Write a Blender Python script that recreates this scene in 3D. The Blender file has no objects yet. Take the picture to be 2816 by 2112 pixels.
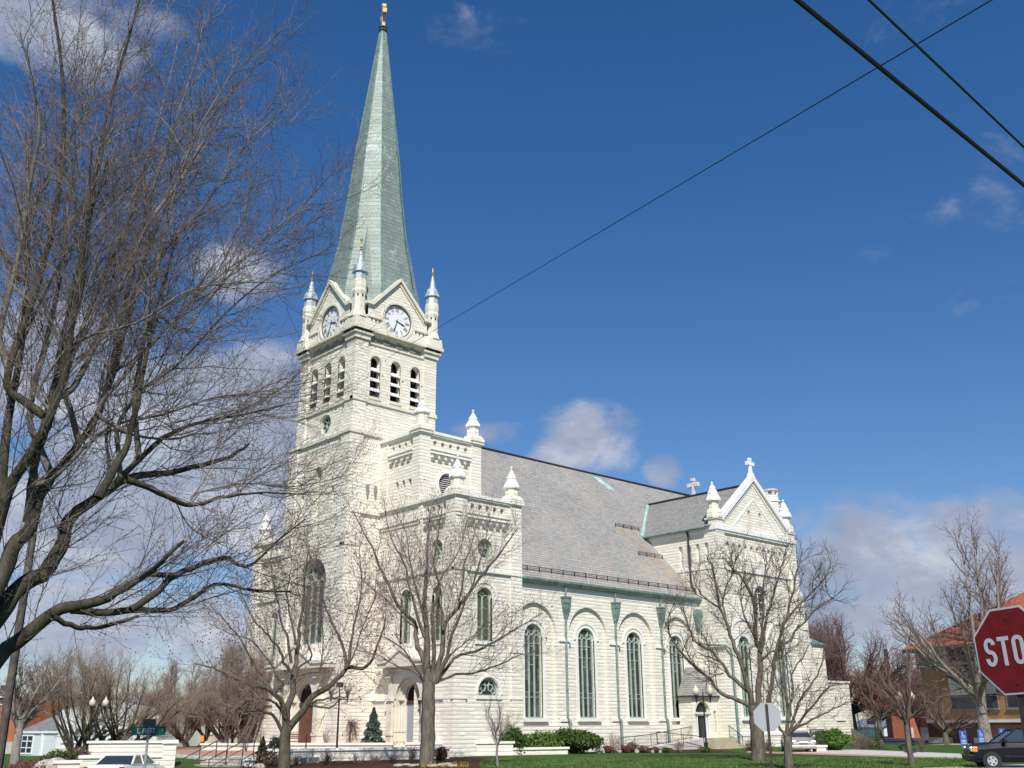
import bpy, math, random
import numpy as np
from mathutils import Vector, Matrix
from mathutils.geometry import tessellate_polygon

# ------------------------------------------------------------------ camera, sky, sun
sc = bpy.context.scene
COL = sc.collection
EYE = 2.0
FPX, CX, CY = 2728.39, 1408.0, 1056.0          # focal length in photo pixels, principal point
HEAD, PITCH, ROLL = math.radians(47.106), math.radians(18.941), math.radians(-0.385)
fwd = np.array([math.cos(HEAD)*math.cos(PITCH), math.sin(HEAD)*math.cos(PITCH), math.sin(PITCH)])
rt0 = np.array([math.sin(HEAD), -math.cos(HEAD), 0.0]); up0 = np.cross(rt0, fwd)
rgt = rt0*math.cos(ROLL)+up0*math.sin(ROLL); upv = up0*math.cos(ROLL)-rt0*math.sin(ROLL)
CAM = np.array([0.0, 0.0, EYE])
cam_d = bpy.data.cameras.new('camera'); cam = bpy.data.objects.new('camera', cam_d); COL.objects.link(cam)
cam.matrix_world = Matrix(((rgt[0], upv[0], -fwd[0], 0), (rgt[1], upv[1], -fwd[1], 0), (rgt[2], upv[2], -fwd[2], EYE), (0, 0, 0, 1)))
cam_d.sensor_width = 36.0; cam_d.lens = FPX/2816*36.0
cam_d.clip_start = 0.1; cam_d.clip_end = 6000
sc.camera = cam

SUN_AZ = math.radians(52+180)                   # direction towards the sun, from +X counter-clockwise
SUN_EL = math.radians(44)
sun_d = bpy.data.lights.new('sun', 'SUN'); sun_d.energy = 5.0; sun_d.angle = math.radians(0.5); sun_d.color = (1.0, 0.945, 0.85)
sun = bpy.data.objects.new('sun', sun_d); COL.objects.link(sun)
sdir = Vector((math.cos(SUN_AZ)*math.cos(SUN_EL), math.sin(SUN_AZ)*math.cos(SUN_EL), math.sin(SUN_EL)))
sun.rotation_euler = sdir.to_track_quat('Z', 'Y').to_euler()

sc.view_settings.view_transform = 'Standard'; sc.view_settings.look = 'None'
sc.view_settings.exposure = 0.0; sc.view_settings.gamma = 1.0

def ray(px, py):
    return rgt*((px-CX)/FPX) - upv*((py-CY)/FPX) + fwd
def onX(p, x): d = ray(*p); return CAM+d*(x/d[0])
def onY(p, y): d = ray(*p); return CAM+d*(y/d[1])
def onZ(p, z=0.0): d = ray(*p); return CAM+d*((z-EYE)/d[2])
def atR(p, r): d = ray(*p); return CAM+d*(r/math.hypot(d[0], d[1]))

world = bpy.data.worlds.new('World'); sc.world = world; world.use_nodes = True
wn = world.node_tree.nodes; wl = world.node_tree.links; wn.clear()
class NT:
    def __init__(s, tree): s.t = tree; s.n = tree.nodes; s.l = tree.links
    def node(s, typ, **kw):
        n = s.n.new(typ)
        for k, v in kw.items(): setattr(n, k, v)
        return n
    def put(s, sock, v):
        if isinstance(v, bpy.types.NodeSocket): s.l.new(v, sock)
        elif v is not None: sock.default_value = v
    def math(s, op, a, b=None, c=None, clamp=False):
        n = s.node('ShaderNodeMath', operation=op, use_clamp=clamp); s.put(n.inputs[0], a)
        if b is not None: s.put(n.inputs[1], b)
        if c is not None: s.put(n.inputs[2], c)
        return n.outputs[0]
    def dot(s, a, v):
        n = s.node('ShaderNodeVectorMath', operation='DOT_PRODUCT'); s.put(n.inputs[0], a); s.put(n.inputs[1], v); return n.outputs['Value']
    def noise(s, vec, scale, detail=4, rough=.55, dist=0.0):
        n = s.node('ShaderNodeTexNoise'); s.put(n.inputs['Vector'], vec); s.put(n.inputs['Scale'], scale)
        n.inputs['Detail'].default_value = detail; n.inputs['Roughness'].default_value = rough; n.inputs['Distortion'].default_value = dist
        return n.outputs['Fac']
    def ramp(s, fac, stops, interp='LINEAR'):
        n = s.node('ShaderNodeValToRGB'); n.color_ramp.interpolation = interp; s.put(n.inputs[0], fac)
        el = n.color_ramp.elements
        while len(el) < len(stops): el.new(.5)
        for e, (p, c) in zip(el, stops):
            e.position = p; e.color = (c[0], c[1], c[2], 1) if not isinstance(c, (int, float)) else (c, c, c, 1)
        return n.outputs[0]
    def mix(s, fac, a, b, mode='MIX'):
        n = s.node('ShaderNodeMix', data_type='RGBA', blend_type=mode); s.put(n.inputs[0], fac)
        for sock, v in ((n.inputs[6], a), (n.inputs[7], b)):
            if isinstance(v, tuple) and len(v) == 3: v = (*v, 1)
            s.put(sock, v)
        return n.outputs[2]
    def vmul(s, vec, v):
        n = s.node('ShaderNodeVectorMath', operation='MULTIPLY'); s.put(n.inputs[0], vec); s.put(n.inputs[1], v); return n.outputs[0]
    def sep(s, vec): n = s.node('ShaderNodeSeparateXYZ'); s.put(n.inputs[0], vec); return n.outputs
    def comb(s, x, y, z):
        n = s.node('ShaderNodeCombineXYZ')
        for i, v in enumerate((x, y, z)): s.put(n.inputs[i], v)
        return n.outputs[0]

W = NT(world.node_tree)
sky = W.node('ShaderNodeTexSky', sky_type='NISHITA'); sky.sun_disc = False
sky.sun_elevation = SUN_EL; sky.sun_rotation = math.atan2(sdir.x, sdir.y)
sky.air_density = 1.0; sky.dust_density = 0.35; sky.ozone_density = 2.5; sky.altitude = 200
tc = W.node('ShaderNodeTexCoord'); D3 = tc.outputs['Generated']
# clouds: soft patches around fixed compass directions of the real sky, broken up by noise
def cdir(px, py):
    v = ray(px*1.2731, py*1.2731); return v/np.linalg.norm(v)
def blob(px, py, a, b, amp=1.0):
    c = cdir(px, py); e1 = np.cross(c, (0, 0, 1)); e1 /= np.linalg.norm(e1); e2 = np.cross(e1, c)
    A = W.math('MULTIPLY', W.math('SUBTRACT', W.dot(D3, tuple(e1)), float(np.dot(e1, c))), 1/a)
    B = W.math('MULTIPLY', W.math('SUBTRACT', W.dot(D3, tuple(e2)), float(np.dot(e2, c))), 1/b)
    r2 = W.math('ADD', W.math('POWER', A, 2), W.math('POWER', B, 2))
    g = W.math('MULTIPLY', W.math('SUBTRACT', 1.0, r2, clamp=True), amp)
    front = W.math('GREATER_THAN', W.dot(D3, tuple(c)), 0.2)
    return W.math('MULTIPLY', g, front)
blobs = [(1255, 950, .070, .050, .86), (1060, 930, .050, .024, .75), (1210, 990, .05, .02, .9), (300, 900, .16, .07, 1.1), (150, 1120, .16, .08, 1.2), (560, 1080, .10, .08, 1.2), (1900, 1260, .2, .07, .85), (1440, 1020, .03, .022, .42),
 (560, 880, .12, .085, 1.1), (390, 1030, .20, .10, 1.25), (120, 820, .12, .10, .9), (500, 590, .07, .04, .8), (60, 60, .13, .06, .85), (230, 20, .1, .035, .6),
 (700, 1000, .10, .05, .8), (100, 1330, .16, .06, 1.0), (430, 1350, .15, .05, .8),
 (1860, 1180, .12, .075, .85), (2080, 1150, .13, .055, .80), (1960, 1290, .17, .06, .95), (1800, 1330, .10, .04, .9), (2200, 1280, .10, .08, .9),
 (1940, 25, .075, .04, .40), (2030, 440, .05, .03, .24), (2210, 400, .07, .08, .33), (2110, 610, .05, .05, .27), (1830, 580, .05, .03, .22), (1100, 50, .09, .035, .34), (1340, 400, .03, .02, .25)]
acc = None
for bdef in blobs:
    v = blob(*bdef); acc = v if acc is None else W.math('MAXIMUM', acc, v)
n1 = W.noise(W.vmul(D3, (1, 1, 1.5)), 9.0, 8, .60, .25)
n2 = W.noise(W.vmul(D3, (1, 1, 1.7)), 3.6, 3, .5, .1)
dens = W.math('ADD', acc, W.math('ADD', W.math('MULTIPLY', W.math('SUBTRACT', n1, .5), 1.95), W.math('MULTIPLY', W.math('SUBTRACT', n2, .5), .6)))
mask = W.node('ShaderNodeMapRange', interpolation_type='SMOOTHSTEP'); W.put(mask.inputs[0], dens); mask.inputs[1].default_value = .25; mask.inputs[2].default_value = .85
gate = W.math('MULTIPLY', mask.outputs[0], W.math('MULTIPLY', acc, 5.0, clamp=True))
gate = W.math('MULTIPLY', gate, .93)
n3 = W.noise(W.vmul(D3, (1, 1, 2.2)), 7.0, 6, .6, .4)
ccol = W.ramp(n3, [(.30, (3.1, 3.6, 4.9)), (.50, (4.5, 5.0, 6.3)), (.68, (7.4, 7.7, 8.6))])
elv = W.sep(D3)[2]
tint = W.ramp(elv, [(.0, (.95, .93, 1.02)), (.22, (.66, .90, 1.16)), (.55, (.40, .86, 1.30))])
skyt = W.mix(1.0, sky.outputs[0], tint, 'MULTIPLY')
final = W.mix(gate, skyt, ccol)
bg = W.node('ShaderNodeBackground'); W.put(bg.inputs[0], final); bg.inputs[1].default_value = 0.09
wo = W.node('ShaderNodeOutputWorld'); wl.new(bg.outputs[0], wo.inputs[0])

# ------------------------------------------------------------------ materials
MATS = {}
def mat(name, color=(.5, .5, .5), rough=.8, metal=0.0, spec=.5, build=None):
    if name in MATS: return MATS[name]
    m = bpy.data.materials.new(name); m.use_nodes = True
    T = NT(m.node_tree); b = m.node_tree.nodes['Principled BSDF']
    b.inputs['Base Color'].default_value = (*color, 1); b.inputs['Roughness'].default_value = rough
    b.inputs['Metallic'].default_value = metal; b.inputs['Specular IOR Level'].default_value = spec
    if build: build(T, b)
    MATS[name] = m; return m
def bump(T, b, h, dist, strength=1.0):
    n = T.node('ShaderNodeBump'); T.put(n.inputs['Height'], h); n.inputs['Distance'].default_value = dist; n.inputs['Strength'].default_value = strength
    T.l.new(n.outputs[0], b.inputs['Normal'])
def objc(T): return T.node('ShaderNodeTexCoord').outputs['Object']
def wall_uv(T):
    x, y, z = T.sep(objc(T)); return T.comb(T.math('ADD', x, y), z, 0.0)
def brick(T, vec, w, h, mortar, smooth=.1, c1=(1, 1, 1), c2=(0, 0, 0), cm=(0, 0, 0), bias=0.0):
    n = T.node('ShaderNodeTexBrick'); T.put(n.inputs['Vector'], vec); n.inputs['Scale'].default_value = 1
    n.inputs['Brick Width'].default_value = w; n.inputs['Row Height'].default_value = h; n.inputs['Mortar Size'].default_value = mortar
    n.inputs['Mortar Smooth'].default_value = smooth; n.inputs['Bias'].default_value = bias
    n.inputs['Color1'].default_value = (*c1, 1); n.inputs['Color2'].default_value = (*c2, 1); n.inputs['Mortar'].default_value = (*cm, 1)
    return n
def vary(name, c0, c1, scale=3.0, rough=.85, metal=0.0, bdist=0.0, bscale=20, detail=5, spec=.4, lo=.35, hi=.65):
    def f(T, b):
        o = objc(T); T.put(b.inputs['Base Color'], T.ramp(T.noise(o, scale, detail), [(lo, c0), (hi, c1)]))
        if bdist: bump(T, b, T.noise(o, bscale, 5), bdist)
    return mat(name, c0, rough, metal, spec, f)

def m_rock(T, b):
    uv = wall_uv(T); o = objc(T)
    wob = T.node('ShaderNodeVectorMath', operation='ADD'); nn = T.node('ShaderNodeTexNoise'); T.put(nn.inputs['Vector'], o); nn.inputs['Scale'].default_value = 2.2
    T.put(wob.inputs[0], uv); T.put(wob.inputs[1], T.vmul(nn.outputs['Color'], (.05, .03, 0)))
    br = brick(T, wob.outputs[0], .74, .262, .012, .5, (0, 0, 0), (1, 1, 1), (.5, .5, .5))
    rnd = T.sep(br.outputs['Color'])[0]
    n = T.noise(T.vmul(o, (1, 1, 2.2)), 2.6, 8, .70, .4)
    z = T.sep(wob.outputs[0])[1]
    fr = T.math('FRACT', T.math('DIVIDE', z, .262))
    face = T.math('SUBTRACT', 1.0, T.math('POWER', T.math('ABSOLUTE', T.math('SUBTRACT', T.math('MULTIPLY', fr, 2), .72)), 2.6), clamp=True)   # rock face: each course bellies out low down
    h = T.math('ADD', T.math('MULTIPLY', face, T.math('ADD', T.math('MULTIPLY', rnd, .75), .18)), T.math('ADD', T.math('MULTIPLY', n, 1.3), T.math('MULTIPLY', T.math('SUBTRACT', 1.0, br.outputs['Fac']), .12)))
    bump(T, b, h, .036)
    tint = T.ramp(br.outputs['Color'], [(0, (.76, .715, .61)), (.5, (.825, .78, .675)), (1, (.87, .83, .735))])
    st = T.ramp(T.noise(T.vmul(o, (1, 1, .35)), .55, 6, .6), [(.36, (.93, .925, .905)), (.60, (1, 1, 1))])
    col = T.mix(1.0, tint, st, 'MULTIPLY')
    T.put(b.inputs['Base Color'], col)
rock = mat('painted_rock_faced_limestone', rough=.78, spec=.25, build=m_rock)
trim = vary('smooth_limestone_trim', (.80, .77, .69), (.87, .85, .785), 1.2, .7, bdist=.004, bscale=12, spec=.3)
tanst = vary('tan_dressed_stone', (.68, .64, .53), (.76, .72, .61), 1.5, .75, bdist=.004, bscale=12, spec=.3)
greyst = vary('grey_stone_and_slot_shade', (.20, .195, .175), (.29, .28, .25), 2.5, .85, bdist=.01)  # one dark grey for frieze blocks, corbel steps and the painted slot shade
whitest = vary('white_painted_stone', (.80, .79, .77), (.88, .875, .86), 1.5, .6, bdist=.003, spec=.35)
def slate_mat(name, ramp_stops, uvf, stain=False):
    def f(T, b):
        o = objc(T); x, y, z = T.sep(o)
        v = uvf(T, x, y, z)
        br = brick(T, v, .42, .30, .022, .3, (.0, .0, .0), (1, 1, 1), (.4, .4, .4))
        big = T.noise(o, .22, 4, .6); sm = T.noise(T.vmul(v, (1.9, 2.6, 1)), 1.1, 3)
        k = T.math('ADD', T.math('MULTIPLY', T.sep(br.outputs['Color'])[0], .30), T.math('ADD', T.math('MULTIPLY', big, .45), T.math('MULTIPLY', sm, .38)))
        col = T.ramp(k, ramp_stops)
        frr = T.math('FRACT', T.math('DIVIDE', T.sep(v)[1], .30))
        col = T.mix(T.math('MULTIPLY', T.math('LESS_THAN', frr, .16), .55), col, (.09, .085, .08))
        col = T.mix(T.math('MULTIPLY', br.outputs['Fac'], .25), col, (.09, .085, .08))
        if stain:
            u = T.math('SUBTRACT', x, T.math('SUBTRACT', 27.9, T.math('MULTIPLY', T.math('SUBTRACT', z, 12.4), .36)))
            g = T.math('SUBTRACT', 1.0, T.math('ABSOLUTE', T.math('DIVIDE', u, 1.3)), clamp=True)
            g = T.math('MULTIPLY', g, T.math('MULTIPLY', T.math('LESS_THAN', z, 19.3), T.ramp(T.noise(T.vmul(o, (2.2, .5, .5)), 1.6, 5, .7), [(.38, 0.0), (.62, 1.0)])))
            col = T.mix(T.math('MULTIPLY', g, .75), col, (.34, .245, .13))
        T.put(b.inputs['Base Color'], col)
        fr = T.math('FRACT', T.math('DIVIDE', T.sep(v)[1], .30))
        h = T.math('ADD', T.math('SUBTRACT', 1.0, fr), T.math('MULTIPLY', T.sep(br.outputs['Color'])[0], .5))
        bump(T, b, h, .06)
    return mat(name, rough=.62, spec=.4, build=f)
uv_nave = lambda T, x, y, z: T.comb(x, T.math('MULTIPLY', z, 1.392), 0.0)
uv_tr = lambda T, x, y, z: T.comb(y, T.math('MULTIPLY', z, 1.74), 0.0)
slate = slate_mat('grey_and_rose_slate', [(.34, (.275, .275, .26)), (.50, (.335, .335, .31)), (.60, (.38, .375, .345)), (.645, (.45, .35, .295)), (.74, (.44, .43, .385))], uv_nave, True)
slate2 = slate_mat('grey_slate', [(.40, (.25, .245, .23)), (.60, (.32, .31, .285)), (.72, (.37, .355, .32))], uv_tr)
def m_copper_shingle(T, b):
    o = objc(T); x, y, z = T.sep(o)
    br = brick(T, T.comb(T.math('ADD', x, T.math('MULTIPLY', y, .83)), z, 0.0), .38, .40, .018, .2, (0, 0, 0), (1, 1, 1), (.4, .4, .4))
    n = T.noise(o, .8, 5); r = T.sep(br.outputs['Color'])[0]
    col = T.ramp(T.math('ADD', T.math('MULTIPLY', n, .7), T.math('MULTIPLY', r, .3)), [(.25, (.20, .255, .225)), (.5, (.235, .29, .26)), (.75, (.285, .34, .31))])
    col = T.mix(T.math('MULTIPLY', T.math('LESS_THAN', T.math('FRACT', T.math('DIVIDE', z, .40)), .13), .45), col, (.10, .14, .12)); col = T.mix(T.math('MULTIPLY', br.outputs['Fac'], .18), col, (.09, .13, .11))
    glint = T.math('MULTIPLY', T.math('GREATER_THAN', T.math('ADD', T.noise(o, 5.5, 6, .75), T.math('MULTIPLY', T.noise(o, .30, 2), .60)), .93), T.math('GREATER_THAN', r, .35))
    col = T.mix(T.math('MULTIPLY', glint, .6), col, (.58, .66, .66))
    T.put(b.inputs['Base Color'], col)
    bump(T, b, T.math('ADD', T.math('FRACT', T.math('DIVIDE', T.math('MULTIPLY', z, -1), .40)), T.noise(o, 8, 3)), .018)
shingle = mat('green_patina_shingles', rough=.5, metal=.15, spec=.5, build=m_copper_shingle)
patina = vary('green_copper_patina', (.12, .195, .175), (.25, .345, .32), 2.5, .65, .1, bdist=.01)
ppale = vary('pale_copper_patina', (.30, .47, .45), (.52, .66, .66), 2.0, .7)
lead = vary('lead_sheet', (.36, .42, .47), (.55, .61, .66), 3.0, .5, .2)
darkmetal = mat('dark_ridge_metal', (.035, .035, .038), .5, .3)
snowm = mat('brown_iron', (.05, .042, .036), .6, .4)
gold = mat('gilded_metal', (.80, .52, .14), .35, .85)
goldp = vary('aged_gold_paint', (.62, .42, .20), (.75, .53, .27), 4, .6)
mint = vary('mint_green_painted_wood', (.38, .47, .385), (.45, .545, .455), 2.0, .55, spec=.4)
def m_glass(T, b):
    o = objc(T)
    pb = brick(T, wall_uv(T), .31, .85, .006, .1, (0, 0, 0), (1, 1, 1), (0, 0, 0)); r = T.sep(pb.outputs['Color'])[0]
    k = T.math('ADD', T.math('MULTIPLY', r, .45), T.math('MULTIPLY', T.noise(o, 7, 5, .7), .75))
    T.put(b.inputs['Base Color'], T.ramp(k, [(.30, (.020, .022, .025)), (.60, (.055, .058, .06)), (.85, (.14, .145, .15))]))  # brightness differs per pane to imitate reflections in the glass colour
    bump(T, b, T.math('ADD', T.noise(o, 3, 2), T.math('MULTIPLY', r, .6)), .03)
glass = mat('dark_stained_glass', rough=.28, spec=.45, build=m_glass)
glass2 = vary('olive_stained_glass', (.05, .055, .035), (.12, .125, .07), 4, .3, spec=.4)
black = mat('black_paint', (.012, .012, .013), .5)
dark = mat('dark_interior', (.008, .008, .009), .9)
white = mat('white_enamel', (.82, .83, .85), .4)
wood = vary('reddish_brown_door_wood', (.11, .045, .025), (.17, .07, .04), 6, .6)
greydoor = mat('pale_grey_glass_door', (.33, .37, .42), .35)

# ------------------------------------------------------------------ mesh helpers
def wloc(o):
    v = Vector((0, 0, 0))
    while o is not None: v = v+o.location; o = o.parent
    return v
class MB:
    def __init__(s): s.v = []; s.f = []; s.g = []
    def add(s, vs, fs):
        k = len(s.v); s.g.append((k, len(s.f))); s.v.extend([tuple(float(c) for c in v) for v in vs]); s.f.extend([tuple(i+k for i in f) for f in fs]); return s
    def box(s, x0, x1, y0, y1, z0, z1):
        vs = [(x, y, z) for z in (z0, z1) for y in (y0, y1) for x in (x0, x1)]
        return s.add(vs, [(0, 2, 3, 1), (4, 5, 7, 6), (0, 1, 5, 4), (2, 6, 7, 3), (0, 4, 6, 2), (1, 3, 7, 5)])
    def frustum(s, cx, cy, z0, z1, r0, r1, n=8, rot=None, cap=True):
        rot = math.pi/n if rot is None else rot
        a = [rot+2*math.pi*i/n for i in range(n)]
        vs = [(cx+r0*math.cos(t), cy+r0*math.sin(t), z0) for t in a]+[(cx+r1*math.cos(t), cy+r1*math.sin(t), z1) for t in a]
        fs = [(i, (i+1) % n, n+(i+1) % n, n+i) for i in range(n)]
        if cap: fs += [tuple(range(n-1, -1, -1)), tuple(range(n, 2*n))]
        return s.add(vs, fs)
    def lathe(s, cx, cy, prof, n=8, rot=None):
        rot = math.pi/n if rot is None else rot
        vs = []; fs = []
        for r, z in prof: vs += [(cx+r*math.cos(rot+2*math.pi*i/n), cy+r*math.sin(rot+2*math.pi*i/n), z) for i in range(n)]
        for k in range(len(prof)-1):
            for i in range(n): fs.append((k*n+i, k*n+(i+1) % n, (k+1)*n+(i+1) % n, (k+1)*n+i))
        fs += [tuple(range(n-1, -1, -1)), tuple(range((len(prof)-1)*n, len(prof)*n))]
        return s.add(vs, fs)
    def tube(s, pts, rad, n=8):
        rad = rad if hasattr(rad, '__len__') else [rad]*len(pts)
        V, F = tubes_arr([(np.array(pts, float), np.array(rad, float))], n); return s.add(V, F)
    def sphere(s, c, r, n=10, sz=1.0):
        prof = [(max(r*math.sin(math.pi*i/n), .001), c[2]-r*sz*math.cos(math.pi*i/n)) for i in range(n+1)]
        return s.lathe(c[0], c[1], prof, n)
    def prism(s, poly, fn, d0, d1):
        """extrude a 2D polygon (u,v) between depths d0,d1 with fn(u,v,d)->xyz"""
        n = len(poly); vs = [fn(u, v, d0) for u, v in poly]+[fn(u, v, d1) for u, v in poly]
        return s.add(vs, [tuple(range(n)), tuple(range(2*n-1, n-1, -1))]+[(i, n+i, n+(i+1) % n, (i+1) % n) for i in range(n)])
    def band(s, po, pi, fn, d0, d1):
        """a strip between two polygons with equal counts, front at d0, both edges returned to d1"""
        n = len(po); vs = [fn(u, v, d0) for u, v in po]+[fn(u, v, d0) for u, v in pi]+[fn(u, v, d1) for u, v in po]+[fn(u, v, d1) for u, v in pi]
        fs = []
        for i in range(n):
            j = (i+1) % n
            fs += [(i, j, n+j, n+i), (n+i, n+j, 3*n+j, 3*n+i), (i, 2*n+i, 2*n+j, j)]
        return s.add(vs, fs)
    def arc(s, po, pi, fn, d0, d1):
        n = len(po); vs = [fn(u, v, d0) for u, v in po]+[fn(u, v, d0) for u, v in pi]+[fn(u, v, d1) for u, v in po]+[fn(u, v, d1) for u, v in pi]
        fs = []
        for i in range(n-1):
            j = i+1; fs += [(i, j, n+j, n+i), (n+i, n+j, 3*n+j, 3*n+i), (i, 2*n+i, 2*n+j, j)]
        fs += [(0, n, 3*n, 2*n), (n-1, 3*n-1, 4*n-1, 2*n-1)]
        return s.add(vs, fs)
    def wall(s, fn, outer, holes, depth):
        polys = [outer]+holes
        tri = tessellate_polygon([[Vector((u, v, 0)) for u, v in p] for p in polys])
        flat = [q for p in polys for q in p]
        s.add([fn(u, v, 0) for u, v in flat], [tuple(t) for t in tri])
        for h in holes:
            n = len(h); s.add([fn(u, v, 0) for u, v in h]+[fn(u, v, depth) for u, v in h], [(i, (i+1) % n, n+(i+1) % n, n+i) for i in range(n)])
        return s
    def build_split(s, name, m, parent, gap=.30, **kw):
        """one object per cluster of touching pieces"""
        G = s.g+[(len(s.v), len(s.f))]; n = len(s.g); B = []
        for i in range(n):
            a = np.array(s.v[G[i][0]:G[i+1][0]]); B.append((a.min(0), a.max(0)))
        lo = np.array([b[0] for b in B]); hi = np.array([b[1] for b in B]); lab = list(range(n))
        def find(i):
            while lab[i] != i: lab[i] = lab[lab[i]]; i = lab[i]
            return i
        for i in range(n):
            t = np.all((lo[i]-gap <= hi) & (hi[i]+gap >= lo), axis=1)
            for j in np.nonzero(t)[0]:
                a, b = find(i), find(int(j))
                if a != b: lab[max(a, b)] = min(a, b)
        cl = {}
        for i in range(n): cl.setdefault(find(i), []).append(i)
        out = []
        for ids in cl.values():
            q = MB()
            for i in ids:
                v0, v1 = G[i][0], G[i+1][0]; q.add(s.v[v0:v1], [tuple(k-v0 for k in f) for f in s.f[G[i][1]:G[i+1][1]]])
            out.append(q.build(name, m, parent, **kw))
        return out
    def pier(s, fn, u0, u1, z0, z1, ret=.3, near=True):
        """corner pier: front and inner return only on the near corner, a closed prism elsewhere"""
        if not near: return s.prism(rect(u0, u1, z0, z1), fn, 0, ret)
        return s.add([fn(u0, z0, 0), fn(u1, z0, 0), fn(u1, z1, 0), fn(u0, z1, 0), fn(u1, z0, ret), fn(u1, z1, ret), fn(u0+.01, z1, ret)], [(0, 1, 2, 3), (1, 4, 5, 2), (3, 2, 5, 6)])
    def build(s, name, m, parent=None, smooth=False, local=False, label=None, recalc=False):
        me = bpy.data.meshes.new(name); off = Vector((0, 0, 0)) if local else wloc(parent)
        v = s.v if local else [(a-off.x, b-off.y, c-off.z) for a, b, c in s.v]
        me.from_pydata(v, [], s.f)
        if m: me.materials.append(m)
        if smooth: me.polygons.foreach_set('use_smooth', [True]*len(me.polygons))
        me.update()
        o = bpy.data.objects.new(name, me); COL.objects.link(o)
        if parent: o.parent = parent
        if label: o['label'] = label
        return o
def tubes_arr(br, sides):
    """branches [(pts,rad)] -> vertices, faces (python lists via numpy)"""
    groups = {}
    for p, r in br: groups.setdefault(len(p), []).append((p, r))
    VV = []; FF = []; base = 0
    for k, lst in groups.items():
        P = np.array([a for a, _ in lst]); R = np.array([b for _, b in lst]); n = len(lst)
        Tn = np.gradient(P, axis=1); Tn /= (np.linalg.norm(Tn, axis=2, keepdims=True)+1e-9)
        mean = Tn.mean(axis=1, keepdims=True); ref = np.where(np.abs(mean[..., 2:3]) > .8, np.array([1., 0, 0]), np.array([0, 0, 1.]))
        U = np.cross(Tn, np.broadcast_to(ref, Tn.shape)); U /= (np.linalg.norm(U, axis=2, keepdims=True)+1e-9); Vv = np.cross(Tn, U)
        a = np.arange(sides)*2*math.pi/sides
        ring = P[:, :, None, :]+R[:, :, None, None]*(U[:, :, None, :]*np.cos(a)[None, None, :, None]+Vv[:, :, None, :]*np.sin(a)[None, None, :, None])
        VV.append(ring.reshape(-1, 3))
        b0 = (np.arange(n)*k*sides)[:, None, None]; kk = (np.arange(k-1)*sides)[None, :, None]; i = np.arange(sides)[None, None, :]; j = (i+1) % sides
        F = np.stack([b0+kk+i, b0+kk+j, b0+kk+sides+j, b0+kk+sides+i], axis=-1).reshape(-1, 4)+base
        FF.append(F); base += n*k*sides
    return np.concatenate(VV), np.concatenate(FF)
def fast_mesh(name, V, F, m, parent=None, smooth=True):
    off = np.array(wloc(parent)) if parent else np.zeros(3)
    V = (np.asarray(V)-off).astype(np.float32); F = np.asarray(F, dtype=np.int32); k = F.shape[1]
    me = bpy.data.meshes.new(name)
    me.vertices.add(len(V)); me.vertices.foreach_set('co', V.ravel())
    me.loops.add(F.size); me.loops.foreach_set('vertex_index', F.ravel())
    me.polygons.add(len(F)); me.polygons.foreach_set('loop_start', np.arange(0, F.size, k, dtype=np.int32))
    me.polygons.foreach_set('use_smooth', np.full(len(F), smooth)); me.update(calc_edges=True)
    me.materials.append(m); o = bpy.data.objects.new(name, me); COL.objects.link(o)
    if parent: o.parent = parent
    return o
def tag(o, label=None, cat=None, group=None, kind=None):
    for k, v in (('label', label), ('category', cat), ('group', group), ('kind', kind)):
        if v: o[k] = v
    return o
def thing(name, loc, label, cat, group=None, rz=0.0):
    o = bpy.data.objects.new(name, None); COL.objects.link(o); o.location = Vector([float(c) for c in loc]); o.rotation_euler.z = rz
    o.empty_display_size = .3
    return tag(o, label, cat, group)
def copy_thing(o, loc, label, rz=None, scale=None):
    c = o.copy(); COL.objects.link(c); c.location = Vector([float(q) for q in loc]); c['label'] = label
    if rz is not None: c.rotation_euler.z = rz
    if scale: c.scale = (scale,)*3
    for ch in list(o.children):
        d = ch.copy(); COL.objects.link(d); d.parent = c
        for g in list(ch.children):
            e = g.copy(); COL.objects.link(e); e.parent = d
    return c

def fX(x0): return lambda u, v, d: (x0+d, u+.003, v+.004)      # wall facing -X: u = y
def fY(y0): return lambda u, v, d: (u, y0+d, v)      # wall facing -Y: u = x
def rect(u0, u1, v0, v1): return [(u0, v0), (u1, v0), (u1, v1), (u0, v1)]
def arch(c, w, z0, z1, n=14, sy=1.0):
    r = w/2; zs = z1-r*sy
    return [(c-r, z0), (c+r, z0)]+[(c+r*math.cos(math.pi*i/n), zs+r*sy*math.sin(math.pi*i/n)) for i in range(n+1)]
def circ(c, z, r, n=20): return [(c+r*math.cos(2*math.pi*i/n), z+r*math.sin(2*math.pi*i/n)) for i in range(n)]
def archline(c, r, zs, n=18): return [(c+r*math.cos(math.pi*i/n), zs+r*math.sin(math.pi*i/n)) for i in range(n+1)]

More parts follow.
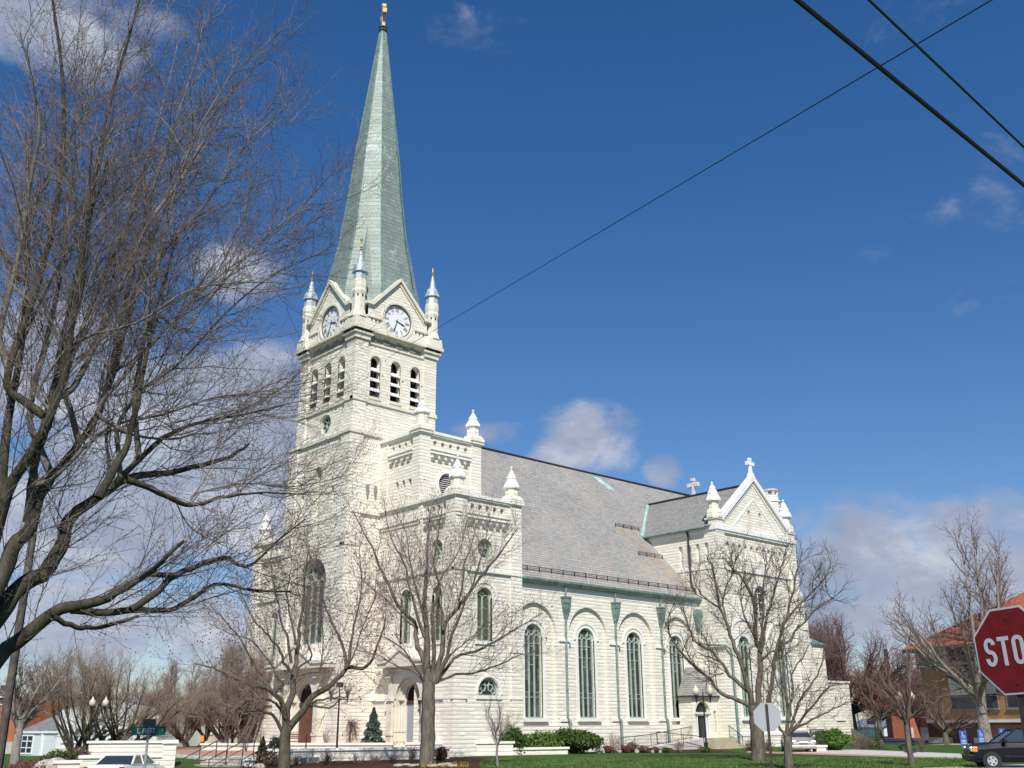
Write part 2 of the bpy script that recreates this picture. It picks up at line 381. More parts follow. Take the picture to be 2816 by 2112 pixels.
# window joinery -------------------------------------------------
def ring(mb, c, z, r, t, fn, d0, d1, n=14): mb.band(circ(c, z, r, n), circ(c, z, r-t, n), fn, d0, d1)
def tall_window(par, fn, c, w, z0, z1, lights, depth, gl=None, t=.085, trac=1.6, name='window', bars=()):
    fr = MB(); zs = z1-w/2
    fr.band(arch(c, w, z0, z1), arch(c, w-2*t, z0+t, z1-t), fn, depth-.10, depth+.02)
    iw = w-2*t
    zt = zs-.05 if trac else z1
    for i in range(1, lights):
        u = c-iw/2+iw*i/lights; fr.prism(rect(u-t*.55, u+t*.55, z0+t*.9, zt if trac else z1-t), fn, depth-.09, depth+.01)
    if trac:
        lw = iw/lights
        for i in range(lights):                      # cusped heads of the lights
            u = c-iw/2+lw*(i+.5)
            po = [(u-lw/2, zs-.10)]+archline(u, lw/2, zs-.10, 8)[::-1]; 
            pi = [(u-lw/2+t*.6, zs-.10)]+archline(u, lw/2-t*.6, zs-.10, 8)[::-1]
            fr.arc(po, pi, fn, depth-.085, depth+.01)
        if lights >= 3:
            R = iw*.27; ring(fr, c, zs+lw/2+R*.72, R, t*.62, fn, depth-.08, depth+.01)
            for sgn in (-1, 1): ring(fr, c+sgn*iw*.335, zs+lw*.42+.03, iw*.135, t*.5, fn, depth-.08, depth+.01, 10)
            for k in range(4):
                a = math.pi/4+k*math.pi/2; uu = c+math.cos(a)*R*.72; vv = zs+lw/2+R*.72+math.sin(a)*R*.72
                fr.prism([(uu-.05, vv), (uu, vv-.05), (uu+.05, vv), (uu, vv+.05)], fn, depth-.08, depth+.01)
        else:
            R = iw*.20; ring(fr, c, zs+lw*.5+R*.9, R, t*.6, fn, depth-.08, depth+.01)
    for i in range(lights):
        for (kind, zb) in bars:
            if kind == 2 or (kind == 1) == (i % 2 == 1):
                u = c-iw/2+iw*i/lights; fr.prism(rect(u+t*.5, u+iw/lights-t*.5, zb-.02, zb+.02), fn, depth-.05, depth+.01)
    f = fr.build(name, mint, par)
    g = MB(); g.prism(arch(c, w-.02, z0+.01, z1-.01), fn, depth+.005, depth+.03); g.build('pane', gl or glass, f)
    return f
def rose_window(par, fn, c, z, r, depth, gl=None, sub=3, ph=.5):
    fr = MB(); ring(fr, c, z, r, .09, fn, depth-.1, depth+.02, 20)
    for k in range(sub):
        a = ph*math.pi+2*math.pi*k/sub; rr = r*.40
        ring(fr, c+math.cos(a)*r*.45, z+math.sin(a)*r*.45, rr, .055, fn, depth-.08, depth+.01, 12)
    f = fr.build('round_window', mint, par)
    MB().prism(circ(c, z, r-.01), fn, depth+.005, depth+.03).build('pane', gl or glass, f)
    return f
# ================================================================== the church
TX, TY = 46.2, 68.1                              # tower axis
pipem = vary('weathered_copper_pipe', (.16, .235, .215), (.26, .345, .325), 2.0, .6, .1)
CH = thing('church', (45, 68, 0), 'white limestone church with a tall green patina spire, clock tower and slate roof', 'church')
def roof_cap(mb, fn, u0, u1, z, h, out, d1=.3): mb.prism(rect(u0, u1, z, z+h), fn, -out, d1)

# ---- main tower ----------------------------------------------------------
WL, WU = 4.55, 4.2
tw = MB(); tr = MB(); gs = MB(); lv = MB(); dk = MB()
def tower_face(fn, c, front):
    """one face of the tower; fn maps (u,z,depth), c is the centre in u, front = the entrance face"""
    lo, up = WL, WU
    holesL = []; holesM = []
    if front:
        holesL = [arch(c, 3.0, .3, 5.3), arch(c, 3.9, 7.9, 14.5, 20)]
        holesM = [arch(c+.1, 1.0, 16.4, 21.9), circ(c, 25.55, .85), arch(c-2.2, .42, 18.2, 19.9, 8), arch(c+2.2, .42, 18.2, 19.9, 8)]
    P = 1.3
    f0 = lambda u, v, d: fn(u, v, d+(WU-WL)+.0)   # lower stage stands further out
    # lower stage wall, z 0..24.1
    hol = holesL+[h for h in holesM if max(v for u, v in h) < 23.5]
    tw.wall(lambda u, v, d: fn(u, v, d-(WL-WU)+.16), rect(c-lo+P, c+lo-P, 0, 24.0), hol, .75)
    for s in (-1, 1):
        a, b = sorted((c+s*lo, c+s*(lo-P)))
        tw.pier(lambda u, v, d: fn(u, v, d-(WL-WU)), a, b, 0, 24.0, .5, s < 0)
        tr.prism(rect(a-.08, b+.08, 23.9, 24.15), fn, -(WL-WU)-.12, .3)
        tr.prism(rect(a-.06, b+.06, 15.0, 15.2), fn, -(WL-WU)-.06, .3)
    tr.prism(rect(c-lo+P, c+lo-P, 23.9, 24.15), fn, -(WL-WU)-.02, .3)
    # upper stage, z 24.1..33 with three louvred openings
    hol = [h for h in holesM if max(v for u, v in h) >= 23.5]+[arch(c+q, .98, 27.35, 30.95, 12) for q in (-2.05, .0, 2.05)]
    tw.wall(lambda u, v, d: fn(u, v, d+.16), rect(c-up+1.25, c+up-1.25, 24.1, 32.0), hol, .55)
    for s in (-1, 1):
        a, b = sorted((c+s*up, c+s*(up-1.25)))
        tw.pier(fn, a, b, 24.1, 32.0, .5, s < 0)
        tr.prism(rect(a-.1, b+.1, 26.75, 27.05), fn, -.10, .3)
        tr.prism(rect(a-.12, b+.12, 32.05, 32.45), fn, -.16, .5); tr.prism(rect(a-.26, b+.26, 32.45, 32.62), fn, -.32, .5)
    tr.prism(rect(c-up+1.25, c+up-1.25, 26.75, 27.0), fn, .02, .4)
    for q in (-2.05, 0, 2.05):
        o = arch(c+q, 1.34, 27.35, 31.13, 12)[1:]; i = arch(c+q, .98, 27.35, 30.95, 12)[1:]
        tr.arc(o[0:1]+o[1:], i[0:1]+i[1:], lambda u, v, d: fn(u, v, d+.16), -.035, .1)
        tr.prism(rect(c+q-.62, c+q+.62, 27.12, 27.35), fn, .04, .5)
        tr.prism(rect(c+q+.62, c+q+.74, 29.4, 29.62), fn, .05, .2)
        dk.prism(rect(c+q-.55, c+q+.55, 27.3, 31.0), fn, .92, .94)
        for k in range(3):
            z = 27.95+k*.86
            lv.add([fn(c+q-.48, z, .10), fn(c+q+.48, z, .10), fn(c+q+.48, z+.40, .62), fn(c+q-.48, z+.40, .62),
                    fn(c+q-.48, z-.07, .12), fn(c+q+.48, z-.07, .12), fn(c+q+.48, z+.33, .64), fn(c+q-.48, z+.33, .64)],
                   [(0, 1, 2, 3), (4, 7, 6, 5), (0, 4, 5, 1)])
            for m_ in range(6): lv.prism(circ(c+q-.40+m_*.16, z-.06, .075, 6), fn, .095, .13)
    # frieze and cornice
    tr.prism(rect(c-up+1.25, c+up-1.25, 31.86, 32.0), fn, .06, .4)
    tw.prism(rect(c-up+.2, c+up-.2, 32.0, 32.62), fn, .16, .6)
    k = 0; u = c-up+1.45
    while u < c+up-1.6:
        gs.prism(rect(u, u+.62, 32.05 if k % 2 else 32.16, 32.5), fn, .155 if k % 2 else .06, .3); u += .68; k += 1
    tr.prism(rect(c-up-.02, c+up+.02, 32.62, 32.80), fn, -.10, .5); tr.prism(rect(c-up-.30, c+up+.30, 32.80, 33.0), fn, -.38, .6)
    for s in (-1, 1):
        a, b = sorted((c+s*up, c+s*(up-1.25))); tr.prism(rect(a-.42, b+.22, 32.80, 33.06) if s < 0 else rect(a-.22, b+.42, 32.80, 33.06), fn, -.50, .5)
    # clock stage with gable
    hg = 2.95
    gpoly = [(c-3.9, 33.0), (c+3.9, 33.0), (c+3.9, 33.9), (c+hg+.15, 34.4), (c+hg+.15, 35.25), (c+hg-.2, 35.35), (c, 38.15), (c-hg+.2, 35.35), (c-hg-.15, 35.25), (c-hg-.15, 34.4), (c-3.9, 33.9)]
    f2 = lambda u, v, d: fn(u, v, d+.03)
    tw.wall(f2, gpoly, [circ(c, 34.62, 1.62, 32)], .28)
    tr.band(circ(c, 34.62, 1.66, 32), circ(c, 34.62, 1.47, 32), f2, -.05, .2)
    for s in (-1, 1):                              # raking coping and kneelers, string over little square holes
        L = [(c+s*(hg+.45), 35.28), (c+s*(hg+.45), 35.52), (c+s*(hg-.10), 35.58), (c, 38.52), (c, 38.22), (c+s*(hg-.25), 35.28)]
        tr.prism(L, fn, -.24, .45)
        L = [(c+s*(hg-.28), 35.26), (c, 38.10), (c, 37.9), (c+s*(hg-.28), 35.06)]
        tr.prism(L, fn, -.08, .3)
        tr.prism(rect(*sorted((c+s*1.72, c+s*3.2)), 34.18, 34.34), fn, -.08, .3)
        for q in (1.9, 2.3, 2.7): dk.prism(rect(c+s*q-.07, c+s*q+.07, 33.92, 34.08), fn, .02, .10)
        tr.prism(rect(*sorted((c+s*1.3, c+s*3.6)), 33.0, 33.35), fn, -.12, .3)
tower_face(fX(TX-WU), TY, True)
tower_face(fY(TY-WU), TX, False)
for s in (0, 1):
    tw.box(TX+WL-.3, TX+WL-.01, TY-WL+.3, TY+WL-.02, 0, 24.05) if s else tw.box(TX-WL+.3, TX+WL-.02, TY+WL-.3, TY+WL-.01, 0, 24.06)
    tw.box(TX+WU-.3, TX+WU-.01, TY-WU+.5, TY+WU-.02, 24.1, 33.4) if s else tw.box(TX-WU+.5, TX+WU-.02, TY+WU-.3, TY+WU-.01, 24.1, 33.41)
tr.box(TX-WL+.3, TX+WL+.05, TY-WL+.3, TY+WL+.05, 24.0, 24.12); tr.box(TX-WU+.4, TX+WU+.38, TY-WU+.4, TY+WU+.38, 32.84, 33.0)
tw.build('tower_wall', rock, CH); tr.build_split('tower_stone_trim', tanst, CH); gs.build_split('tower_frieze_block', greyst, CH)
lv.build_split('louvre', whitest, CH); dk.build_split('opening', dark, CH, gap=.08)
# pediment roofs behind the four gables, back to the spire
gr = MB()
for fn, c in ((fX(TX-WU), TY), (fY(TY-WU), TX), (lambda u, v, d: (TX+WU-d, u, v), TY), (lambda u, v, d: (u, TY+WU-d, v), TX)):
    for s in (-1, 1):
        vs = [fn(c, 38.40, .40), fn(c, 38.40, 3.2), fn(c+s*3.35, 35.12, 3.2), fn(c+s*3.35, 35.12, .40)]
        gr.add(vs, [(0, 1, 2, 3)])
    gr.add([fn(c-3.9, 33.9, .5), fn(c+3.9, 33.9, .5), fn(c+3.2, 35.2, 1.6), fn(c-3.2, 35.2, 1.6)], [(0, 1, 2, 3)])
for fn, c, s in ((lambda u, v, d: (TX+WU-d, u, v), TY, 1), (lambda u, v, d: (u, TY+WU-d, v), TX, 1)):
    gr.add([fn(c-3.2, 33, .3), fn(c+3.2, 33, .3), fn(c+3.2, 35.3, .3), fn(c, 38.3, .3), fn(c-3.2, 35.3, .3)], [(0, 1, 2, 3, 4)])
gr.build('gable_roof', ppale, CH)

# ---- clocks --------------------------------------------------------------
def clock(fn, c, z, r, hh, mm):
    face = MB().prism(circ(c, z, r, 40), fn, .22, .45).build('clock', white, CH, label='white round clock face with black roman numerals')
    MB().band(circ(c, z, r+.035, 40), circ(c, z, r-.03, 40), fn, .18, .46).build('rim', black, face)
    num = MB()
    R = {12: 'XII', 1: 'I', 2: 'II', 3: 'III', 4: 'IIII', 5: 'V', 6: 'VI', 7: 'VII', 8: 'VIII', 9: 'IX', 10: 'X', 11: 'XI'}
    mir = -1 if abs(fn(1, 0, 0)[1]-fn(0, 0, 0)[1]) > .5 else 1         # on the -X wall u grows to the viewer's left
    def seg(a, x0, y0, x1, y1, t):
        def m(x, y):
            rx = x*math.cos(a)+(y)*math.sin(a); ry = -x*math.sin(a)+y*math.cos(a); return (c+mir*rx, z+ry)
        dx, dy = x1-x0, y1-y0; l = math.hypot(dx, dy); nx, ny = -dy/l*t, dx/l*t
        num.prism([m(x0+nx, y0+ny), m(x0-nx, y0-ny), m(x1-nx, y1-ny), m(x1+nx, y1+ny)], fn, .206, .222)
    H0, H1 = r*.62, r*.88; h = H1-H0
    for k, txt in R.items():
        a = 2*math.pi*k/12; wds = {'I': .085, 'V': .17, 'X': .17}; tot = sum(wds[q] for q in txt)*r/1.4; x = -tot/2
        for q in txt:
            w = wds[q]*r/1.4; xc = x+w/2
            if q == 'I': seg(a, xc, H0, xc, H1, .016)
            elif q == 'V': seg(a, xc-w*.36, H1, xc, H0, .017); seg(a, xc+w*.36, H1, xc, H0, .009)
            else: seg(a, xc-w*.36, H1, xc+w*.36, H0, .017); seg(a, xc+w*.36, H1, xc-w*.36, H0, .009)
            x += w
        seg(a, -tot/2, H0, tot/2, H0, .006); seg(a, -tot/2, H1, tot/2, H1, .006)
    num.build_split('numeral', black, face, gap=.02); num = MB()
    for k in range(60):
        a = 2*math.pi*k/60; seg(a, 0, r*.93, 0, r*.955, .008)
    num.build('minute_marks', black, face)
    def hand(ang, L, w, d):
        q = MB()
        def m(x, y): return (c+mir*(x*math.cos(ang)+y*math.sin(ang)), z-x*math.sin(ang)+y*math.cos(ang))
        q.prism([m(-w*.4, -L*.18), m(w*.4, -L*.18), m(w*.6, L*.55), m(w*1.1, L*.66), m(0, L), m(-w*1.1, L*.66), m(-w*.6, L*.55)], fn, d-.08, d-.065); return q
    hand(2*math.pi*(hh+mm/60)/12, r*.62, .085, .262).build('hour_hand', black, face)
    hand(2*math.pi*mm/60, r*.86, .060, .244).build('minute_hand', black, face)
clock(fY(TY-WU), TX, 34.62, 1.42, 3, 33)
clock(fX(TX-WU), TY, 34.62, 1.42, 3, 33)

# ---- corner turrets ------------------------------------------------------
def turret(x, y, cross=False, label=None):
    b = MB(); b.frustum(x, y, 33.0, 33.9, 1.02, .92, 4); b.frustum(x, y, 33.9, 34.5, .80, .60, 8)
    b.lathe(x, y, [(.58, 34.5), (.56, 35.9), (.64, 36.15), (.66, 36.3), (.60, 36.45), (.64, 36.75), (.63, 37.1), (.55, 37.35)], 8)
    o = b.build('turret', rock if False else tanst, CH, label=label)
    q = MB()
    for i in range(8):
        a = math.pi/4*i; cx, cy = x+math.cos(a)*.50, y+math.sin(a)*.50
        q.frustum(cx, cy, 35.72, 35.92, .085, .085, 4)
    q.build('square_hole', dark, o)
    l = MB(); l.lathe(x, y, [(.56, 37.35), (.55, 37.95), (.70, 37.98), (.70, 38.10), (.52, 38.14), (.47, 38.5), (.30, 38.9), (.08, 40.1)], 8)
    for i in range(4):
        a = math.pi/2*i; ca, sa = math.cos(a), math.sin(a)
        l.add([(x+ca*.56-sa*.34, y+sa*.56+ca*.34, 38.14), (x+ca*.56+sa*.34, y+sa*.56-ca*.34, 38.14), (x+ca*.56, y+sa*.56, 38.72), (x+ca*.1, y+sa*.1, 38.72)], [(0, 1, 2), (0, 2, 3), (1, 3, 2)])
    l.build('lead_cap', lead, o)
    g = MB(); g.lathe(x, y, [(.05, 40.05), (.16, 40.15), (.06, 40.28), (.12, 40.40), (.05, 40.5), (.03, 40.9)], 8)
    if cross: g.box(x-.03, x+.03, y-.03, y+.03, 40.5, 41.3); g.box(x-.16, x+.16, y-.03, y+.03, 41.02, 41.1); g.box(x-.031, x+.031, y-.16, y+.16, 41.021, 41.099)
    g.build('gold_finial', gold, o)
K = 3.86
turret(TX-K, TY-K, True, 'near corner turret topped by a small gold cross'); turret(TX+K, TY-K, False, 'right corner turret of the clock stage')
turret(TX-K, TY+K, False, 'left corner turret of the clock stage'); turret(TX+K, TY+K, False, 'far corner turret behind the spire')

# ---- spire ---------------------------------------------------------------
prof = [(4.30, 34.6), (4.28, 37.5), (3.95, 39.1), (3.52, 41.2), (3.24, 42.5), (2.84, 45.6), (2.53, 48.05), (2.04, 52.95), (1.38, 58.04), (.87, 62.2), (.30, 66.75)]
sp = MB().lathe(TX, TY, prof, 8).build('spire', shingle, CH, label='tall octagonal green patina shingled spire')
rb = MB()
for i in range(8):
    a = math.pi/8+math.pi/4*i
    for q in (-.05, .05):
        rb.tube([(TX+r*math.cos(a+q/max(r, .4)), TY+r*math.sin(a+q/max(r, .4)), z) for r, z in prof], .05, 5)
rb.build('hip_rib', patina, sp)
br_ = MB()
for sx, sy in ((-1, -1), (1, -1), (-1, 1), (1, 1)):   # broaches over the four corners
    a = math.atan2(sy, sx); ap = prof
    def P(r, da, z): return (TX+r*math.cos(a+da), TY+r*math.sin(a+da), z)
    br_.add([P(4.45, -.24, 35.0), P(4.8, 0, 35.0), P(4.45, .24, 35.0), P(3.05, 0, 43.9)], [(0, 1, 3), (1, 2, 3)])
br_.build('broach', shingle, sp)
MB().lathe(TX, TY, [(.28, 66.6), (.44, 66.75), (.46, 66.95), (.34, 67.0), (.46, 67.1), (.42, 67.25), (.2, 67.35)], 10).build('spire_collar', mat('dark_green_collar', (.03, .06, .055), .5), sp)
cr = MB(); ca, sa = math.cos(math.radians(62)), math.sin(math.radians(62))
def cbox(mb, x0, x1, z0, z1, t):
    vs = [(TX+ca*x-sa*y, TY+sa*x+ca*y, z) for z in (z0, z1) for y in (-t, t) for x in (x0, x1)]
    mb.add(vs, [(0, 2, 3, 1), (4, 5, 7, 6), (0, 1, 5, 4), (2, 6, 7, 3), (0, 4, 6, 2), (1, 3, 7, 5)])
cbox(cr, -.17, .17, 67.3, 69.75, .16); cbox(cr, -.72, .72, 68.6, 68.9, .157)
for x in (-.72, .72): cbox(cr, x-.13, x+.13, 68.5, 69.0, .20)
cbox(cr, -.27, .27, 69.6, 69.95, .20)
for s in (-1, 1):
    for t in (-1, 1): cbox(cr, min(s*.17, s*.32), max(s*.17, s*.32), 68.9 if t > 0 else 68.45, 69.05 if t > 0 else 68.6, .12)
cr.build('spire_cross', goldp, CH, label='gold cross on the tip of the spire')

# ---- pinnacles on the lower blocks ----------------------------------------
def pinnacle(x, y, z0, zc, zt, r=.62, par=None, label=None, sq=.95):
    b = MB(); b.frustum(x, y, z0, z0+.25, sq, sq, 4); b.frustum(x, y, z0+.25, z0+.55, sq*.95, .66, 4)
    b.frustum(x, y, z0+.55, zc-.15, .52, .50, 8); b.frustum(x, y, zc-.15, zc, .50, r*.9, 8)
    o = b.build('pinnacle', rock, CH, label=label); h = zt-zc
    MB().lathe(x, y, [(r, zc), (r*1.07, zc+h*.06), (r, zc+h*.13), (r*.55, zc+h*.42), (r*.63, zc+h*.47), (r*.16, zc+h*.80), (.05, zc+h*.83), (.12, zc+h*.86), (.05, zc+h*.9), (.12, zc+h*.94), (.11, zc+h*.97), (.03, zt)], 8).build('cap', whitest, o)

# ---- stair blocks and corner blocks beside the tower -----------------------
XF = 44.8
bw = MB(); bt = MB(); bg_ = MB(); bd = MB()
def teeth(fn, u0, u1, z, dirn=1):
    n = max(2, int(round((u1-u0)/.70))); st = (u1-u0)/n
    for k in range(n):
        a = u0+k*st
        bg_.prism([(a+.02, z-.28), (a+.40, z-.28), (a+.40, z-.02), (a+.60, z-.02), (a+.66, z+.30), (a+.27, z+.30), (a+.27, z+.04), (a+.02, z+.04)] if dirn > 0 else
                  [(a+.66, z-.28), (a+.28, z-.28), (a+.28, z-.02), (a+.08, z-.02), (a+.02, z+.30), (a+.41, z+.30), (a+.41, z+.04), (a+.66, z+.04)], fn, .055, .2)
def drop(u, z): return [(u-.10, z-.40), (u+.10, z-.40)]+[(u+.20*math.cos(math.pi*i/8), z+.20*math.sin(math.pi*i/8)) for i in range(9)]
def block_face(fn, u0, u1, ztop, P, holes, sill, hole_u, hole_shape, back=.6, teeth_dir=1, strings=(), zb=0):
    """wall with corner piers, arcaded parapet and stepped corbel band"""
    pz = ztop-1.25
    hs = [hole_shape(u, pz+.62) for u in hole_u]
    bw.wall(lambda u, v, d: fn(u, v, d+.12), rect(u0+P, u1-P, zb, ztop-.05), holes+hs, .42)
    for h in hole_u: bd.prism(rect(h-.22, h+.22, pz+.2, pz+.9), fn, .56, .58)  # near-black panel stands in for the darkness behind each hole
    bw.pier(fn, u0, u0+P, zb, ztop, .4, True); bw.pier(fn, u1-P, u1, zb, ztop, .4, False)
    bt.prism(rect(u0-.08, u1+.08, ztop, ztop+.22), fn, -.12, .55); bt.prism(rect(u0-.02, u1+.02, ztop-.12, ztop), fn, -.04, .5)
    for a, b in ((u0-.14, u0+P+.06), (u1-P-.06, u1+.14)): bt.prism(rect(a, b, ztop+.002, ztop+.25), fn, -.2, .6)
    bt.prism(rect(u0+P, u1-P, pz+.03, pz+.12), fn, -.03, .4); bt.prism(rect(u0+P, u1-P, pz-.24, pz-.15), fn, .03, .4); bt.prism(rect(u0+P, u1-P, pz-.15, pz+.03), fn, .06, .4)
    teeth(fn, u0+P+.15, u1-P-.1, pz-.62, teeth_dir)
    for z in strings:
        bt.prism(rect(u0-.03, u1+.03, z, z+.16), fn, -.06, .4)
def hood(fn, c, r, zs, t=.16, imp=True, d=-.06):
    bt.arc(archline(c, r+t, zs), archline(c, r, zs), fn, d, .2)
    if imp:
        for s in (-1, 1): bt.prism(rect(*sorted((c+s*(r-.02), c+s*(r+.42))), zs-.12, zs), fn, d+.02, .25)
def surround(fn, c, w, z0, z1, t=.16, d=-.02):
    po = arch(c, w+2*t, z0, z1+t); pi = arch(c, w, z0, z1); bt.arc(po[1:]+[po[0]], pi[1:]+[pi[0]], fn, d, .2)
    bt.prism(rect(c-w/2-.25, c+w/2+.25, z0-.24, z0), fn, -.10, .5)
def louvre_round(fn, c, z, r):
    l = MB()
    for k in range(-5, 6):
        zz = z+k*r/5.6; h = math.sqrt(max(r*r-(zz-z)**2, .01))-.02
        l.add([fn(c-h, zz-.035, .14), fn(c+h, zz-.035, .14), fn(c+h, zz+.05, .26), fn(c-h, zz+.05, .26)], [(0, 1, 2, 3)])
    o = l.build('round_louvre', whitest, CH); MB().prism(circ(c, z, r), fn, .34, .36).build('opening', dark, o)
gY = lambda y0: (lambda u, v, d: fY(y0)(u, v, d+.12))
gX = lambda x0: (lambda u, v, d: fX(x0)(u, v, d+.12))
YL, YU = 54.25, 58.6
# stair block (upper), side face and front face
block_face(fY(YU), XF, 51.0, 23.4, 1.0, [circ(47.7, 19.6, .95)], 0, [46.35+i*.78 for i in range(5)], lambda u, z: circ(u, z, .19, 12))
bt.band(circ(47.7, 19.6, 1.22, 24), circ(47.7, 19.6, .95, 24), gY(YU), -.05, .1); louvre_round(gY(YU), 47.7, 19.6, .93)
slots = [arch(59.95+i*.82, .40, 17.95, 19.95, 8) for i in range(3)]
block_face(fX(XF), YU, 63.75, 23.4, .95, slots, 0, [59.85+i*.8 for i in range(4)], lambda u, z: circ(u, z, .19, 12), teeth_dir=-1, zb=17.76)
for sgn in (0,):
    for i in range(3): bd.prism(rect(59.7+i*.82, 60.2+i*.82, 17.9, 20.0), fX(XF), .56, .58)
# left stair block mirrored behind the tower
bw.box(XF, 51.0, 72.6, 77.6, 0, 23.4); bt.box(XF-.12, 51.1, 72.6, 77.72, 23.4, 23.62)
bw.box(XF+1.7, 50.98, YU+.7, 63.75, 0, 23.2); bw.box(XF+1.7, 51.28, YL+.7, YU+.5, 0, 17.6)
pinnacle(45.2, 59.0, 23.6, 24.95, 26.35, label='pinnacle on the near corner of the stair block'); pinnacle(50.45, 59.0, 23.6, 24.85, 26.4, label='pinnacle where the stair block meets the roof ridge')
# small side return of the tower with slots
for u in (43.55, 44.3): bg_.prism([(u-.05, 18.9), (u+.05, 18.9), (u+.16, 19.7), (u+.1, 19.9), (u-.1, 19.9), (u-.16, 19.7)], fY(TY-WL), -.004, .05)  # flat dark grey drops stand in for the shade inside the slots
bt.prism(rect(42.0, XF+.1, 17.55, 17.75), fY(TY-WL), -.08, .2)
# corner block (lower): side face
wS = [arch(47.7, 1.42, 7.6, 11.35, 16), circ(47.7, 14.14, .72), arch(48.1, 1.95, 3.92, 5.12, 16, sy=1.0)]
wS[2] = [(47.13, 3.92), (49.07, 3.92)]+[(48.1+.97*math.cos(math.pi*i/16), 4.05+1.05*math.sin(math.pi*i/16)) for i in range(17)]
block_face(fY(YL), XF, 51.3, 17.75, 1.1, wS, 0, [46.5+i*.73 for i in range(5)], drop, strings=(12.4,))
f = gY(YL)
hood(f, 47.7, 1.02, 10.64); surround(f, 47.7, 1.42, 7.6, 11.35); tall_window(CH, f, 47.7, 1.42, 7.6, 11.35, 2, .35, glass2, bars=((0, 8.6), (2, 8.5)))
bt.band(circ(47.7, 14.14, .86, 20), circ(47.7, 14.14, .72, 20), f, -.03, .1); rose_window(CH, f, 47.7, 14.14, .70, .28)
bt.arc([(48.1+1.22*math.cos(math.pi*i/16), 4.0+1.3*math.sin(math.pi*i/16)) for i in range(17)], [(48.1+1.08*math.cos(math.pi*i/16), 4.0+1.16*math.sin(math.pi*i/16)) for i in range(17)], f, -.06, .1)
bt.prism(rect(46.9, 49.3, 3.68, 3.92), f, -.10, .3); bt.prism(rect(44.7, 46.0, 3.68, 3.84), fY(YL), -.06, .2); bt.prism(rect(50.1, 51.4, 3.68, 3.84), fY(YL), -.06, .2)
bt.prism(rect(50.1, 51.4, 6.9, 7.06), fY(YL), -.06, .2)
hw = MB(); hp = wS[2]; hw.band(hp, [(48.1+(u-48.1)*.88, 3.92+(v-3.92)*.88+.05) for u, v in hp], f, .18, .3)
for k, (u, z, r) in enumerate(((47.75, 4.45, .26), (48.45, 4.45, .26), (48.1, 4.78, .24), (47.5, 4.2, .2), (48.7, 4.2, .2))): ring(hw, u, z, r, .06, f, .2, .3, 10)
h_ = hw.build('half_round_window', mint, CH); MB().prism(hp, f, .31, .33).build('pane', glass, h_)
# corner block: front face with portal bay
PC = 59.0
wF = [arch(56.35, 1.15, 7.6, 11.4, 14), circ(56.45, 14.14, .62), arch(60.05, 1.25, 7.6, 11.5, 14), arch(PC, 2.5, .2, 5.1, 16)]
bw.wall(gX(XF), rect(YL+1.1, 63.75, 0, 16.45), wF, .5)
bw.pier(fX(XF), YL, YL+1.1, 0, 17.75, .4, True); bw.prism(rect(58.1, 58.45, 6.6, 17.74), fX(XF), 0, .4)
phs = [drop(55.65+i*.66, 17.12) for i in range(4)]
bw.wall(gX(XF), rect(YL+1.1, 63.75, 16.45, 17.75), phs, .42)
for i in range(4): bd.prism(rect(55.45+i*.66, 55.85+i*.66, 16.7, 17.4), fX(XF), .56, .58)
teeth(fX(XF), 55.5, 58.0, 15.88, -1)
for z0, z1, o in ((17.75, 17.97, -.12), (16.53, 16.62, -.03), (16.26, 16.35, .03)): bt.prism(rect(YL-.08, 63.75, z0, z1), fX(XF), o, .55)
bt.prism(rect(YL-.14, YL+1.16, 17.752, 18.0), fX(XF), -.2, .6)
bt.prism(rect(YL, 63.75, 12.4, 12.56), fX(XF), -.03, .3); bt.prism(rect(YL, 57.0, 3.68, 3.84), fX(XF), -.03, .3); bt.prism(rect(62.2, 63.75, 3.68, 3.84), fX(XF), -.03, .3)
f = gX(XF)
for c, w, zt in ((56.35, 1.15, 11.4), (60.05, 1.25, 11.5)):
    hood(f, c, w/2+.25, zt-w/2); surround(f, c, w, 7.6, zt); tall_window(CH, f, c, w, 7.6, zt, 2, .35, glass2, bars=((2, 8.5),))
bt.band(circ(56.45, 14.14, .76, 20), circ(56.45, 14.14, .62, 20), f, -.03, .1); rose_window(CH, f, 56.45, 14.14, .60, .28)
pinnacle(45.3, 54.7, 17.95, 19.05, 20.8, label='pinnacle on the near corner of the corner block'); pinnacle(50.7, 54.7, 17.95, 19.05, 20.85, label='pinnacle in front of the long slate roof')
# mirrored left corner block
bw.wall(gX(XF), rect(72.6, 82.1, 0, 17.6), [drop(79.0+i*.62, 17.0) for i in range(4)]+[arch(79.0, 1.2, 7.6, 11.4, 14), arch(75.3, 1.2, 7.6, 11.5, 14), circ(79.6, 14.1, .62)], .42)
for i in range(4): bd.prism(rect(78.8+i*.62, 79.2+i*.62, 16.5, 17.3), fX(XF), .56, .58)
bw.prism(rect(82.1, 83.3, 0, 17.75), fX(XF), 0, .5); bw.box(XF+.6, 51.3, 77.5, 83.3, 0, 17.5)
bt.prism(rect(72.6, 83.4, 17.6, 17.82), fX(XF), -.12, .55); bt.prism(rect(72.6, 82.1, 16.3, 16.4), fX(XF), 0, .4); bt.prism(rect(72.6, 83.3, 12.4, 12.56), fX(XF), -.04, .3); bt.prism(rect(72.6, 83.3, 3.68, 3.84), fX(XF), -.04, .3)
for c in (79.0, 75.3): tall_window(CH, f, c, 1.2, 7.6, 11.4, 2, .35, glass2); hood(f, c, .85, 10.8)
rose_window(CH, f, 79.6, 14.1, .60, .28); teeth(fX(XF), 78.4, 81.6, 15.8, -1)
pinnacle(45.4, 82.6, 17.85, 19.1, 21.1, label='pinnacle at the far left end of the facade')
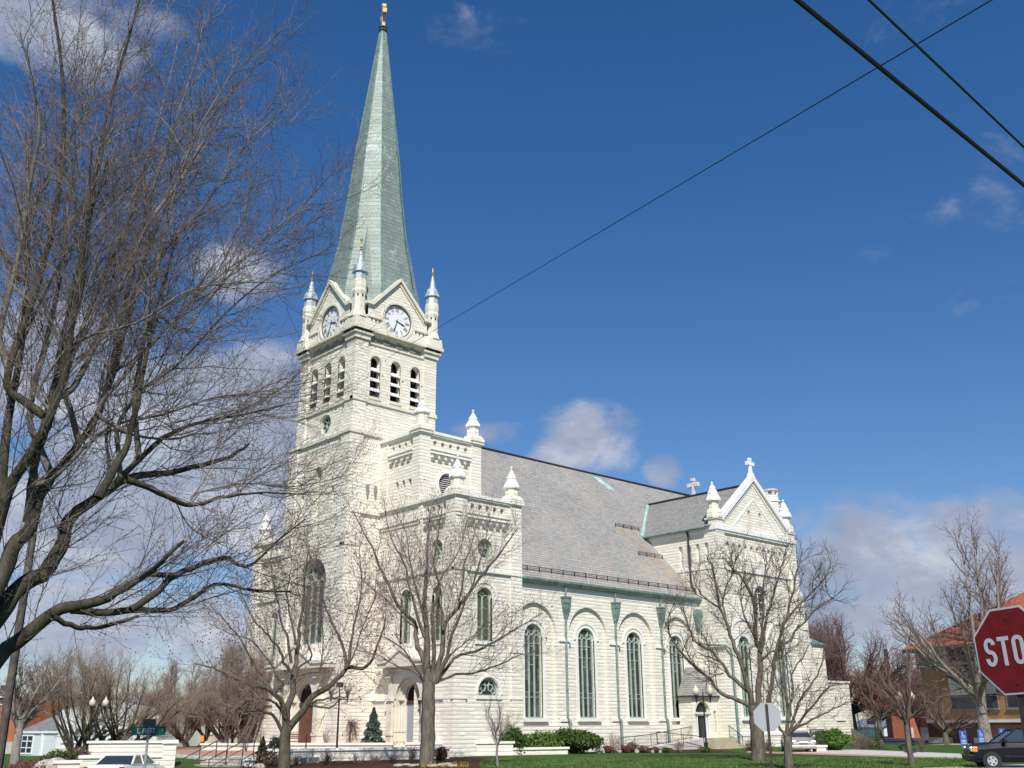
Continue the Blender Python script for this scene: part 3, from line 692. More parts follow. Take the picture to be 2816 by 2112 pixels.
bw.build_split('facade_block_wall', rock, CH); bt.build_split('facade_stone_trim', trim, CH); bg_.build_split('slot_shade_and_corbel_band', greyst, CH); bd.build_split('opening_dark_panel', dark, CH)

# tower windows on the front
f = lambda u, v, d: fX(TX-WL)(u, v, d+.16)
ft = MB()
ft.arc(archline(TY, 2.45, 12.55, 24), archline(TY, 2.25, 12.55, 24), f, -.12, .2)
po = arch(TY, 4.2, 7.9, 14.65, 20); pi = arch(TY, 3.9, 7.9, 14.5, 20); ft.arc(po[1:]+[po[0]], pi[1:]+[pi[0]], f, -.03, .2)
ft.prism(rect(TY-2.3, TY+2.3, 7.6, 7.9), f, -.15, .5)
ft.arc(archline(TY+.1, .80, 21.4), archline(TY+.1, .62, 21.4), f, -.05, .1); ft.prism(rect(TY-.6, TY+.8, 16.2, 16.4), f, -.08, .4)
g2 = lambda u, v, d: fX(TX-WU)(u, v, d+.16)
ft.band(circ(TY, 25.55, 1.02, 24), circ(TY, 25.55, .85, 24), g2, -.04, .1)
tall_window(CH, f, TY, 3.9, 7.9, 14.5, 4, .65, glass, t=.13, bars=((0, 9.5), (0, 11.3)))
tall_window(CH, f, TY+.1, 1.0, 16.4, 21.9, 2, .6, glass, trac=1)
rw = MB(); ring(rw, TY, 25.55, .85, .1, g2, .3, .42, 20); ring(rw, TY, 25.55, .28, .07, g2, .3, .42, 12)
for k in range(8):
    a = k*math.pi/4; ca_, sa_ = math.cos(a), math.sin(a)
    rw.prism([(TY+ca_*.26-sa_*.03, 25.55+sa_*.26+ca_*.03), (TY+ca_*.26+sa_*.03, 25.55+sa_*.26-ca_*.03), (TY+ca_*.78+sa_*.03, 25.55+sa_*.78-ca_*.03), (TY+ca_*.78-sa_*.03, 25.55+sa_*.78+ca_*.03)], g2, .3, .4)
o = rw.build('round_window', mint, CH, label='wheel window high on the tower front'); MB().prism(circ(TY, 25.55, .84), g2, .43, .45).build('pane', glass, o)

# ---- portals ---------------------------------------------------------------
def portal(x0, c, w, zimp, ztop, half, ze, zap, doorm, lbl):
    f = fX(x0); p = MB(); R = w/2
    for k in range(4):                              # stepped orders of the arch
        ro = R+.32-k*.17; d = -.25+k*.15
        p.arc(archline(c, ro+.17, zimp), archline(c, ro-.02, zimp), f, d, d+.4)
        for s in (-1, 1):
            u = c+s*(ro+.10)
            q0 = f(u, 0, d+.16); p.frustum(q0[0], q0[1], .9, zimp-.5, .105, .10, 8)
            p.frustum(q0[0], q0[1], zimp-.5, zimp-.12, .11, .19, 8); p.frustum(q0[0], q0[1], .35, .75, .17, .12, 8); p.frustum(q0[0], q0[1], 1.55, 1.68, .15, .15, 8)
            p.prism(rect(*sorted((c+s*ro, c+s*(ro+.17))), .2, zimp-.1), f, d+.14, d+.5)
    for s in (-1, 1):
        a, b = sorted((c+s*(R+.55), c+s*(R+1.15)))
        p.prism(rect(a, b, .2, zimp+.1), f, -.38, .3); p.prism(rect(a-.1, b+.1, zimp-.14, zimp+.06), f, -.5, .3)
        p.prism(rect(a-.05, b+.05, 1.3, 1.5), f, -.44, .3); p.prism(rect(a-.08, b+.08, .2, .8), f, -.46, .3)
        p.prism(rect(a+.1, b-.1, zimp+.1, ze-.5), f, -.32, .3); p.prism(rect(a, b, ze-.75, ze-.45), f, -.6, .3); p.prism(rect(a+.05, b+.15, ze-.45, ze-.1), f, -.72, .3)
    [p.prism(rect(*sorted((c+s*(R-.22), c+s*(R+.6))), zimp-.12, zimp), f, -.1, .5) for s in (-1, 1)]
    # spandrel wall under the canopy
    p.wall(lambda u, v, d: f(u, v, d-.28), [(c-R-.62, zimp), (c-R-.2, zimp)]+archline(c, R+.2, zimp)[::-1]+[(c+R+.2, zimp), (c+R+.62, zimp), (c+R+.62, ze), (c-R-.62, ze)], [], .3)
    o = p.build('portal', tanst, CH, label=lbl)
    # gabled canopy with flat kneelers
    q = MB(); g = half
    q.prism([(c-g, ze-.06), (c+g, ze-.06), (c+g, ze+.22), (c+g*.62, ze+.24), (c, zap), (c-g*.62, ze+.24), (c-g, ze+.22)], f, -1.0, .2)
    q.prism([(c-g-.08, ze+.22), (c-g*.60, ze+.24), (c, zap+.02), (c+g*.60, ze+.24), (c+g+.08, ze+.22), (c+g+.08, ze+.36), (c+g*.57, ze+.40), (c, zap+.22), (c-g*.57, ze+.40), (c-g-.08, ze+.36)], f, -1.12, .2)
    q.build('canopy', tanst, o)
    d = MB(); d.prism(rect(c-R+.22, c+R-.22, .3, zimp-.35), f, .48, .55)
    dd = d.build('door', doorm, o)
    MB().prism(rect(c-R+.1, c+R-.1, zimp-.35, zimp-.12), f, .40, .55).build('transom', mat('brown_transom', (.06, .03, .03), .5), dd)
    MB().prism([(c-R+.05, zimp-.1)]+archline(c, R-.05, zimp-.1)[::-1]+[(c+R-.05, zimp-.1)], f, .50, .53).build('fanlight', dark, o)
portal(XF, PC, 2.4, 3.78, 5.1, 2.85, 6.0, 7.05, greydoor, 'arched side portal with gabled canopy behind the large trunk')
portal(TX-WL, TY, 2.9, 3.78, 5.3, 4.1, 6.1, 7.65, wood, 'arched main portal with brown wooden doors')

# ---- nave ------------------------------------------------------------------
YN = 54.8; WC = [53.15, 58.92, 64.65, 70.2]
nw = MB(); nt = MB()
bays = [arch(c, 4.35, 1.9, 10.72, 22) for c in WC]; bays[0] = [(max(u, 51.35), v) for u, v in bays[0]]
fN = fY(YN); fB = lambda u, v, d: fY(YN)(u, v, d+.26)
nw.wall(fN, rect(51.3, 73.35, 0, 11.65), bays, .26)
for i, c in enumerate(WC):
    u0, u1 = max(c-2.4, 51.3), c+2.4
    nw.wall(fB, rect(u0, u1, 1.8, 10.9), [arch(c, 1.84, 2.42, 9.17, 18)], .30)
    po = [(c+1.36, 2.5)]+archline(c, 1.36, 8.22, 20)+[(c-1.36, 2.5)]; pi = [(c+1.22, 2.5)]+archline(c, 1.22, 8.22, 20)+[(c-1.22, 2.5)]
    nt.arc(archline(c, 1.42, 8.22, 20), archline(c, 1.22, 8.22, 20), fB, -.08, .1)
    nt.arc([(c+1.22, 2.42)]+archline(c, 1.22, 8.22, 20)+[(c-1.22, 2.42)], [(c+.92, 2.42)]+archline(c, .92, 8.25, 20)+[(c-.92, 2.42)], fB, -.02, .1)
    nt.prism([(c-1.25, 2.18), (c+1.25, 2.18), (c+1.25, 2.42), (c-1.25, 2.42)], fN, -.10, .5)
    tall_window(CH, fB, c, 1.84, 2.42, 9.17, 3, .28, glass, t=.10, bars=((2, 3.9), (0, 4.25), (1, 6.2), (2, 6.9), (1, 7.55), (2, 7.75)))
for a, b in ((55.6, 56.9), (61.35, 62.7), (67.1, 68.45)):
    nt.prism(rect(a, b, 7.98, 8.14), fN, -.12, .26); nt.prism(rect(a, b, 8.14, 8.26), fN, -.08, .26)
    nt.prism(rect(a, b, 2.18, 2.38), fN, -.10, .26)
nt.prism(rect(51.3, 73.35, 11.65, 12.15), fN, -.03, .3)
nw.box(51.3, 91.5, 81.1, 81.4, 0, 12.4); nw.box(91.2, 91.5, 54.9, 81.2, 0, 12.4)
nw.add([(91.3, 54.9, 12.4), (91.3, 81.3, 12.4), (91.3, 68.1, 26.4)], [(0, 1, 2)])
nw.build_split('nave_wall', rock, CH); nt.build_split('nave_stone_trim', trim, CH)
MB().add([(51.0, 54.38, 12.48), (91.9, 54.38, 12.48), (91.9, 68.1, 26.6), (51.0, 68.1, 26.6), (51.0, 81.8, 12.48), (91.9, 81.8, 12.48)], [(0, 1, 2, 3), (3, 2, 5, 4)]).build('nave_roof', slate, CH, label='long slate roof with rose coloured patches')
MB().tube([(51.0, 68.1, 26.66), (60, 68.1, 26.62), (72, 68.1, 26.58), (92, 68.1, 26.66)], .16, 6).build('ridge_cap', darkmetal, CH)
# gutter, snow rails, downpipes
gt = MB()
gt.add([(x, y, z) for x in (51.2, 73.4) for y, z in ((54.62, 12.1), (54.42, 12.16), (54.28, 12.36), (54.27, 12.52), (54.40, 12.53), (54.62, 12.3))], [(i, (i+1) % 6, 6+(i+1) % 6, 6+i) for i in range(6)]+[(0, 1, 2, 3, 4, 5), (11, 10, 9, 8, 7, 6)])
gt.build('gutter', patina, CH)
sg = MB()
def rail(mb, x0, x1, y, z, n, hgt=.42):
    for zz in (.16, .27, .38): mb.tube([(x0, y, z+zz), (x1, y, z+zz)], .022, 4)
    for i in range(n+1):
        x = x0+(x1-x0)*i/n; mb.box(x-.025, x+.025, y-.03, y+.03, z-.05, z+hgt)
rail(sg, 51.2, 73.3, 54.95, 13.05, 17); rail(sg, 70.0, 73.4, 61.2, 19.5, 3, .35); rail(sg, 69.6, 73.0, 58.2, 16.4, 3, .35)
sg.build_split('snow_rail', snowm, CH)
def downpipe(x, top=12.1, bot=.3, y=YN-.14, last=False):
    p = MB(); p.tube([(x, y-.1, top), (x, y-.04, 11.3)], .07, 8)
    p.tube([(x, y, 9.9), (x, y, 2.5), (x+.06, y-.18, 2.2), (x+.08, y-.18, bot)], .085, 8)
    for z in (8.6, 6.2, 4.4): p.tube([(x, y, z), (x, y, z+.07)], .11, 8)
    o = p.build('downpipe', pipem, CH)
    h = MB(); h.box(x-.34, x+.34, y-.32, y+.12, 10.85, 11.32); h.box(x-.39, x+.39, y-.37, y+.13, 11.25, 11.38)
    h.add([(x-.32, y-.30, 10.85), (x+.32, y-.30, 10.85), (x+.32, y+.12, 10.85), (x-.32, y+.12, 10.85), (x-.11, y-.1, 9.8), (x+.11, y-.1, 9.8), (x+.11, y+.1, 9.8), (x-.11, y+.1, 9.8)], [(0, 1, 5, 4), (1, 2, 6, 5), (2, 3, 7, 6), (3, 0, 4, 7), (4, 5, 6, 7)])
    h.tube([(x+.25, y-.1, 10.9), (x+.32, y-.02, 10.45), (x+.18, y-.02, 10.1)], .03, 5)
    h.build('rain_hopper', patina, o)
for x in (56.28, 62.05, 67.85): downpipe(x)
p = MB(); hx, hy = 72.95, YN-.16
p.tube([(hx, hy, 9.7), (hx, hy, 8.7), (hx+.15, hy-.1, 8.55), (hx+.25, 52.05, 8.3), (73.7, 51.95, 8.0), (73.9, 51.95, 7.6), (74.1, 51.98, .6)], .09, 8)
o = p.build('downpipe', pipem, CH, label='downpipe crossing onto the transept')
h = MB(); h.box(hx-.42, hx+.35, hy-.36, hy+.12, 10.95, 11.5); h.add([(hx-.40, hy-.34, 10.95), (hx+.33, hy-.34, 10.95), (hx+.33, hy+.12, 10.95), (hx-.40, hy+.12, 10.95), (hx-.11, hy-.1, 9.6), (hx+.11, hy-.1, 9.6), (hx+.11, hy+.1, 9.6), (hx-.11, hy+.1, 9.6)], [(0, 1, 5, 4), (1, 2, 6, 5), (2, 3, 7, 6), (3, 0, 4, 7)])
h.build('rain_hopper', patina, o)
MB().add([(80.0, 67.3, 25.82), (80.7, 67.3, 25.82), (80.7, 66.3, 24.8), (80.0, 66.3, 24.8)], [(0, 1, 2, 3)]).build('roof_hatch', patina, CH) if False else None
sk = MB(); sk.add([(a, b, c+.07) for a, b, c in ((74.2, 67.6, 26.09), (75.0, 67.6, 26.09), (75.9, 66.3, 24.75), (75.1, 66.3, 24.75))]+[(a, b, c-.05) for a, b, c in ((74.2, 67.6, 26.09), (75.0, 67.6, 26.09), (75.9, 66.3, 24.75), (75.1, 66.3, 24.75))], [(0, 1, 2, 3), (0, 4, 5, 1), (1, 5, 6, 2), (2, 6, 7, 3), (3, 7, 4, 0)])
sk.build('roof_hatch', ppale, CH)

# ---- transept --------------------------------------------------------------
X0, X1, YT, XR = 73.35, 86.1, 52.2, 79.75
t = MB(); tt = MB(); td = MB()
fT = fY(YT); fT2 = lambda u, v, d: fT(u, v, d+.15)
Wt = [arch(76.35, 1.7, 2.5, 9.25, 16), arch(82.15, 1.7, 2.5, 9.25, 16)]
rose = [(79.55+1.12*math.cos(2*math.pi*i/24), 12.45+1.48*math.sin(2*math.pi*i/24)) for i in range(24)]
arc11 = [arch(75.05+i*.94, .52, 16.2, 17.5, 8) for i in range(11)]
t.wall(fT2, rect(X0+1.15, X1-1.15, 0, 18.5), Wt+[rose]+arc11, .4)
for i in range(11): tt.prism(rect(75.05+i*.94-.3, 75.05+i*.94+.3, 16.1, 17.6), fT, .42, .45)
t.pier(fT, X0, X0+1.15, 0, 19.4, .9, True); t.pier(fT, X1-1.15, X1, 0, 19.4, .9, False)
for a, b in ((X0, X0+1.15), (X1-1.15, X1)):
    for z in (12.0, 15.0): tt.prism(rect(a-.03, b+.03, z, z+.15), fT, -.06, .5)
t.prism(rect(X1-.02, X1+.55, 0, 13.5), fT, .02, 1.0); t.prism(rect(X1+.5, X1+.95, 0, 9.8), fT, .04, 1.0)
tt.prism([(X1-.02, 14.2), (X1-.02, 13.5), (X1+.6, 13.5)], fT, 0, 1.02); tt.prism([(X1+.5, 10.4), (X1+.5, 9.8), (X1+1.0, 9.8)], fT, .02, 1.02)
tt.prism(rect(X0-.1, X1+.1, 18.45, 18.85), fT, -.14, .5); tt.prism(rect(X0-.02, X1+.02, 18.25, 18.45), fT, -.04, .5)
tt.prism(rect(X0+1.1, X1-1.1, 14.95, 15.1), fT, .02, .4); tt.prism(rect(X0+1, X1-1, .95, 1.15), fT, -.05, .4); t.prism(rect(X0+1.1, X1-1.1, 0, .95), fT, 0, .3)
g0, g1, za = X0+.95, X1-.95, 23.95
sl = [arch(78.85, .42, 19.3, 20.9, 8), arch(80.65, .42, 19.3, 20.9, 8)]
t.wall(fT2, [(g0, 18.8), (g1, 18.8), (g1, 19.4), (XR, za-.35), (g0, 19.4)], sl, .3)
for s in sl: td.prism(s, fT, .44, .46)
lat = MB()
for c in (78.85, 80.65):
    for k in range(9): lat.prism(rect(c-.2, c+.2, 19.35+k*.16, 19.39+k*.16), fT, .38, .41)
lat.build_split('gable_lattice', whitest, CH)
for s, ge in ((-1, g0), (1, g1)):
    tt.prism([(ge+s*-.0, 19.35), (ge, 19.95), (XR, za+.42), (XR, za-.12)], fT, -.12, .55)
    tt.prism([(ge+s*-.35, 19.2), (ge+s*-.3, 19.36), (XR, za-.32), (XR, za-.50)], fT, .06, .5)
    tt.prism([(ge-s*1.9, 19.05), (ge-s*1.6, 19.05), (XR, za-1.75), (XR, za-2.0)], fT, .10, .3)
for c in (76.35, 82.15):
    tt.arc(archline(c, 2.30, 8.5, 20), archline(c, 2.12, 8.5, 20), fT2, -.10, .1)
    tt.arc([(c+1.1, 2.5)]+archline(c, 1.1, 8.4, 20)+[(c-1.1, 2.5)], [(c+.85, 2.5)]+archline(c, .85, 8.4, 20)+[(c-.85, 2.5)], fT2, -.03, .1)
    tt.prism(rect(c-1.2, c+1.2, 2.2, 2.5), fT, -.08, .5)
    tall_window(CH, fT2, c, 1.7, 2.5, 9.25, 3, .3, glass, t=.10, bars=((2, 3.9), (0, 5.5), (1, 6.8)))
tt.band([(79.55+1.36*math.cos(2*math.pi*i/24), 12.45+1.75*math.sin(2*math.pi*i/24)) for i in range(24)], rose, fT2, -.05, .1)
rm = MB(); rm.band(rose, [(79.55+(u-79.55)*.9, 12.45+(v-12.45)*.9) for u, v in rose], fT2, .2, .35)
for z in (11.6, 12.45, 13.3): rm.prism(rect(78.5, 80.6, z-.03, z+.03), fT2, .28, .35)
rm.prism(rect(79.5, 79.6, 11, 13.9), fT2, .27, .35)
o = rm.build('oval_window', whitest, CH); MB().prism(rose, fT2, .36, .38).build('pane', mat('grey_glass', (.10, .11, .11), .3), o)
# west wall of the transept, with four tall blind arches
f73 = fX(X0); blind = [arch(53.45+i*.97, .46, 15.35, 17.4, 8) for i in range(4)]
t.wall(f73, rect(53.05, 62.0, 0, 18.3), blind, .3)
for i in range(4): tt.prism(rect(53.45+i*.97-.3, 53.45+i*.97+.3, 15.2, 17.5), f73, .27, .3)
tt.prism(rect(52.9, 61.5, 15.0, 15.2), f73, -.07, .2); tt.prism(rect(53.0, 62.0, 18.3, 18.75), f73, -.04, .2)
t.box(X1-.3, X1-.02, 53.0, 66.0, 0, 18.6)
t.pier(f73, YT, YT+.86, 0, 19.4, .5, True); tt.prism(rect(YT-.05, YT+1.2, 18.45, 18.85), f73, -.14, .5)
t.build('transept_wall', rock, CH); tt.build_split('transept_stone_trim', whitest, CH); td.build_split('gable_slit', dark, CH)
MB().add([(72.95, 52.7, 18.78), (73.9, 52.7, 19.25), (XR, 52.7, 23.5), (86.6, 52.7, 18.78), (72.95, 60.6, 18.78), (73.9, 61.0, 19.25), (XR, 65.2, 23.5), (86.6, 65.2, 18.78)], [(0, 1, 5, 4), (1, 2, 6, 5), (2, 3, 7, 6)]).build('transept_roof', slate2, CH)
MB().tube([(XR, 52.9, 23.56), (XR, 65.3, 23.56)], .14, 6).build('ridge_cap', darkmetal, CH)
gt = MB(); gt.tube([(72.9, 53.1, 18.68), (72.9, 60.8, 18.68)], .12, 6); gt.build('gutter', patina, CH, label='thin green gutter of the transept roof')
MB().tube([(72.95, 60.5, 18.75), (76.3, 62.8, 21.2), (XR, 65.15, 23.55)], .13, 5).build('valley_flashing', ppale, CH)
MB().tube([(73.2, 55.45, 18.6), (73.2, 55.3, 18.2), (73.24, 55.3, 13.9), (73.2, 54.9, 13.2), (73.2, 54.75, 12.7)], .075, 8).build('downpipe', darkmetal, CH, label='black downpipe on the transept side')
for (x, y), lb in (((X0+.55, YT+.55), 'left pinnacle of the transept gable'), ((X1-.55, YT+.55), 'right pinnacle of the transept gable')):
    b = MB(); b.frustum(x, y, 19.4, 19.55, .92, .92, 4); b.frustum(x, y, 19.55, 20.2, .78, .74, 8); b.frustum(x, y, 20.2, 20.4, .74, .5, 8); b.frustum(x, y, 20.4, 21.05, .47, .47, 8)
    o = b.build('pinnacle', rock, CH, label=lb)
    MB().lathe(x, y, [(.60, 21.05), (.72, 21.12), (.70, 21.28), (.47, 21.75), (.52, 21.8), (.30, 22.2), (.34, 22.25), (.13, 22.62), (.05, 22.66), (.12, 22.75), (.03, 22.95)], 8).build('cap', whitest, o)
def stone_cross(x, y, z, h, axis, lbl, m):
    c = MB(); c.frustum(x, y, z-.3, z+.18*h, .42, .30, 4); w = h*.075
    if axis == 'x':
        c.add([(x-w*1.6, y-.11, z+.15*h), (x+w*1.6, y-.11, z+.15*h), (x+w*1.6, y+.11, z+.15*h), (x-w*1.6, y+.11, z+.15*h), (x-w, y-.1, z+.62*h), (x+w, y-.1, z+.62*h), (x+w, y+.1, z+.62*h), (x-w, y+.1, z+.62*h)], [(0, 1, 5, 4), (1, 2, 6, 5), (2, 3, 7, 6), (3, 0, 4, 7)])
        c.box(x-w, x+w, y-.12, y+.12, z+.6*h, z+h); c.box(x-.27*h, x+.27*h, y-.115, y+.115, z+.62*h, z+.78*h)
        for s in (-1, 1): c.box(x+s*.25*h-.07*h, x+s*.25*h+.07*h, y-.15, y+.15, z+.60*h, z+.80*h)
        c.box(x-.09*h, x+.09*h, y-.14, y+.14, z+.86*h, z+1.02*h)
    else:
        c.box(x-.12, x+.12, y-w, y+w, z+.1*h, z+h); c.box(x-.115, x+.115, y-.28*h, y+.28*h, z+.58*h, z+.74*h)
        for s in (-1, 1): c.box(x-.2, x+.2, y+s*.26*h-.09*h, y+s*.26*h+.09*h, z+.55*h, z+.77*h)
        c.box(x-.2, x+.2, y-.10*h, y+.10*h, z+.86*h, z+1.02*h)
    c.build('stone_cross', m, CH, label=lbl)
stone_cross(XR-.05, YT+.15, 24.3, 1.75, 'x', 'white stone cross on the transept gable', whitest)
stone_cross(91.75, 68.1, 26.6, 2.2, 'y', 'weathered stone cross at the far end of the ridge', vary('lichen_stone', (.60, .52, .50), (.80, .76, .74), 5, .8))
# porch in the angle
pf = lambda u, v, d: (u, 53.45+d, v)
PX = 71.2
pw = MB(); pw.wall(pf, rect(69.8, 73.3, 0, 4.05), [arch(PX, 1.95, .85, 3.72, 14), rect(72.75, 73.1, 1.2, 3.0)], .35)
pw.wall(fX(69.8), rect(53.45, 54.8, 0, 4.05), [], .2)
pp = pw.build('porch', rock, CH, label='small side porch with steep hipped slate roof')
MB().add([(69.55, 53.2, 4.2), (73.3, 53.2, 4.2), (73.3, 54.7, 4.2), (69.55, 54.7, 4.2), (70.9, 54.3, 6.45), (72.5, 54.3, 6.45), (72.5, 54.8, 6.45), (70.9, 54.8, 6.45)], [(0, 1, 5, 4), (1, 2, 6, 5), (3, 0, 4, 7), (4, 5, 6, 7)]).build('porch_roof', slate2, pp)
q = MB(); q.box(69.48, 73.33, 53.12, 54.7, 4.08, 4.2); q.build('porch_cornice', darkmetal, pp)
q = MB(); q.box(69.62, 73.3, 53.3, 54.7, 3.86, 4.08); q.arc(archline(PX, 1.22, 2.75, 12), archline(PX, .98, 2.75, 12), pf, -.04, .1); q.prism(rect(70.1, 72.3, 2.72, 2.88), pf, -.05, .3); q.build('porch_trim', tanst, pp)
q = MB()
for a, b in ((PX-.97, PX-.89), (PX-.67, PX-.57), (PX+.57, PX+.67), (PX+.89, PX+.97)): q.prism(rect(a, b, .85, 2.75), pf, .1, .3)
q.prism(rect(PX-.57, PX+.57, 2.6, 2.72), pf, .1, .3); q.build('door_frame', white, pp)
MB().prism(arch(PX, 1.94, .86, 3.71, 14), pf, .32, .34).build('door_glass', mat('black_glass', (.02, .022, .024), .15), pp); MB().prism(rect(72.75, 73.1, 1.2, 3.0), pf, .3, .32).build('side_pane', mat('bronze_glass', (.08, .07, .065), .25), pp)
# chimney, low side wings behind the transept
c = MB(); c.lathe(88.9, 56.2, [(.95, 17), (.85, 23.6), (.95, 23.65), (.92, 23.85), (.78, 23.9), (.78, 24.35), (.3, 24.36)], 10)
for i in range(6):
    a = i*math.pi/3; c.frustum(88.9+.62*math.cos(a), 56.2+.62*math.sin(a), 24.3, 24.85, .14, .14, 4)
c.lathe(88.9, 56.2, [(.3, 24.83), (.80, 24.84), (.80, 24.98), (.2, 25.1)], 10); c.build('chimney', rock, CH)
s = MB(); sr = MB(); sw = MB()
yS = 54.8; fS = fY(yS)
s.wall(fS, rect(X1-.1, 91.7, 0, 9.9), [arch(88.1, .9, 5.6, 8.2, 10), arch(89.9, .9, 5.6, 8.2, 10)], .3); s.box(X1, 91.7, yS+.35, 62, 0, 9.8)
s.wall(fY(yS-.02), rect(91.7, 93.9, 0, 9.3), [rect(92.1, 92.5, 5.4, 7.6), rect(93.0, 93.4, 5.4, 7.6)], .3); s.box(91.7, 93.9, yS+.35, 60, 0, 9.25)
s.wall(fS, rect(93.9, 98.0, 0, 5.8), [rect(95.0, 95.38, 2.35, 4.4), rect(95.95, 96.33, 2.35, 4.4)], .3); s.box(93.9, 98.0, yS+.35, 60, 0, 5.7)
s.wall(fY(yS-.6), rect(88.5, 91.0, 0, 4.6), [rect(89.3, 89.68, 2.0, 3.9), rect(90.2, 90.58, 2.0, 3.9)], .3); s.box(88.5, 91.0, yS-.25, yS+.3, 0, 4.55)
s.box(X1+.9, 87.4, yS-.9, yS+.2, 0, 12.0)
s.build_split('sacristy_wall', rock, CH)
for a, b, z in ((91.6, 94.0, 9.25), (93.9, 98.1, 5.8)): sr.box(a, b, yS-.12, 60, z, z+.18)
sr.box(94.9, 96.5, yS-.12, yS+.2, 2.15, 2.35); sr.build_split('sacristy_trim', whitest, CH)
for a, b, z0, z1 in ((95.0, 95.38, 2.35, 4.4), (95.95, 96.33, 2.35, 4.4), (92.1, 92.5, 5.4, 7.6), (93.0, 93.4, 5.4, 7.6)): sw.prism(rect(a, b, z0, z1), fS, .28, .3)
sw.prism(rect(89.3, 89.68, 2.0, 3.9), fY(yS-.6), .28, .3); sw.prism(rect(90.2, 90.58, 2.0, 3.9), fY(yS-.6), .28, .3)
for c in (88.1, 89.9): sw.prism(arch(c, .9, 5.6, 8.2, 10), fS, .28, .3)
sw.build_split('sacristy_window', mat('pale_blind', (.35, .40, .36), .5), CH)
sr = MB(); sr.add([(91.4, yS-.3, 9.43), (94.1, yS-.3, 9.43), (94.1, yS+2.5, 10.6), (91.4, yS+2.5, 10.6)], [(0, 1, 2, 3)]); sr.box(86.9, 87.7, yS-1.2, yS+.2, 12.0, 12.25); sr.add([(86.9, yS-1.2, 12.25), (87.7, yS-1.2, 12.25), (87.3, yS-.3, 13.0)], [(0, 1, 2)])
sr.build_split('green_wing_roof', patina, CH)
# ================================================================== ground, street, paths
def sm(t): t = min(max(t, 0), 1); return t*t*(3-2*t)
def gh(x, y):
    """terrain height: flat lawn, the cross street on the left lies lower"""
    az = math.degrees(math.atan2(y, x)); r = math.hypot(x, y)
    return -.62*sm((az-60)/6.0)*(1-sm((r-56)/7.0)*(1-sm((az-66.5)/1.5)))
def grid(name, p00, p10, p11, p01, n, m_, dz, mt, kind='structure', follow=True):
    V = []; F = []
    for j in range(m_+1):
        for i in range(n+1):
            a, b = i/n, j/m_
            x = (1-a)*(1-b)*p00[0]+a*(1-b)*p10[0]+a*b*p11[0]+(1-a)*b*p01[0]; y = (1-a)*(1-b)*p00[1]+a*(1-b)*p10[1]+a*b*p11[1]+(1-a)*b*p01[1]
            V.append((x, y, (gh(x, y) if follow else 0)+dz))
    for j in range(m_):
        for i in range(n): F.append((j*(n+1)+i, j*(n+1)+i+1, (j+1)*(n+1)+i+1, (j+1)*(n+1)+i))
    q = MB(); q.v = V; q.f = F; o = q.build(name, mt, None, local=True, smooth=True)
    if kind: o['kind'] = kind
    return o
def m_grass(T, b):
    o = objc(T); n = T.noise(o, 1.1, 8, .7); n2 = T.noise(T.vmul(o, (1, 1, 1)), 14, 4, .8)
    k = T.math('ADD', T.math('MULTIPLY', n, .55), T.math('MULTIPLY', n2, .45))
    T.put(b.inputs['Base Color'], T.ramp(k, [(.32, (.026, .070, .012)), (.5, (.048, .112, .020)), (.68, (.105, .165, .040))])); bump(T, b, n2, .05)
grassm = mat('spring_lawn', rough=.9, spec=.15, build=m_grass)
def m_mulch(T, b):
    o = objc(T); n = T.noise(o, 6, 6, .75)
    T.put(b.inputs['Base Color'], T.ramp(n, [(.35, (.035, .018, .011)), (.55, (.085, .042, .026)), (.7, (.14, .075, .05))])); bump(T, b, n, .06)
mulch = mat('bark_mulch', rough=.95, spec=.1, build=m_mulch)
conc = vary('pale_concrete', (.50, .465, .42), (.60, .57, .52), 1.4, .85, bdist=.003, bscale=30)
asph = vary('asphalt', (.045, .046, .05), (.065, .066, .07), 3, .9, bdist=.004, bscale=40)
pave = vary('red_brick_paving', (.36, .20, .14), (.48, .29, .21), 6, .85)
V = []; F = []
xs = sorted(set([-600, -300, -120, -60, -30, -10, 0]+[i*3 for i in range(1, 50)]+[170, 220, 300, 450, 700, 1200, 2500]))
for y in xs:
    for x in xs: V.append((x, y, gh(x, y)-.0))
N = len(xs)
for j in range(N-1):
    for i in range(N-1): F.append((j*N+i, j*N+i+1, (j+1)*N+i+1, (j+1)*N+i))
q = MB(); q.v = V; q.f = F; gobj = q.build('ground', grassm, None, local=True, smooth=True); gobj['kind'] = 'structure'
# near street and kerb in front of the lawn (just below the frame)
def P2(px, py, z=0.0): p = onZ((px, py), z); return (p[0], p[1])
grid('road', (44, 2), (16, 44), (4, 40), (28, -8), 40, 6, .012, asph)
mulchbed = grid('mulch_bed', P2(640, 2112), P2(1180, 2112), P2(1335, 2085), P2(760, 2076), 24, 8, .010, mulch)
grid('mulch_bed', P2(1160, 2120), P2(1320, 2112), P2(1350, 2084), P2(1180, 2079), 6, 6, .018, mulch)
grid('mulch_bed', P2(-60, 2106), P2(240, 2106), P2(240, 2088), P2(-20, 2092), 16, 6, .05, mulch)
grid('shrub_bed', P2(1545, 2071), P2(2040, 2070.5), (73.2, 54.6), (52, 54.1), 10, 4, .012, mulch)
grid('brick_path', P2(2050, 2070.5), P2(2640, 2089), P2(2630, 2084.5), P2(2060, 2066), 20, 2, .022, pave)
grid('brick_path', P2(1225, 2078), P2(1500, 2072), P2(1500, 2068.5), P2(1225, 2070), 12, 2, .024, pave)
grid('driveway', P2(2140, 2069.5), P2(2660, 2086), P2(2640, 2073), P2(2280, 2059), 24, 4, .016, conc)
grid('parking_lot', P2(2440, 2046), P2(2900, 2054), P2(3000, 2024), P2(2400, 2022), 20, 6, .016, asph)
grid('sidewalk', P2(2545, 2049), P2(2900, 2049), P2(2900, 2034), P2(2640, 2044), 12, 2, .022, conc)
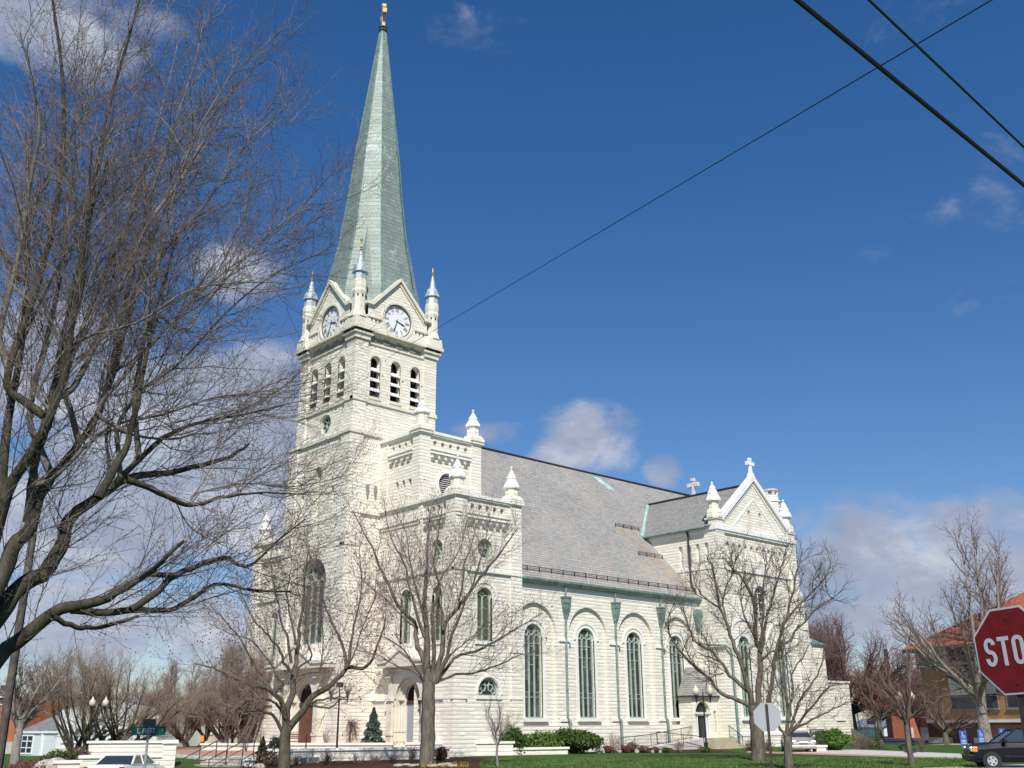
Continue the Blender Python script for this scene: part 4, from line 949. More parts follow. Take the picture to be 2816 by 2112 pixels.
grid('sidewalk', P2(2540, 2113), P2(2900, 2100), P2(2900, 2140), P2(2500, 2130), 16, 2, .022, conc)
grid('plaza', (30.6, 58.8), (44.7, 53.0), (44.7, 92), (36.5, 92), 20, 20, 0, pave, follow=False).location.z = .30
grid('plaza_path', P2(-200, 2113), P2(640, 2130), P2(640, 2109), P2(-200, 2103), 20, 3, .03, vary('pink_concrete', (.44, .33, .27), (.52, .41, .35), 2, .85))

# short grass along the near part of the lawn
R_ = np.random.RandomState(9); n_ = 26000; px_ = R_.uniform(1320, 2700, n_); rr_ = R_.uniform(51.5, 66, n_)
dirs = np.array([ray(q, 2000) for q in px_]); dd = dirs[:, :2]/np.linalg.norm(dirs[:, :2], axis=1)[:, None]
B_ = np.concatenate([dd*rr_[:, None], np.zeros((n_, 1))], 1); hh_ = (.04+.09*R_.rand(n_))*(.5+.5*np.sin(B_[:, 0]*1.3+np.sin(B_[:, 1]*.9)*2)**2)
an_ = R_.rand(n_)*6.28; o1 = np.stack([np.cos(an_), np.sin(an_), 0*an_], 1)*.03; tip = B_+np.stack([R_.randn(n_)*.02, R_.randn(n_)*.02, hh_], 1)
go_ = fast_mesh('grass', np.stack([B_-o1, B_+o1, tip], 1).reshape(-1, 3), np.arange(3*n_).reshape(-1, 3), vary('grass_blades', (.04, .10, .018), (.12, .19, .045), .6, .9), None, smooth=False)
tag(go_, 'short spring grass of the church lawn', 'grass', kind='stuff')
# ================================================================== trees
def bark_mat(name, c0, c1, s=6):
    def f(T, b):
        o = objc(T); n = T.noise(T.vmul(o, (1, 1, .25)), s, 7, .7, .3)
        T.put(b.inputs['Base Color'], T.ramp(n, [(.32, c0), (.66, c1)])); bump(T, b, n, .03)
    return mat(name, rough=.9, spec=.2, build=f)
bark_d = bark_mat('dark_maple_bark', (.022, .019, .013), (.10, .09, .065))
bark_g = bark_mat('grey_brown_bark', (.075, .062, .048), (.215, .185, .15))
bark_l = bark_mat('pale_grey_bark', (.15, .135, .12), (.36, .33, .29))
bark_m = bark_mat('green_brown_bark', (.045, .038, .026), (.15, .13, .095))
tw_lt = vary('light_budding_twigs', (.19, .145, .125), (.36, .29, .255), 1.5, .8)
tw_grey = vary('grey_twigs', (.13, .095, .08), (.24, .185, .16), 1.5, .8)
tw_brown = vary('brown_twigs', (.115, .075, .06), (.20, .14, .115), 1.5, .8)
tw_red = vary('reddish_budding_twigs', (.15, .075, .068), (.27, .155, .14), 1.0, .8)
tw_tan = vary('tan_twigs', (.20, .15, .115), (.37, .29, .225), 1.0, .8)
tw_dk = vary('dark_grey_twigs', (.075, .058, .05), (.17, .135, .12), 1.2, .8)
bud_r = vary('red_buds', (.19, .075, .07), (.31, .15, .135), 2, .8)
def unit(v): return v/(np.linalg.norm(v)+1e-9)
def resample(pts, k):
    pts = np.array(pts, float); n = len(pts); P = np.vstack([2*pts[0]-pts[1], pts, 2*pts[-1]-pts[-2]]); out = []
    for t in np.linspace(0, n-1-1e-6, k):
        i = int(t); f = t-i; p0, p1, p2, p3 = P[i], P[i+1], P[i+2], P[i+3]
        out.append(.5*((2*p1)+(-p0+p2)*f+(2*p0-5*p1+4*p2-p3)*f*f+(-p0+3*p1-3*p2+p3)*f**3))
    return np.array(out)
class Tree:
    def __init__(s, seed): s.r = np.random.RandomState(seed); s.b = {}; s.buds = []
    def add(s, lvl, pts, rad): s.b.setdefault(lvl, []).append((np.asarray(pts), np.asarray(rad)))
    def kids(s, pts, rad, lvl, sp):
        """spawn child branches along a branch; sp[lvl] = (spacing, length, ratio falloff, angle, up, nseg, wander, radius)"""
        if lvl not in sp: return
        spacing, L0, fall, ang, up, ns, wan, rr, t0 = sp[lvl]
        seg = np.linalg.norm(np.diff(pts, axis=0), axis=1); tot = seg.sum(); cum = np.concatenate([[0], np.cumsum(seg)])
        n = max(1, int(tot*(1-t0)/spacing+s.r.rand())); phi = s.r.rand()*6.28
        for k in range(n):
            t = t0+(1-t0)*(k+s.r.rand()*.8)/n; d = min(t, .995)*tot; i = min(np.searchsorted(cum, d)-1, len(seg)-1); i = max(i, 0)
            f = (d-cum[i])/(seg[i]+1e-9); p = pts[i]*(1-f)+pts[i+1]*f; r = rad[i]*(1-f)+rad[i+1]*f; T = unit(pts[i+1]-pts[i])
            phi += 2.4+s.r.randn()*.5
            a = unit(np.cross(T, (0, 0, 1.0) if abs(T[2]) < .95 else (1., 0, 0))); b = np.cross(T, a); side = a*math.cos(phi)+b*math.sin(phi)
            an = math.radians(ang*(1+.28*s.r.randn())); D = unit(T*math.cos(an)+side*math.sin(an)+np.array([0, 0, up*.3]))
            L = L0*(1-fall*t)*(.6+.8*s.r.rand())
            s.grow(p, D, L, min(rr*(1-.35*t), r*.8), lvl, sp, ns, wan, up)
    def grow(s, p, D, L, r, lvl, sp, ns, wan, up):
        pts = [p]; cur = D
        for i in range(ns):
            cur = unit(cur+s.r.randn(3)*wan+np.array([0, 0, up])*(.5/ns)*2); pts.append(pts[-1]+cur*(L/ns))
        pts = np.array(pts); rad = r*np.linspace(1, .35, ns+1); s.add(lvl, pts, rad)
        if s.budr and lvl >= s.maxl and s.r.rand() < s.budr: s.buds.append(pts[-1])
        s.kids(pts, rad, lvl+1, sp)
    budr = 0; maxl = 4
    def finish(s, name, label, base, bark, twig, trunk_max=1, group=None, cat='tree', budm=None, buds=.02, limbm=None):
        t = thing(name, base, label, cat, group)
        lo = [x for l, v in s.b.items() if l <= trunk_max for x in v]; hi = [x for l, v in s.b.items() if l >= 1 and l > trunk_max for x in v]; hi2 = [x for l, v in s.b.items() if 0 < l < 1 for x in v]
        V, F = tubes_arr(lo, 8); fast_mesh('trunk', V, F, bark, t)
        if hi:
            V, F = tubes_arr(hi, 3); c = fast_mesh('crown', V, F, twig, t)
        if hi2:
            V, F = tubes_arr(hi2, 6); fast_mesh('limb', V, F, limbm or bark_l, t)
        if s.buds:
            P = np.array(s.buds); n = len(P); R = s.r
            A = P[:, None, :]+np.array([[0, 0, 1.2], [1, 0, 0], [-.5, .87, 0], [-.5, -.87, 0], [0, 0, -1.0]])[None]*buds*(.6+.8*R.rand(n, 1, 1))
            f = np.array([(0, 1, 2), (0, 2, 3), (0, 3, 1), (4, 2, 1), (4, 3, 2), (4, 1, 3)]); F = (np.arange(n)[:, None, None]*5+f[None]).reshape(-1, 3)
            fast_mesh('buds', A.reshape(-1, 3), F, budm or bud_r, t, smooth=False)
        return t
def limb(s, px, r0, dr, ra, rb, conv, k=None, lvl=0, jit=.0):
    """main limb traced through the photo points, at distance r0..r0+dr from the viewer"""
    n = len(px); pts = [atR(conv(p), r0+dr*(i/(n-1))) for i, p in enumerate(px)]
    k = k or max(6, n*3); P = resample(pts, k); P[1:-1] += s.r.randn(k-2, 3)*jit
    rad = np.linspace(ra, rb, k); s.add(lvl, P, rad); return P, rad
full = lambda p: p
cT1 = lambda p: (p[0]/2.37, 1200+p[1]/2.37)
cU = lambda p: (p[0]/1.106, p[1]/1.106)
P5 = lambda p: (640+p[0]/4.0275, 1700+p[1]/4.0275)
s_ = 500/2212
C3 = lambda p: (950+p[0]*s_, 1450+p[1]*s_)
Zc = lambda p: (1650+p[0]/2.951, 1550+p[1]/2.951)
Sc = lambda p: (2416+p[0]/3.24, 1600+p[1]/3.24)

# ---- foreground maple at the left edge -------------------------------------
T = Tree(11); T.maxl = 3; T.budr = .8
R0 = 21.0
spA = {1: (.43, 3.0, .35, 34, .30, 9, .10, .018, .10), 2: (.22, 1.20, .35, 38, .13, 6, .12, .0082, .06), 3: (.16, .40, .3, 44, .16, 3, .18, .0052, .08)}
limbs = [
 ([(-200, 1720), (0, 1430), (200, 1270), (380, 1130), (540, 1100), (720, 1040), (900, 930), (1030, 830), (1200, 680)], cT1, -1.0, .17, .035),
 ([(460, 1130), (700, 1150), (900, 1130), (1080, 1140), (1250, 1060), (1420, 960), (1640, 1000), (1900, 1010)], cT1, .5, .085, .018),
 ([(340, 1180), (480, 1240), (600, 1250), (760, 1220), (900, 1170)], cT1, 1.0, .06, .025),
 ([(850, 1130), (1000, 1030), (1130, 920), (1250, 860), (1450, 790), (1560, 840), (1650, 835), (1800, 690), (1990, 540)], cT1, 1.5, .075, .015),
 ([(960, 900), (1100, 905), (1250, 870)], cT1, .4, .06, .05),
 ([(-150, 1350), (0, 1150), (130, 980), (300, 880), (400, 700), (450, 540), (560, 450), (700, 350), (840, 270), (1050, 240), (1300, 190), (1500, 130), (1620, 50)], cT1, 2.2, .19, .03),
 ([(820, 280), (1000, 350), (1170, 430), (1280, 440), (1450, 400), (1700, 370), (2000, 380)], cT1, 1.8, .07, .012),
 ([(-100, 1100), (0, 950), (100, 700), (200, 600), (250, 400), (330, 280), (430, 160), (560, -10)], cT1, 1.0, .17, .07),
 ([(560, -10), (640, -150), (740, -420), (840, -800), (960, -1200), (1150, -1650)], cT1, .5, .08, .02),
 ([(-140, 900), (-20, 600), (60, 330), (180, 140), (300, -60), (420, -400), (480, -800), (560, -1300), (600, -1900)], cT1, -2.0, .15, .02),
 ([(-60, 700), (-10, 400), (20, 150), (80, -250), (150, -700), (190, -1300), (170, -2000)], cT1, 1.0, .14, .02),
 ([(180, 560), (210, 300), (240, 100), (330, -250), (420, -700), (540, -1250), (700, -1800)], cT1, -1.5, .10, .02),
 ([(640, 400), (760, 170), (840, 0), (920, -350), (1010, -800), (1150, -1300)], cT1, .5, .09, .02),
 ([(720, 340), (930, 130), (1100, -10), (1300, -90), (1640, -150), (1900, -220)], cT1, 1.6, .07, .012),
 ([(240, 1150), (330, 960), (440, 700), (540, 560), (620, 430)], cU, .5, .07, .03),
 ([(300, 1240), (410, 1100), (470, 960), (560, 1010), (620, 930), (760, 770), (900, 650), (1060, 600)], cU, 1.8, .05, .010),
 ([(360, 1290), (440, 1180), (540, 1110), (700, 940), (840, 830), (1000, 760)], cU, 2.6, .05, .010),
 ([(410, 1200), (430, 1080), (455, 930), (500, 720), (540, 560), (600, 400), (700, 230), (740, 130)], cU, -1.0, .055, .010),
 ([(330, 1150), (380, 930), (420, 740), (470, 560), (530, 380), (590, 200), (620, 60)], cU, .5, .055, .012),
 ([(200, 1150), (290, 900), (380, 700), (450, 480), (500, 300), (540, 140)], cU, 1.5, .06, .012),
 ([(140, 1300), (200, 1060), (250, 860), (280, 600), (330, 330), (390, 120), (440, -60)], cU, -.5, .08, .02),
 ([(90, 1250), (150, 1000), (190, 800), (215, 560), (260, 350), (330, 130)], cU, 1.0, .07, .012),
 ([(20, 1150), (110, 880), (170, 640), (195, 400), (185, 180), (160, 0), (150, -120)], cU, .2, .08, .02),
 ([(0, 1000), (60, 760), (90, 560), (120, 400), (100, 250), (60, 100)], cU, -1.0, .07, .012),
 ([(-20, 700), (60, 860), (80, 740), (130, 560), (230, 380), (300, 220)], cU, 1.2, .04, .012),
 ([(60, 1060), (130, 900), (210, 760), (330, 620), (480, 500), (640, 400), (790, 360)], cU, 2.4, .045, .010),
 ([(420, 870), (520, 740), (640, 600), (760, 430), (890, 310)], cU, 1.2, .04, .009),
 ([(470, 1040), (600, 900), (720, 800), (870, 720), (1010, 640)], cU, 2.0, .035, .008),
 ([(120, 1180), (230, 1040), (420, 980), (560, 890), (700, 860), (900, 860)], cU, -1.4, .034, .009),
 ([(200, 1420), (330, 1300), (500, 1260), (650, 1210), (800, 1190), (1000, 1150)], cU, 2.8, .045, .010),
 ([(330, 1310), (440, 1330), (560, 1330), (700, 1260), (830, 1210)], cU, 1.0, .04, .010),
 ([(600, 1500), (750, 1470), (900, 1480), (1080, 1440)], cU, 2.0, .03, .008),
]
for px, cv, dr, ra, rb in limbs:
    if cv is cU:                                   # grows out of the nearest heavy bough below it
        n_ = len(px); r_ = R0+T.r.randn()*.5; pts = [atR(cv(p), r_+dr*(i/(n_-1))) for i, p in enumerate(px)]
        heavy = np.concatenate([b_[0][b_[1] > .045] for b_ in T.b[0]]); q_ = pts[0]; below = heavy[heavy[:, 2] < q_[2]-.35]
        w_ = below-q_; w_[:, 2] *= .45; root = below[np.argmin(np.linalg.norm(w_, axis=1))]
        pts = [root, root*.45+q_*.55+np.array([0, 0, -.10])]+pts; k_n = (n_+2)*3; P = resample(pts, k_n); rad = np.linspace(ra*1.15, rb, k_n); T.add(0 if ra > .072 else .5, P, rad)
    else: P, rad = limb(T, px, R0+T.r.randn()*.5, dr, ra, rb, cv, jit=.012)
    T.kids(P, rad, 1, spA)
tr0 = [atR((-330, 2900), R0+.4), atR((-260, 2300), R0+.2), atR((-170, 2010), R0), atR((-85, 1890), R0)]
pt = resample(tr0, 12); T.add(0, pt, np.linspace(.42, .22, 12))
for a, b in (((-170, 2010), (-65, 1750)), ((-170, 2010), (-45, 1650)), ((-200, 2060), (-60, 1560)), ((-200, 2060), (-28, 1480))):
    T.add(0, resample([atR(a, R0), atR(((a[0]+b[0])/2-15, (a[1]+b[1])/2), R0-.2), atR(b, R0)], 8), np.linspace(.24, .17, 8))
T.finish('maple_tree', 'large dark bare maple filling the left edge, nearest tree', (pt[0][0], pt[0][1], 0), bark_d, vary('sunlit_grey_twigs', (.115, .088, .078), (.30, .245, .22), 1.5, .8), 0, limbm=bark_mat('sunlit_grey_maple_limb', (.09, .08, .068), (.27, .245, .215)), budm=bud_r, buds=.012)  # upper limbs take a paler bark colour that imitates sunlight on them

# ---- two trees in front of the facade ---------------------------------------
spB = {1: (.40, 2.7, .40, 36, .34, 7, .11, .024, .18), 2: (.25, 1.20, .35, 40, .22, 5, .14, .0115, .08), 3: (.20, .52, .3, 42, .2, 3, .17, .0080, .08)}
T = Tree(5); T.maxl = 3; T.budr = .35; R0 = 54.0
L2 = [([(560, 1900), (575, 1500), (590, 1240)], 0, .34, .26),
 ([(590, 1260), (600, 1000), (660, 850), (670, 650), (700, 500), (720, 300), (740, 100), (780, -150), (800, -450), (850, -800)], 1, .20, .03),
 ([(580, 1240), (560, 950), (430, 820), (340, 760), (200, 740), (0, 660), (-200, 560), (-420, 500)], -1.5, .16, .02),
 ([(430, 820), (350, 700), (290, 600), (200, 450), (100, 250), (-60, 60), (-250, -150)], 1, .10, .02),
 ([(600, 1250), (780, 1020), (880, 870), (1060, 760), (1200, 620), (1290, 540), (1450, 550), (1560, 420), (1600, 290), (1680, 100), (1700, -200)], 1.5, .19, .02),
 ([(1250, 560), (1240, 400), (1180, 200), (1080, 0), (1000, -200), (960, -500), (900, -800)], .5, .09, .02),
 ([(1280, 540), (1300, 350), (1330, 150), (1380, -50), (1430, -400), (1400, -750)], 2, .09, .02),
 ([(1280, 540), (1360, 350), (1440, 100), (1560, -200), (1600, -500)], 2, .05, .015),
 ([(560, 1280), (480, 1120), (400, 1050), (300, 1030), (120, 1040)], -1, .10, .04),
 ([(560, 1050), (480, 950), (370, 890), (130, 920)], -1.6, .08, .03),
 ([(870, 940), (1000, 900), (1190, 880)], -.6, .07, .03), ([(870, 960), (1000, 990), (1100, 980), (1200, 900)], -.8, .06, .03),
 ([(680, 680), (740, 540), (870, 430), (820, 250), (790, 60), (760, -200)], 1.2, .08, .015),
 ([(660, 600), (560, 480), (520, 350), (400, 200), (250, 50), (150, -150), (60, -400)], -1, .09, .015),
 ([(650, 500), (600, 200), (540, 50), (500, -150), (430, -500), (420, -850)], .6, .08, .015),
 ([(480, 820), (560, 720), (480, 650), (430, 520), (300, 350), (180, 230), (0, 180), (-250, 60)], -.8, .07, .015),
 ([(700, 650), (850, 600), (960, 570), (1000, 300), (1000, 0), (1050, -300)], .6, .05, .012),
 ([(700, 300), (640, 0), (600, -300), (650, -600), (620, -900)], .6, .06, .012)]
for px, dr, ra, rb in L2:
    P, rad = limb(T, px, R0, dr, ra, rb, P5, jit=.02)
    if ra < .3: T.kids(P, rad, 1, spB)
b = atR(P5((555, 2000)), R0); T.finish('maple_tree', 'crooked bare tree standing in front of the main portal', (b[0], b[1], -.5), bark_m, tw_lt, 0, budm=bud_r, buds=.035)

T = Tree(8); T.maxl = 3; T.budr = .35; R0 = 54.5
L3 = [([(985, 2960), (1000, 2600), (1010, 2200), (1010, 1880)], 0, .40, .33),
 ([(990, 1900), (960, 1640), (900, 1480), (860, 1350), (840, 1180), (650, 960), (520, 680), (420, 480), (330, 250), (220, 50), (100, -200)], 1.5, .17, .02),
 ([(1000, 1900), (990, 1500), (985, 1300), (980, 1100), (960, 850), (985, 600), (1000, 350), (1010, 0), (1050, -300)], .5, .20, .02),
 ([(1040, 1900), (1080, 1600), (1070, 1300), (1070, 1000), (1150, 750), (1080, 500), (1110, 200), (1180, -250)], -1, .13, .02),
 ([(1060, 1900), (1180, 1500), (1195, 1200), (1350, 1000), (1500, 800), (1650, 600), (1850, 350), (2000, 150), (2100, 0)], 1.6, .15, .02),
 ([(1070, 1900), (1240, 1550), (1280, 1350), (1400, 1050), (1480, 850), (1580, 600), (1640, 400), (1700, 200), (1760, -100)], -1.5, .10, .015),
 ([(1090, 1900), (1350, 1580), (1600, 1500), (1800, 1400), (2000, 1280), (2212, 1150), (2400, 1040)], -1, .09, .015),
 ([(1090, 1900), (1300, 1800), (1600, 1760), (1850, 1680), (2100, 1560), (2400, 1480)], 1.2, .08, .012),
 ([(960, 1880), (860, 1720), (700, 1480), (500, 1350), (300, 1300)], -1.8, .07, .012),
 ([(950, 1880), (820, 1740), (640, 1700), (400, 1560), (150, 1500)], 1, .06, .012),
 ([(960, 1340), (850, 1000), (780, 700), (700, 400), (560, 150), (480, -200)], -.8, .09, .015),
 ([(1190, 1250), (1180, 1050), (1110, 750), (1240, 500), (1400, 250), (1480, -100)], 1, .08, .014),
 ([(1100, 1880), (1200, 1700), (1280, 1550), (1420, 1440), (1700, 1200), (1950, 1000)], -1.8, .07, .012),
 ([(985, 1200), (900, 900), (800, 500), (760, 200), (700, -100)], 1.4, .07, .014),
 ([(1350, 1000), (1420, 750), (1450, 450), (1540, 200), (1600, -60)], 1.0, .06, .012),
 ([(840, 1200), (700, 1100), (520, 900), (330, 750), (150, 600)], -.7, .06, .012)]
for px, dr, ra, rb in L3:
    P, rad = limb(T, px, R0, dr, ra, rb, C3, jit=.02)
    if ra < .35: T.kids(P, rad, 1, spB)
b = atR(C3((985, 2930)), R0); T.finish('maple_tree', 'bare tree with a thick straight trunk in front of the side portal', (b[0], b[1], 0), bark_g, tw_lt, 0, budm=bud_r, buds=.030)

# ---- tree in front of the transept and its smaller neighbour -----------------
spC = {1: (.42, 2.2, .35, 40, .32, 6, .18, .034, .2), 2: (.24, 1.1, .35, 44, .25, 4, .22, .017, .1), 3: (.19, .55, .3, 44, .3, 3, .22, .011, .1)}
T = Tree(21); T.maxl = 3; R0 = 61.0
L4 = [([(1285, 1640), (1282, 1590), (1280, 1400), (1262, 1230), (1258, 1150)], 0, .42, .36),
 ([(1285, 1200), (1295, 900), (1300, 720), (1260, 600), (1260, 400), (1200, 200), (1100, 60), (1000, -50)], .5, .19, .03),
 ([(1250, 1190), (1215, 1050), (1150, 850), (1110, 700), (1040, 520), (980, 350), (940, 150), (900, 0), (850, -80)], -1, .17, .025),
 ([(1230, 1160), (1100, 1100), (980, 1050), (880, 930), (760, 830), (640, 700), (560, 560), (560, 420), (600, 320)], 1.5, .13, .025),
 ([(1210, 1040), (1080, 930), (980, 800), (900, 700), (780, 640), (720, 520), (690, 420), (640, 330)], -1.5, .12, .025),
 ([(1360, 1150), (1400, 950), (1420, 750), (1500, 480), (1560, 250), (1600, 50), (1640, -100)], -1, .13, .025),
 ([(1300, 1250), (1340, 1180), (1360, 1150)], 0, .16, .13),
 ([(1305, 720), (1350, 450), (1420, 200), (1480, 0), (1500, -100)], 1, .10, .02), ([(1290, 700), (1320, 450), (1330, 150), (1350, -60)], -.6, .09, .02),
 ([(1310, 780), (1400, 710), (1510, 690)], -.5, .08, .03), ([(1430, 700), (1550, 600), (1650, 480), (1800, 330), (1900, 280)], 1.3, .08, .03),
 ([(1900, 280), (1850, 240), (1820, 100)], .2, .05, .02), ([(1480, 500), (1600, 350), (1750, 200), (1830, 100), (1880, -20)], .7, .07, .02),
 ([(960, 350), (850, 280), (780, 180), (740, 50)], 1, .06, .02), ([(1040, 520), (1000, 300), (1060, 100), (1120, -80)], .8, .06, .02),
 ([(1260, 600), (1180, 450), (1140, 250), (1180, 0)], -.8, .07, .02), ([(980, 800), (820, 735)], .2, .05, .03), ([(1000, 890), (900, 920), (830, 960)], .3, .04, .02)]
for px, dr, ra, rb in L4:
    P, rad = limb(T, px, R0, dr, ra, rb, Zc, jit=.03)
    if ra < .3: T.kids(P, rad, 1, spC)
b = onZ(Zc((1285, 1597))); T.finish('pruned_tree', 'big gnarled bare tree with heavy pruned limbs before the transept', (b[0], b[1], 0), bark_g, tw_dk, 0)
T = Tree(22); T.maxl = 3; R0 = 50.5
L5 = [([(1532, 1800), (1530, 1600), (1520, 1400)], 0, .22, .19),
 ([(1520, 1410), (1520, 1200), (1500, 1000), (1480, 800), (1500, 600)], .5, .10, .02), ([(1535, 1400), (1620, 1280), (1720, 1150), (1850, 1010), (2000, 970)], .8, .08, .02),
 ([(1510, 1410), (1440, 1300), (1400, 1200), (1370, 1000), (1350, 850)], -.7, .07, .018), ([(1540, 1390), (1600, 1150), (1700, 1000), (1800, 820), (1820, 600)], -.5, .08, .018),
 ([(1530, 1280), (1560, 1050), (1560, 900), (1650, 750), (1700, 650)], .7, .07, .018), ([(1570, 1350), (1750, 1250), (1900, 1180), (2010, 1120)], -.6, .06, .015), ([(1505, 1080), (1430, 950), (1390, 760)], .5, .05, .015)]
for px, dr, ra, rb in L5:
    P, rad = limb(T, px, R0, dr, ra, rb, Zc, jit=.02)
    if ra < .2: T.kids(P, rad, 1, {1: (.34, 1.8, .4, 42, .3, 5, .16, .020, .15), 2: (.21, .85, .35, 44, .25, 4, .18, .012, .08), 3: (.17, .42, .3, 44, .2, 3, .2, .0085, .1)})
b = atR(Zc((1532, 1750)), R0); T.finish('young_tree', 'slimmer bare tree beside the back of the stop sign', (b[0], b[1], 0), bark_g, tw_brown, 0)

# ---- generic bare tree --------------------------------------------------------
def bare(name, label, base, H, spread, seed, bark, twig, stems=1, fork=.25, r0=.25, dens=1.0, tw=1.0, group=None, nl=7, lean=0, budr=0, upk=.35, l3=True, low=22, budsz=.04, bare0=.12):
    T = Tree(seed); T.maxl = 3 if l3 else 2; T.budr = budr; bx, by, bz = base
    tops = []
    for k in range(stems):
        a = k*2.4+seed; off = .0 if stems == 1 else r0*1.2
        p = np.array([bx+off*math.cos(a), by+off*math.sin(a), bz]); hh = H*fork*(.8+.4*T.r.rand())
        top = p+np.array([math.cos(a)*(spread*.10 if stems > 1 else lean), math.sin(a)*(spread*.10 if stems > 1 else 0), hh]); P = resample([p, (p+top)/2+T.r.randn(3)*.05, top], 8)
        T.add(0, P, np.linspace(r0/(1 if stems == 1 else 1.5), r0*.72/(1 if stems == 1 else 1.6), 8)); tops.append((top, a))
    for k in range(nl):
        top, a0 = tops[k % len(tops)]; a = k*2.399+seed+.4*T.r.randn(); e = math.radians(low+(86-low)*((k*.618+.1) % 1.0))
        reach = 1.0; D = np.array([math.cos(a)*math.cos(e), math.sin(a)*math.cos(e), math.sin(e)])
        ex = math.sqrt(1/((math.cos(e)/(spread/2))**2+(math.sin(e)/(H*(1-fork)))**2))*.86
        end = top+D*ex; mid = top+D*ex*.5+np.array([math.cos(a), math.sin(a), -.3])*ex*.06
        st = top-np.array([0, 0, H*fork*.25*T.r.rand()]); P = resample([st, (st+mid)/2+T.r.randn(3)*.1, mid, (mid+end)/2+T.r.randn(3)*.15, end], 12); rr = np.linspace(r0*(.46 if nl < 30 else .34), r0*.06, 12)
        T.add(0, P, rr)
        S = max(H, spread)
        sp = {1: (S*.045/dens, S*.17, .5 if bare0 < .2 else .2, 38, upk, 6, .14, r0*.13, bare0), 2: (S*.022/dens, S*.075, .4, 40, upk*.7, 4, .17, r0*.055*tw, .08)}
        if l3: sp[3] = (S*.016/dens, S*.032, .3, 42, .2, 2, .2, r0*.03*tw, .08)
        T.kids(P, rr, 1, sp)
    return T.finish(name, label, base, bark, twig, 0, group=group, buds=budsz)
def place(px, py_base, r): p = atR((px, py_base), r); return (p[0], p[1], 0.0)
def gpos(px, r, z=0.0): p = atR((px, 2000), r); return (p[0], p[1], z)
def hgt(px, py, r): return atR((px, py), r)[2]
d2 = 1.2731
bare('sapling', 'thin upright sapling on the lawn edge by the corner block', gpos(1368, 54), hgt(1362, 1485*d2, 54), 3.4, 31, bark_l, tw_grey, fork=.32, r0=.07, nl=9, low=50, upk=.6, tw=1.6)
bare('maple_tree', 'tall budding maple with a split trunk in front of the brown school', gpos(2706, 106), hgt(2700, 1085*d2, 106), 19, 41, bark_l, tw_grey, fork=.22, r0=.62, nl=17, dens=1.15, tw=.75, budr=.25, low=28, budsz=.05)
bare('young_tree', 'slender budding tree on the lawn left of the small blue signs', gpos(2495, 54.4), hgt(2490, 1350*d2, 54.4), 5.0, 42, bark_g, tw_red, fork=.40, r0=.155, nl=11, dens=.95, low=15)
bare('young_tree', 'low bare tree on the grass strip before the school', gpos(2598, 103), hgt(2598, 1470*d2, 103), 7.0, 43, bark_g, tw_red, fork=.28, r0=.30, nl=12, dens=1.0, tw=.9, low=12)
bare('red_budding_tree', 'big rounded tree with red buds behind the low church wing', gpos(2345, 125), hgt(2345, 1325*d2, 125), 20, 44, bark_d, tw_red, fork=.22, r0=.55, nl=36, dens=1.5, tw=.85, budr=.6, low=0, upk=.15, budsz=.045)
bare('red_budding_tree', 'lower red budding tree spreading in front of the turreted house', gpos(2420, 112), hgt(2420, 1455*d2, 112), 10, 45, bark_g, tw_red, fork=.3, r0=.3, nl=13, dens=1.0, tw=.9, budr=.35, low=0, upk=.1, budsz=.045)
bare('vase_shaped_tree', 'wide vase shaped bare tree behind the left stone wall', gpos(275, 88, -.6), hgt(275, 1385*d2, 88), 14.0, 51, bark_d, tw_tan, stems=7, fork=.06, r0=.34, nl=46, dens=1.6, tw=.55, low=20, upk=.3, bare0=.42)
bare('bare_tree', 'bare tree with a pale trunk beside the white clapboard building', gpos(55, 69.8, -.6), hgt(45, 1400*d2, 69.8), 9, 52, bark_l, tw_grey, fork=.40, r0=.30, nl=12, dens=1.2, low=25)
bare('multi_stemmed_tree', 'dense many stemmed tree touching the left corner of the church', gpos(648, 92), hgt(650, 1375*d2, 92), 8.5, 53, bark_g, tw_tan, stems=7, fork=.10, r0=.26, nl=50, dens=1.6, tw=.8, low=45, upk=.4, bare0=.3)
bare('bare_tree', 'bushy bare tree in front of the tan house', gpos(535, 96), hgt(535, 1400*d2, 96), 8, 54, bark_g, tw_tan, fork=.10, stems=3, r0=.26, nl=18, dens=1.6, low=35)
bare('bare_tree', 'bushy bare tree between the wide tree and the tan house', gpos(440, 120, -.6), hgt(440, 1390*d2, 120), 10, 55, bark_g, tw_tan, fork=.2, r0=.35, nl=18, dens=1.6, low=25)
bare('bare_tree', 'hazy bare tree rising far behind the white clapboard building', gpos(150, 140, -.6), hgt(150, 1385*d2, 140), 13, 56, bark_g, tw_grey, fork=.2, r0=.4, nl=16, dens=1.5, low=25, l3=True)
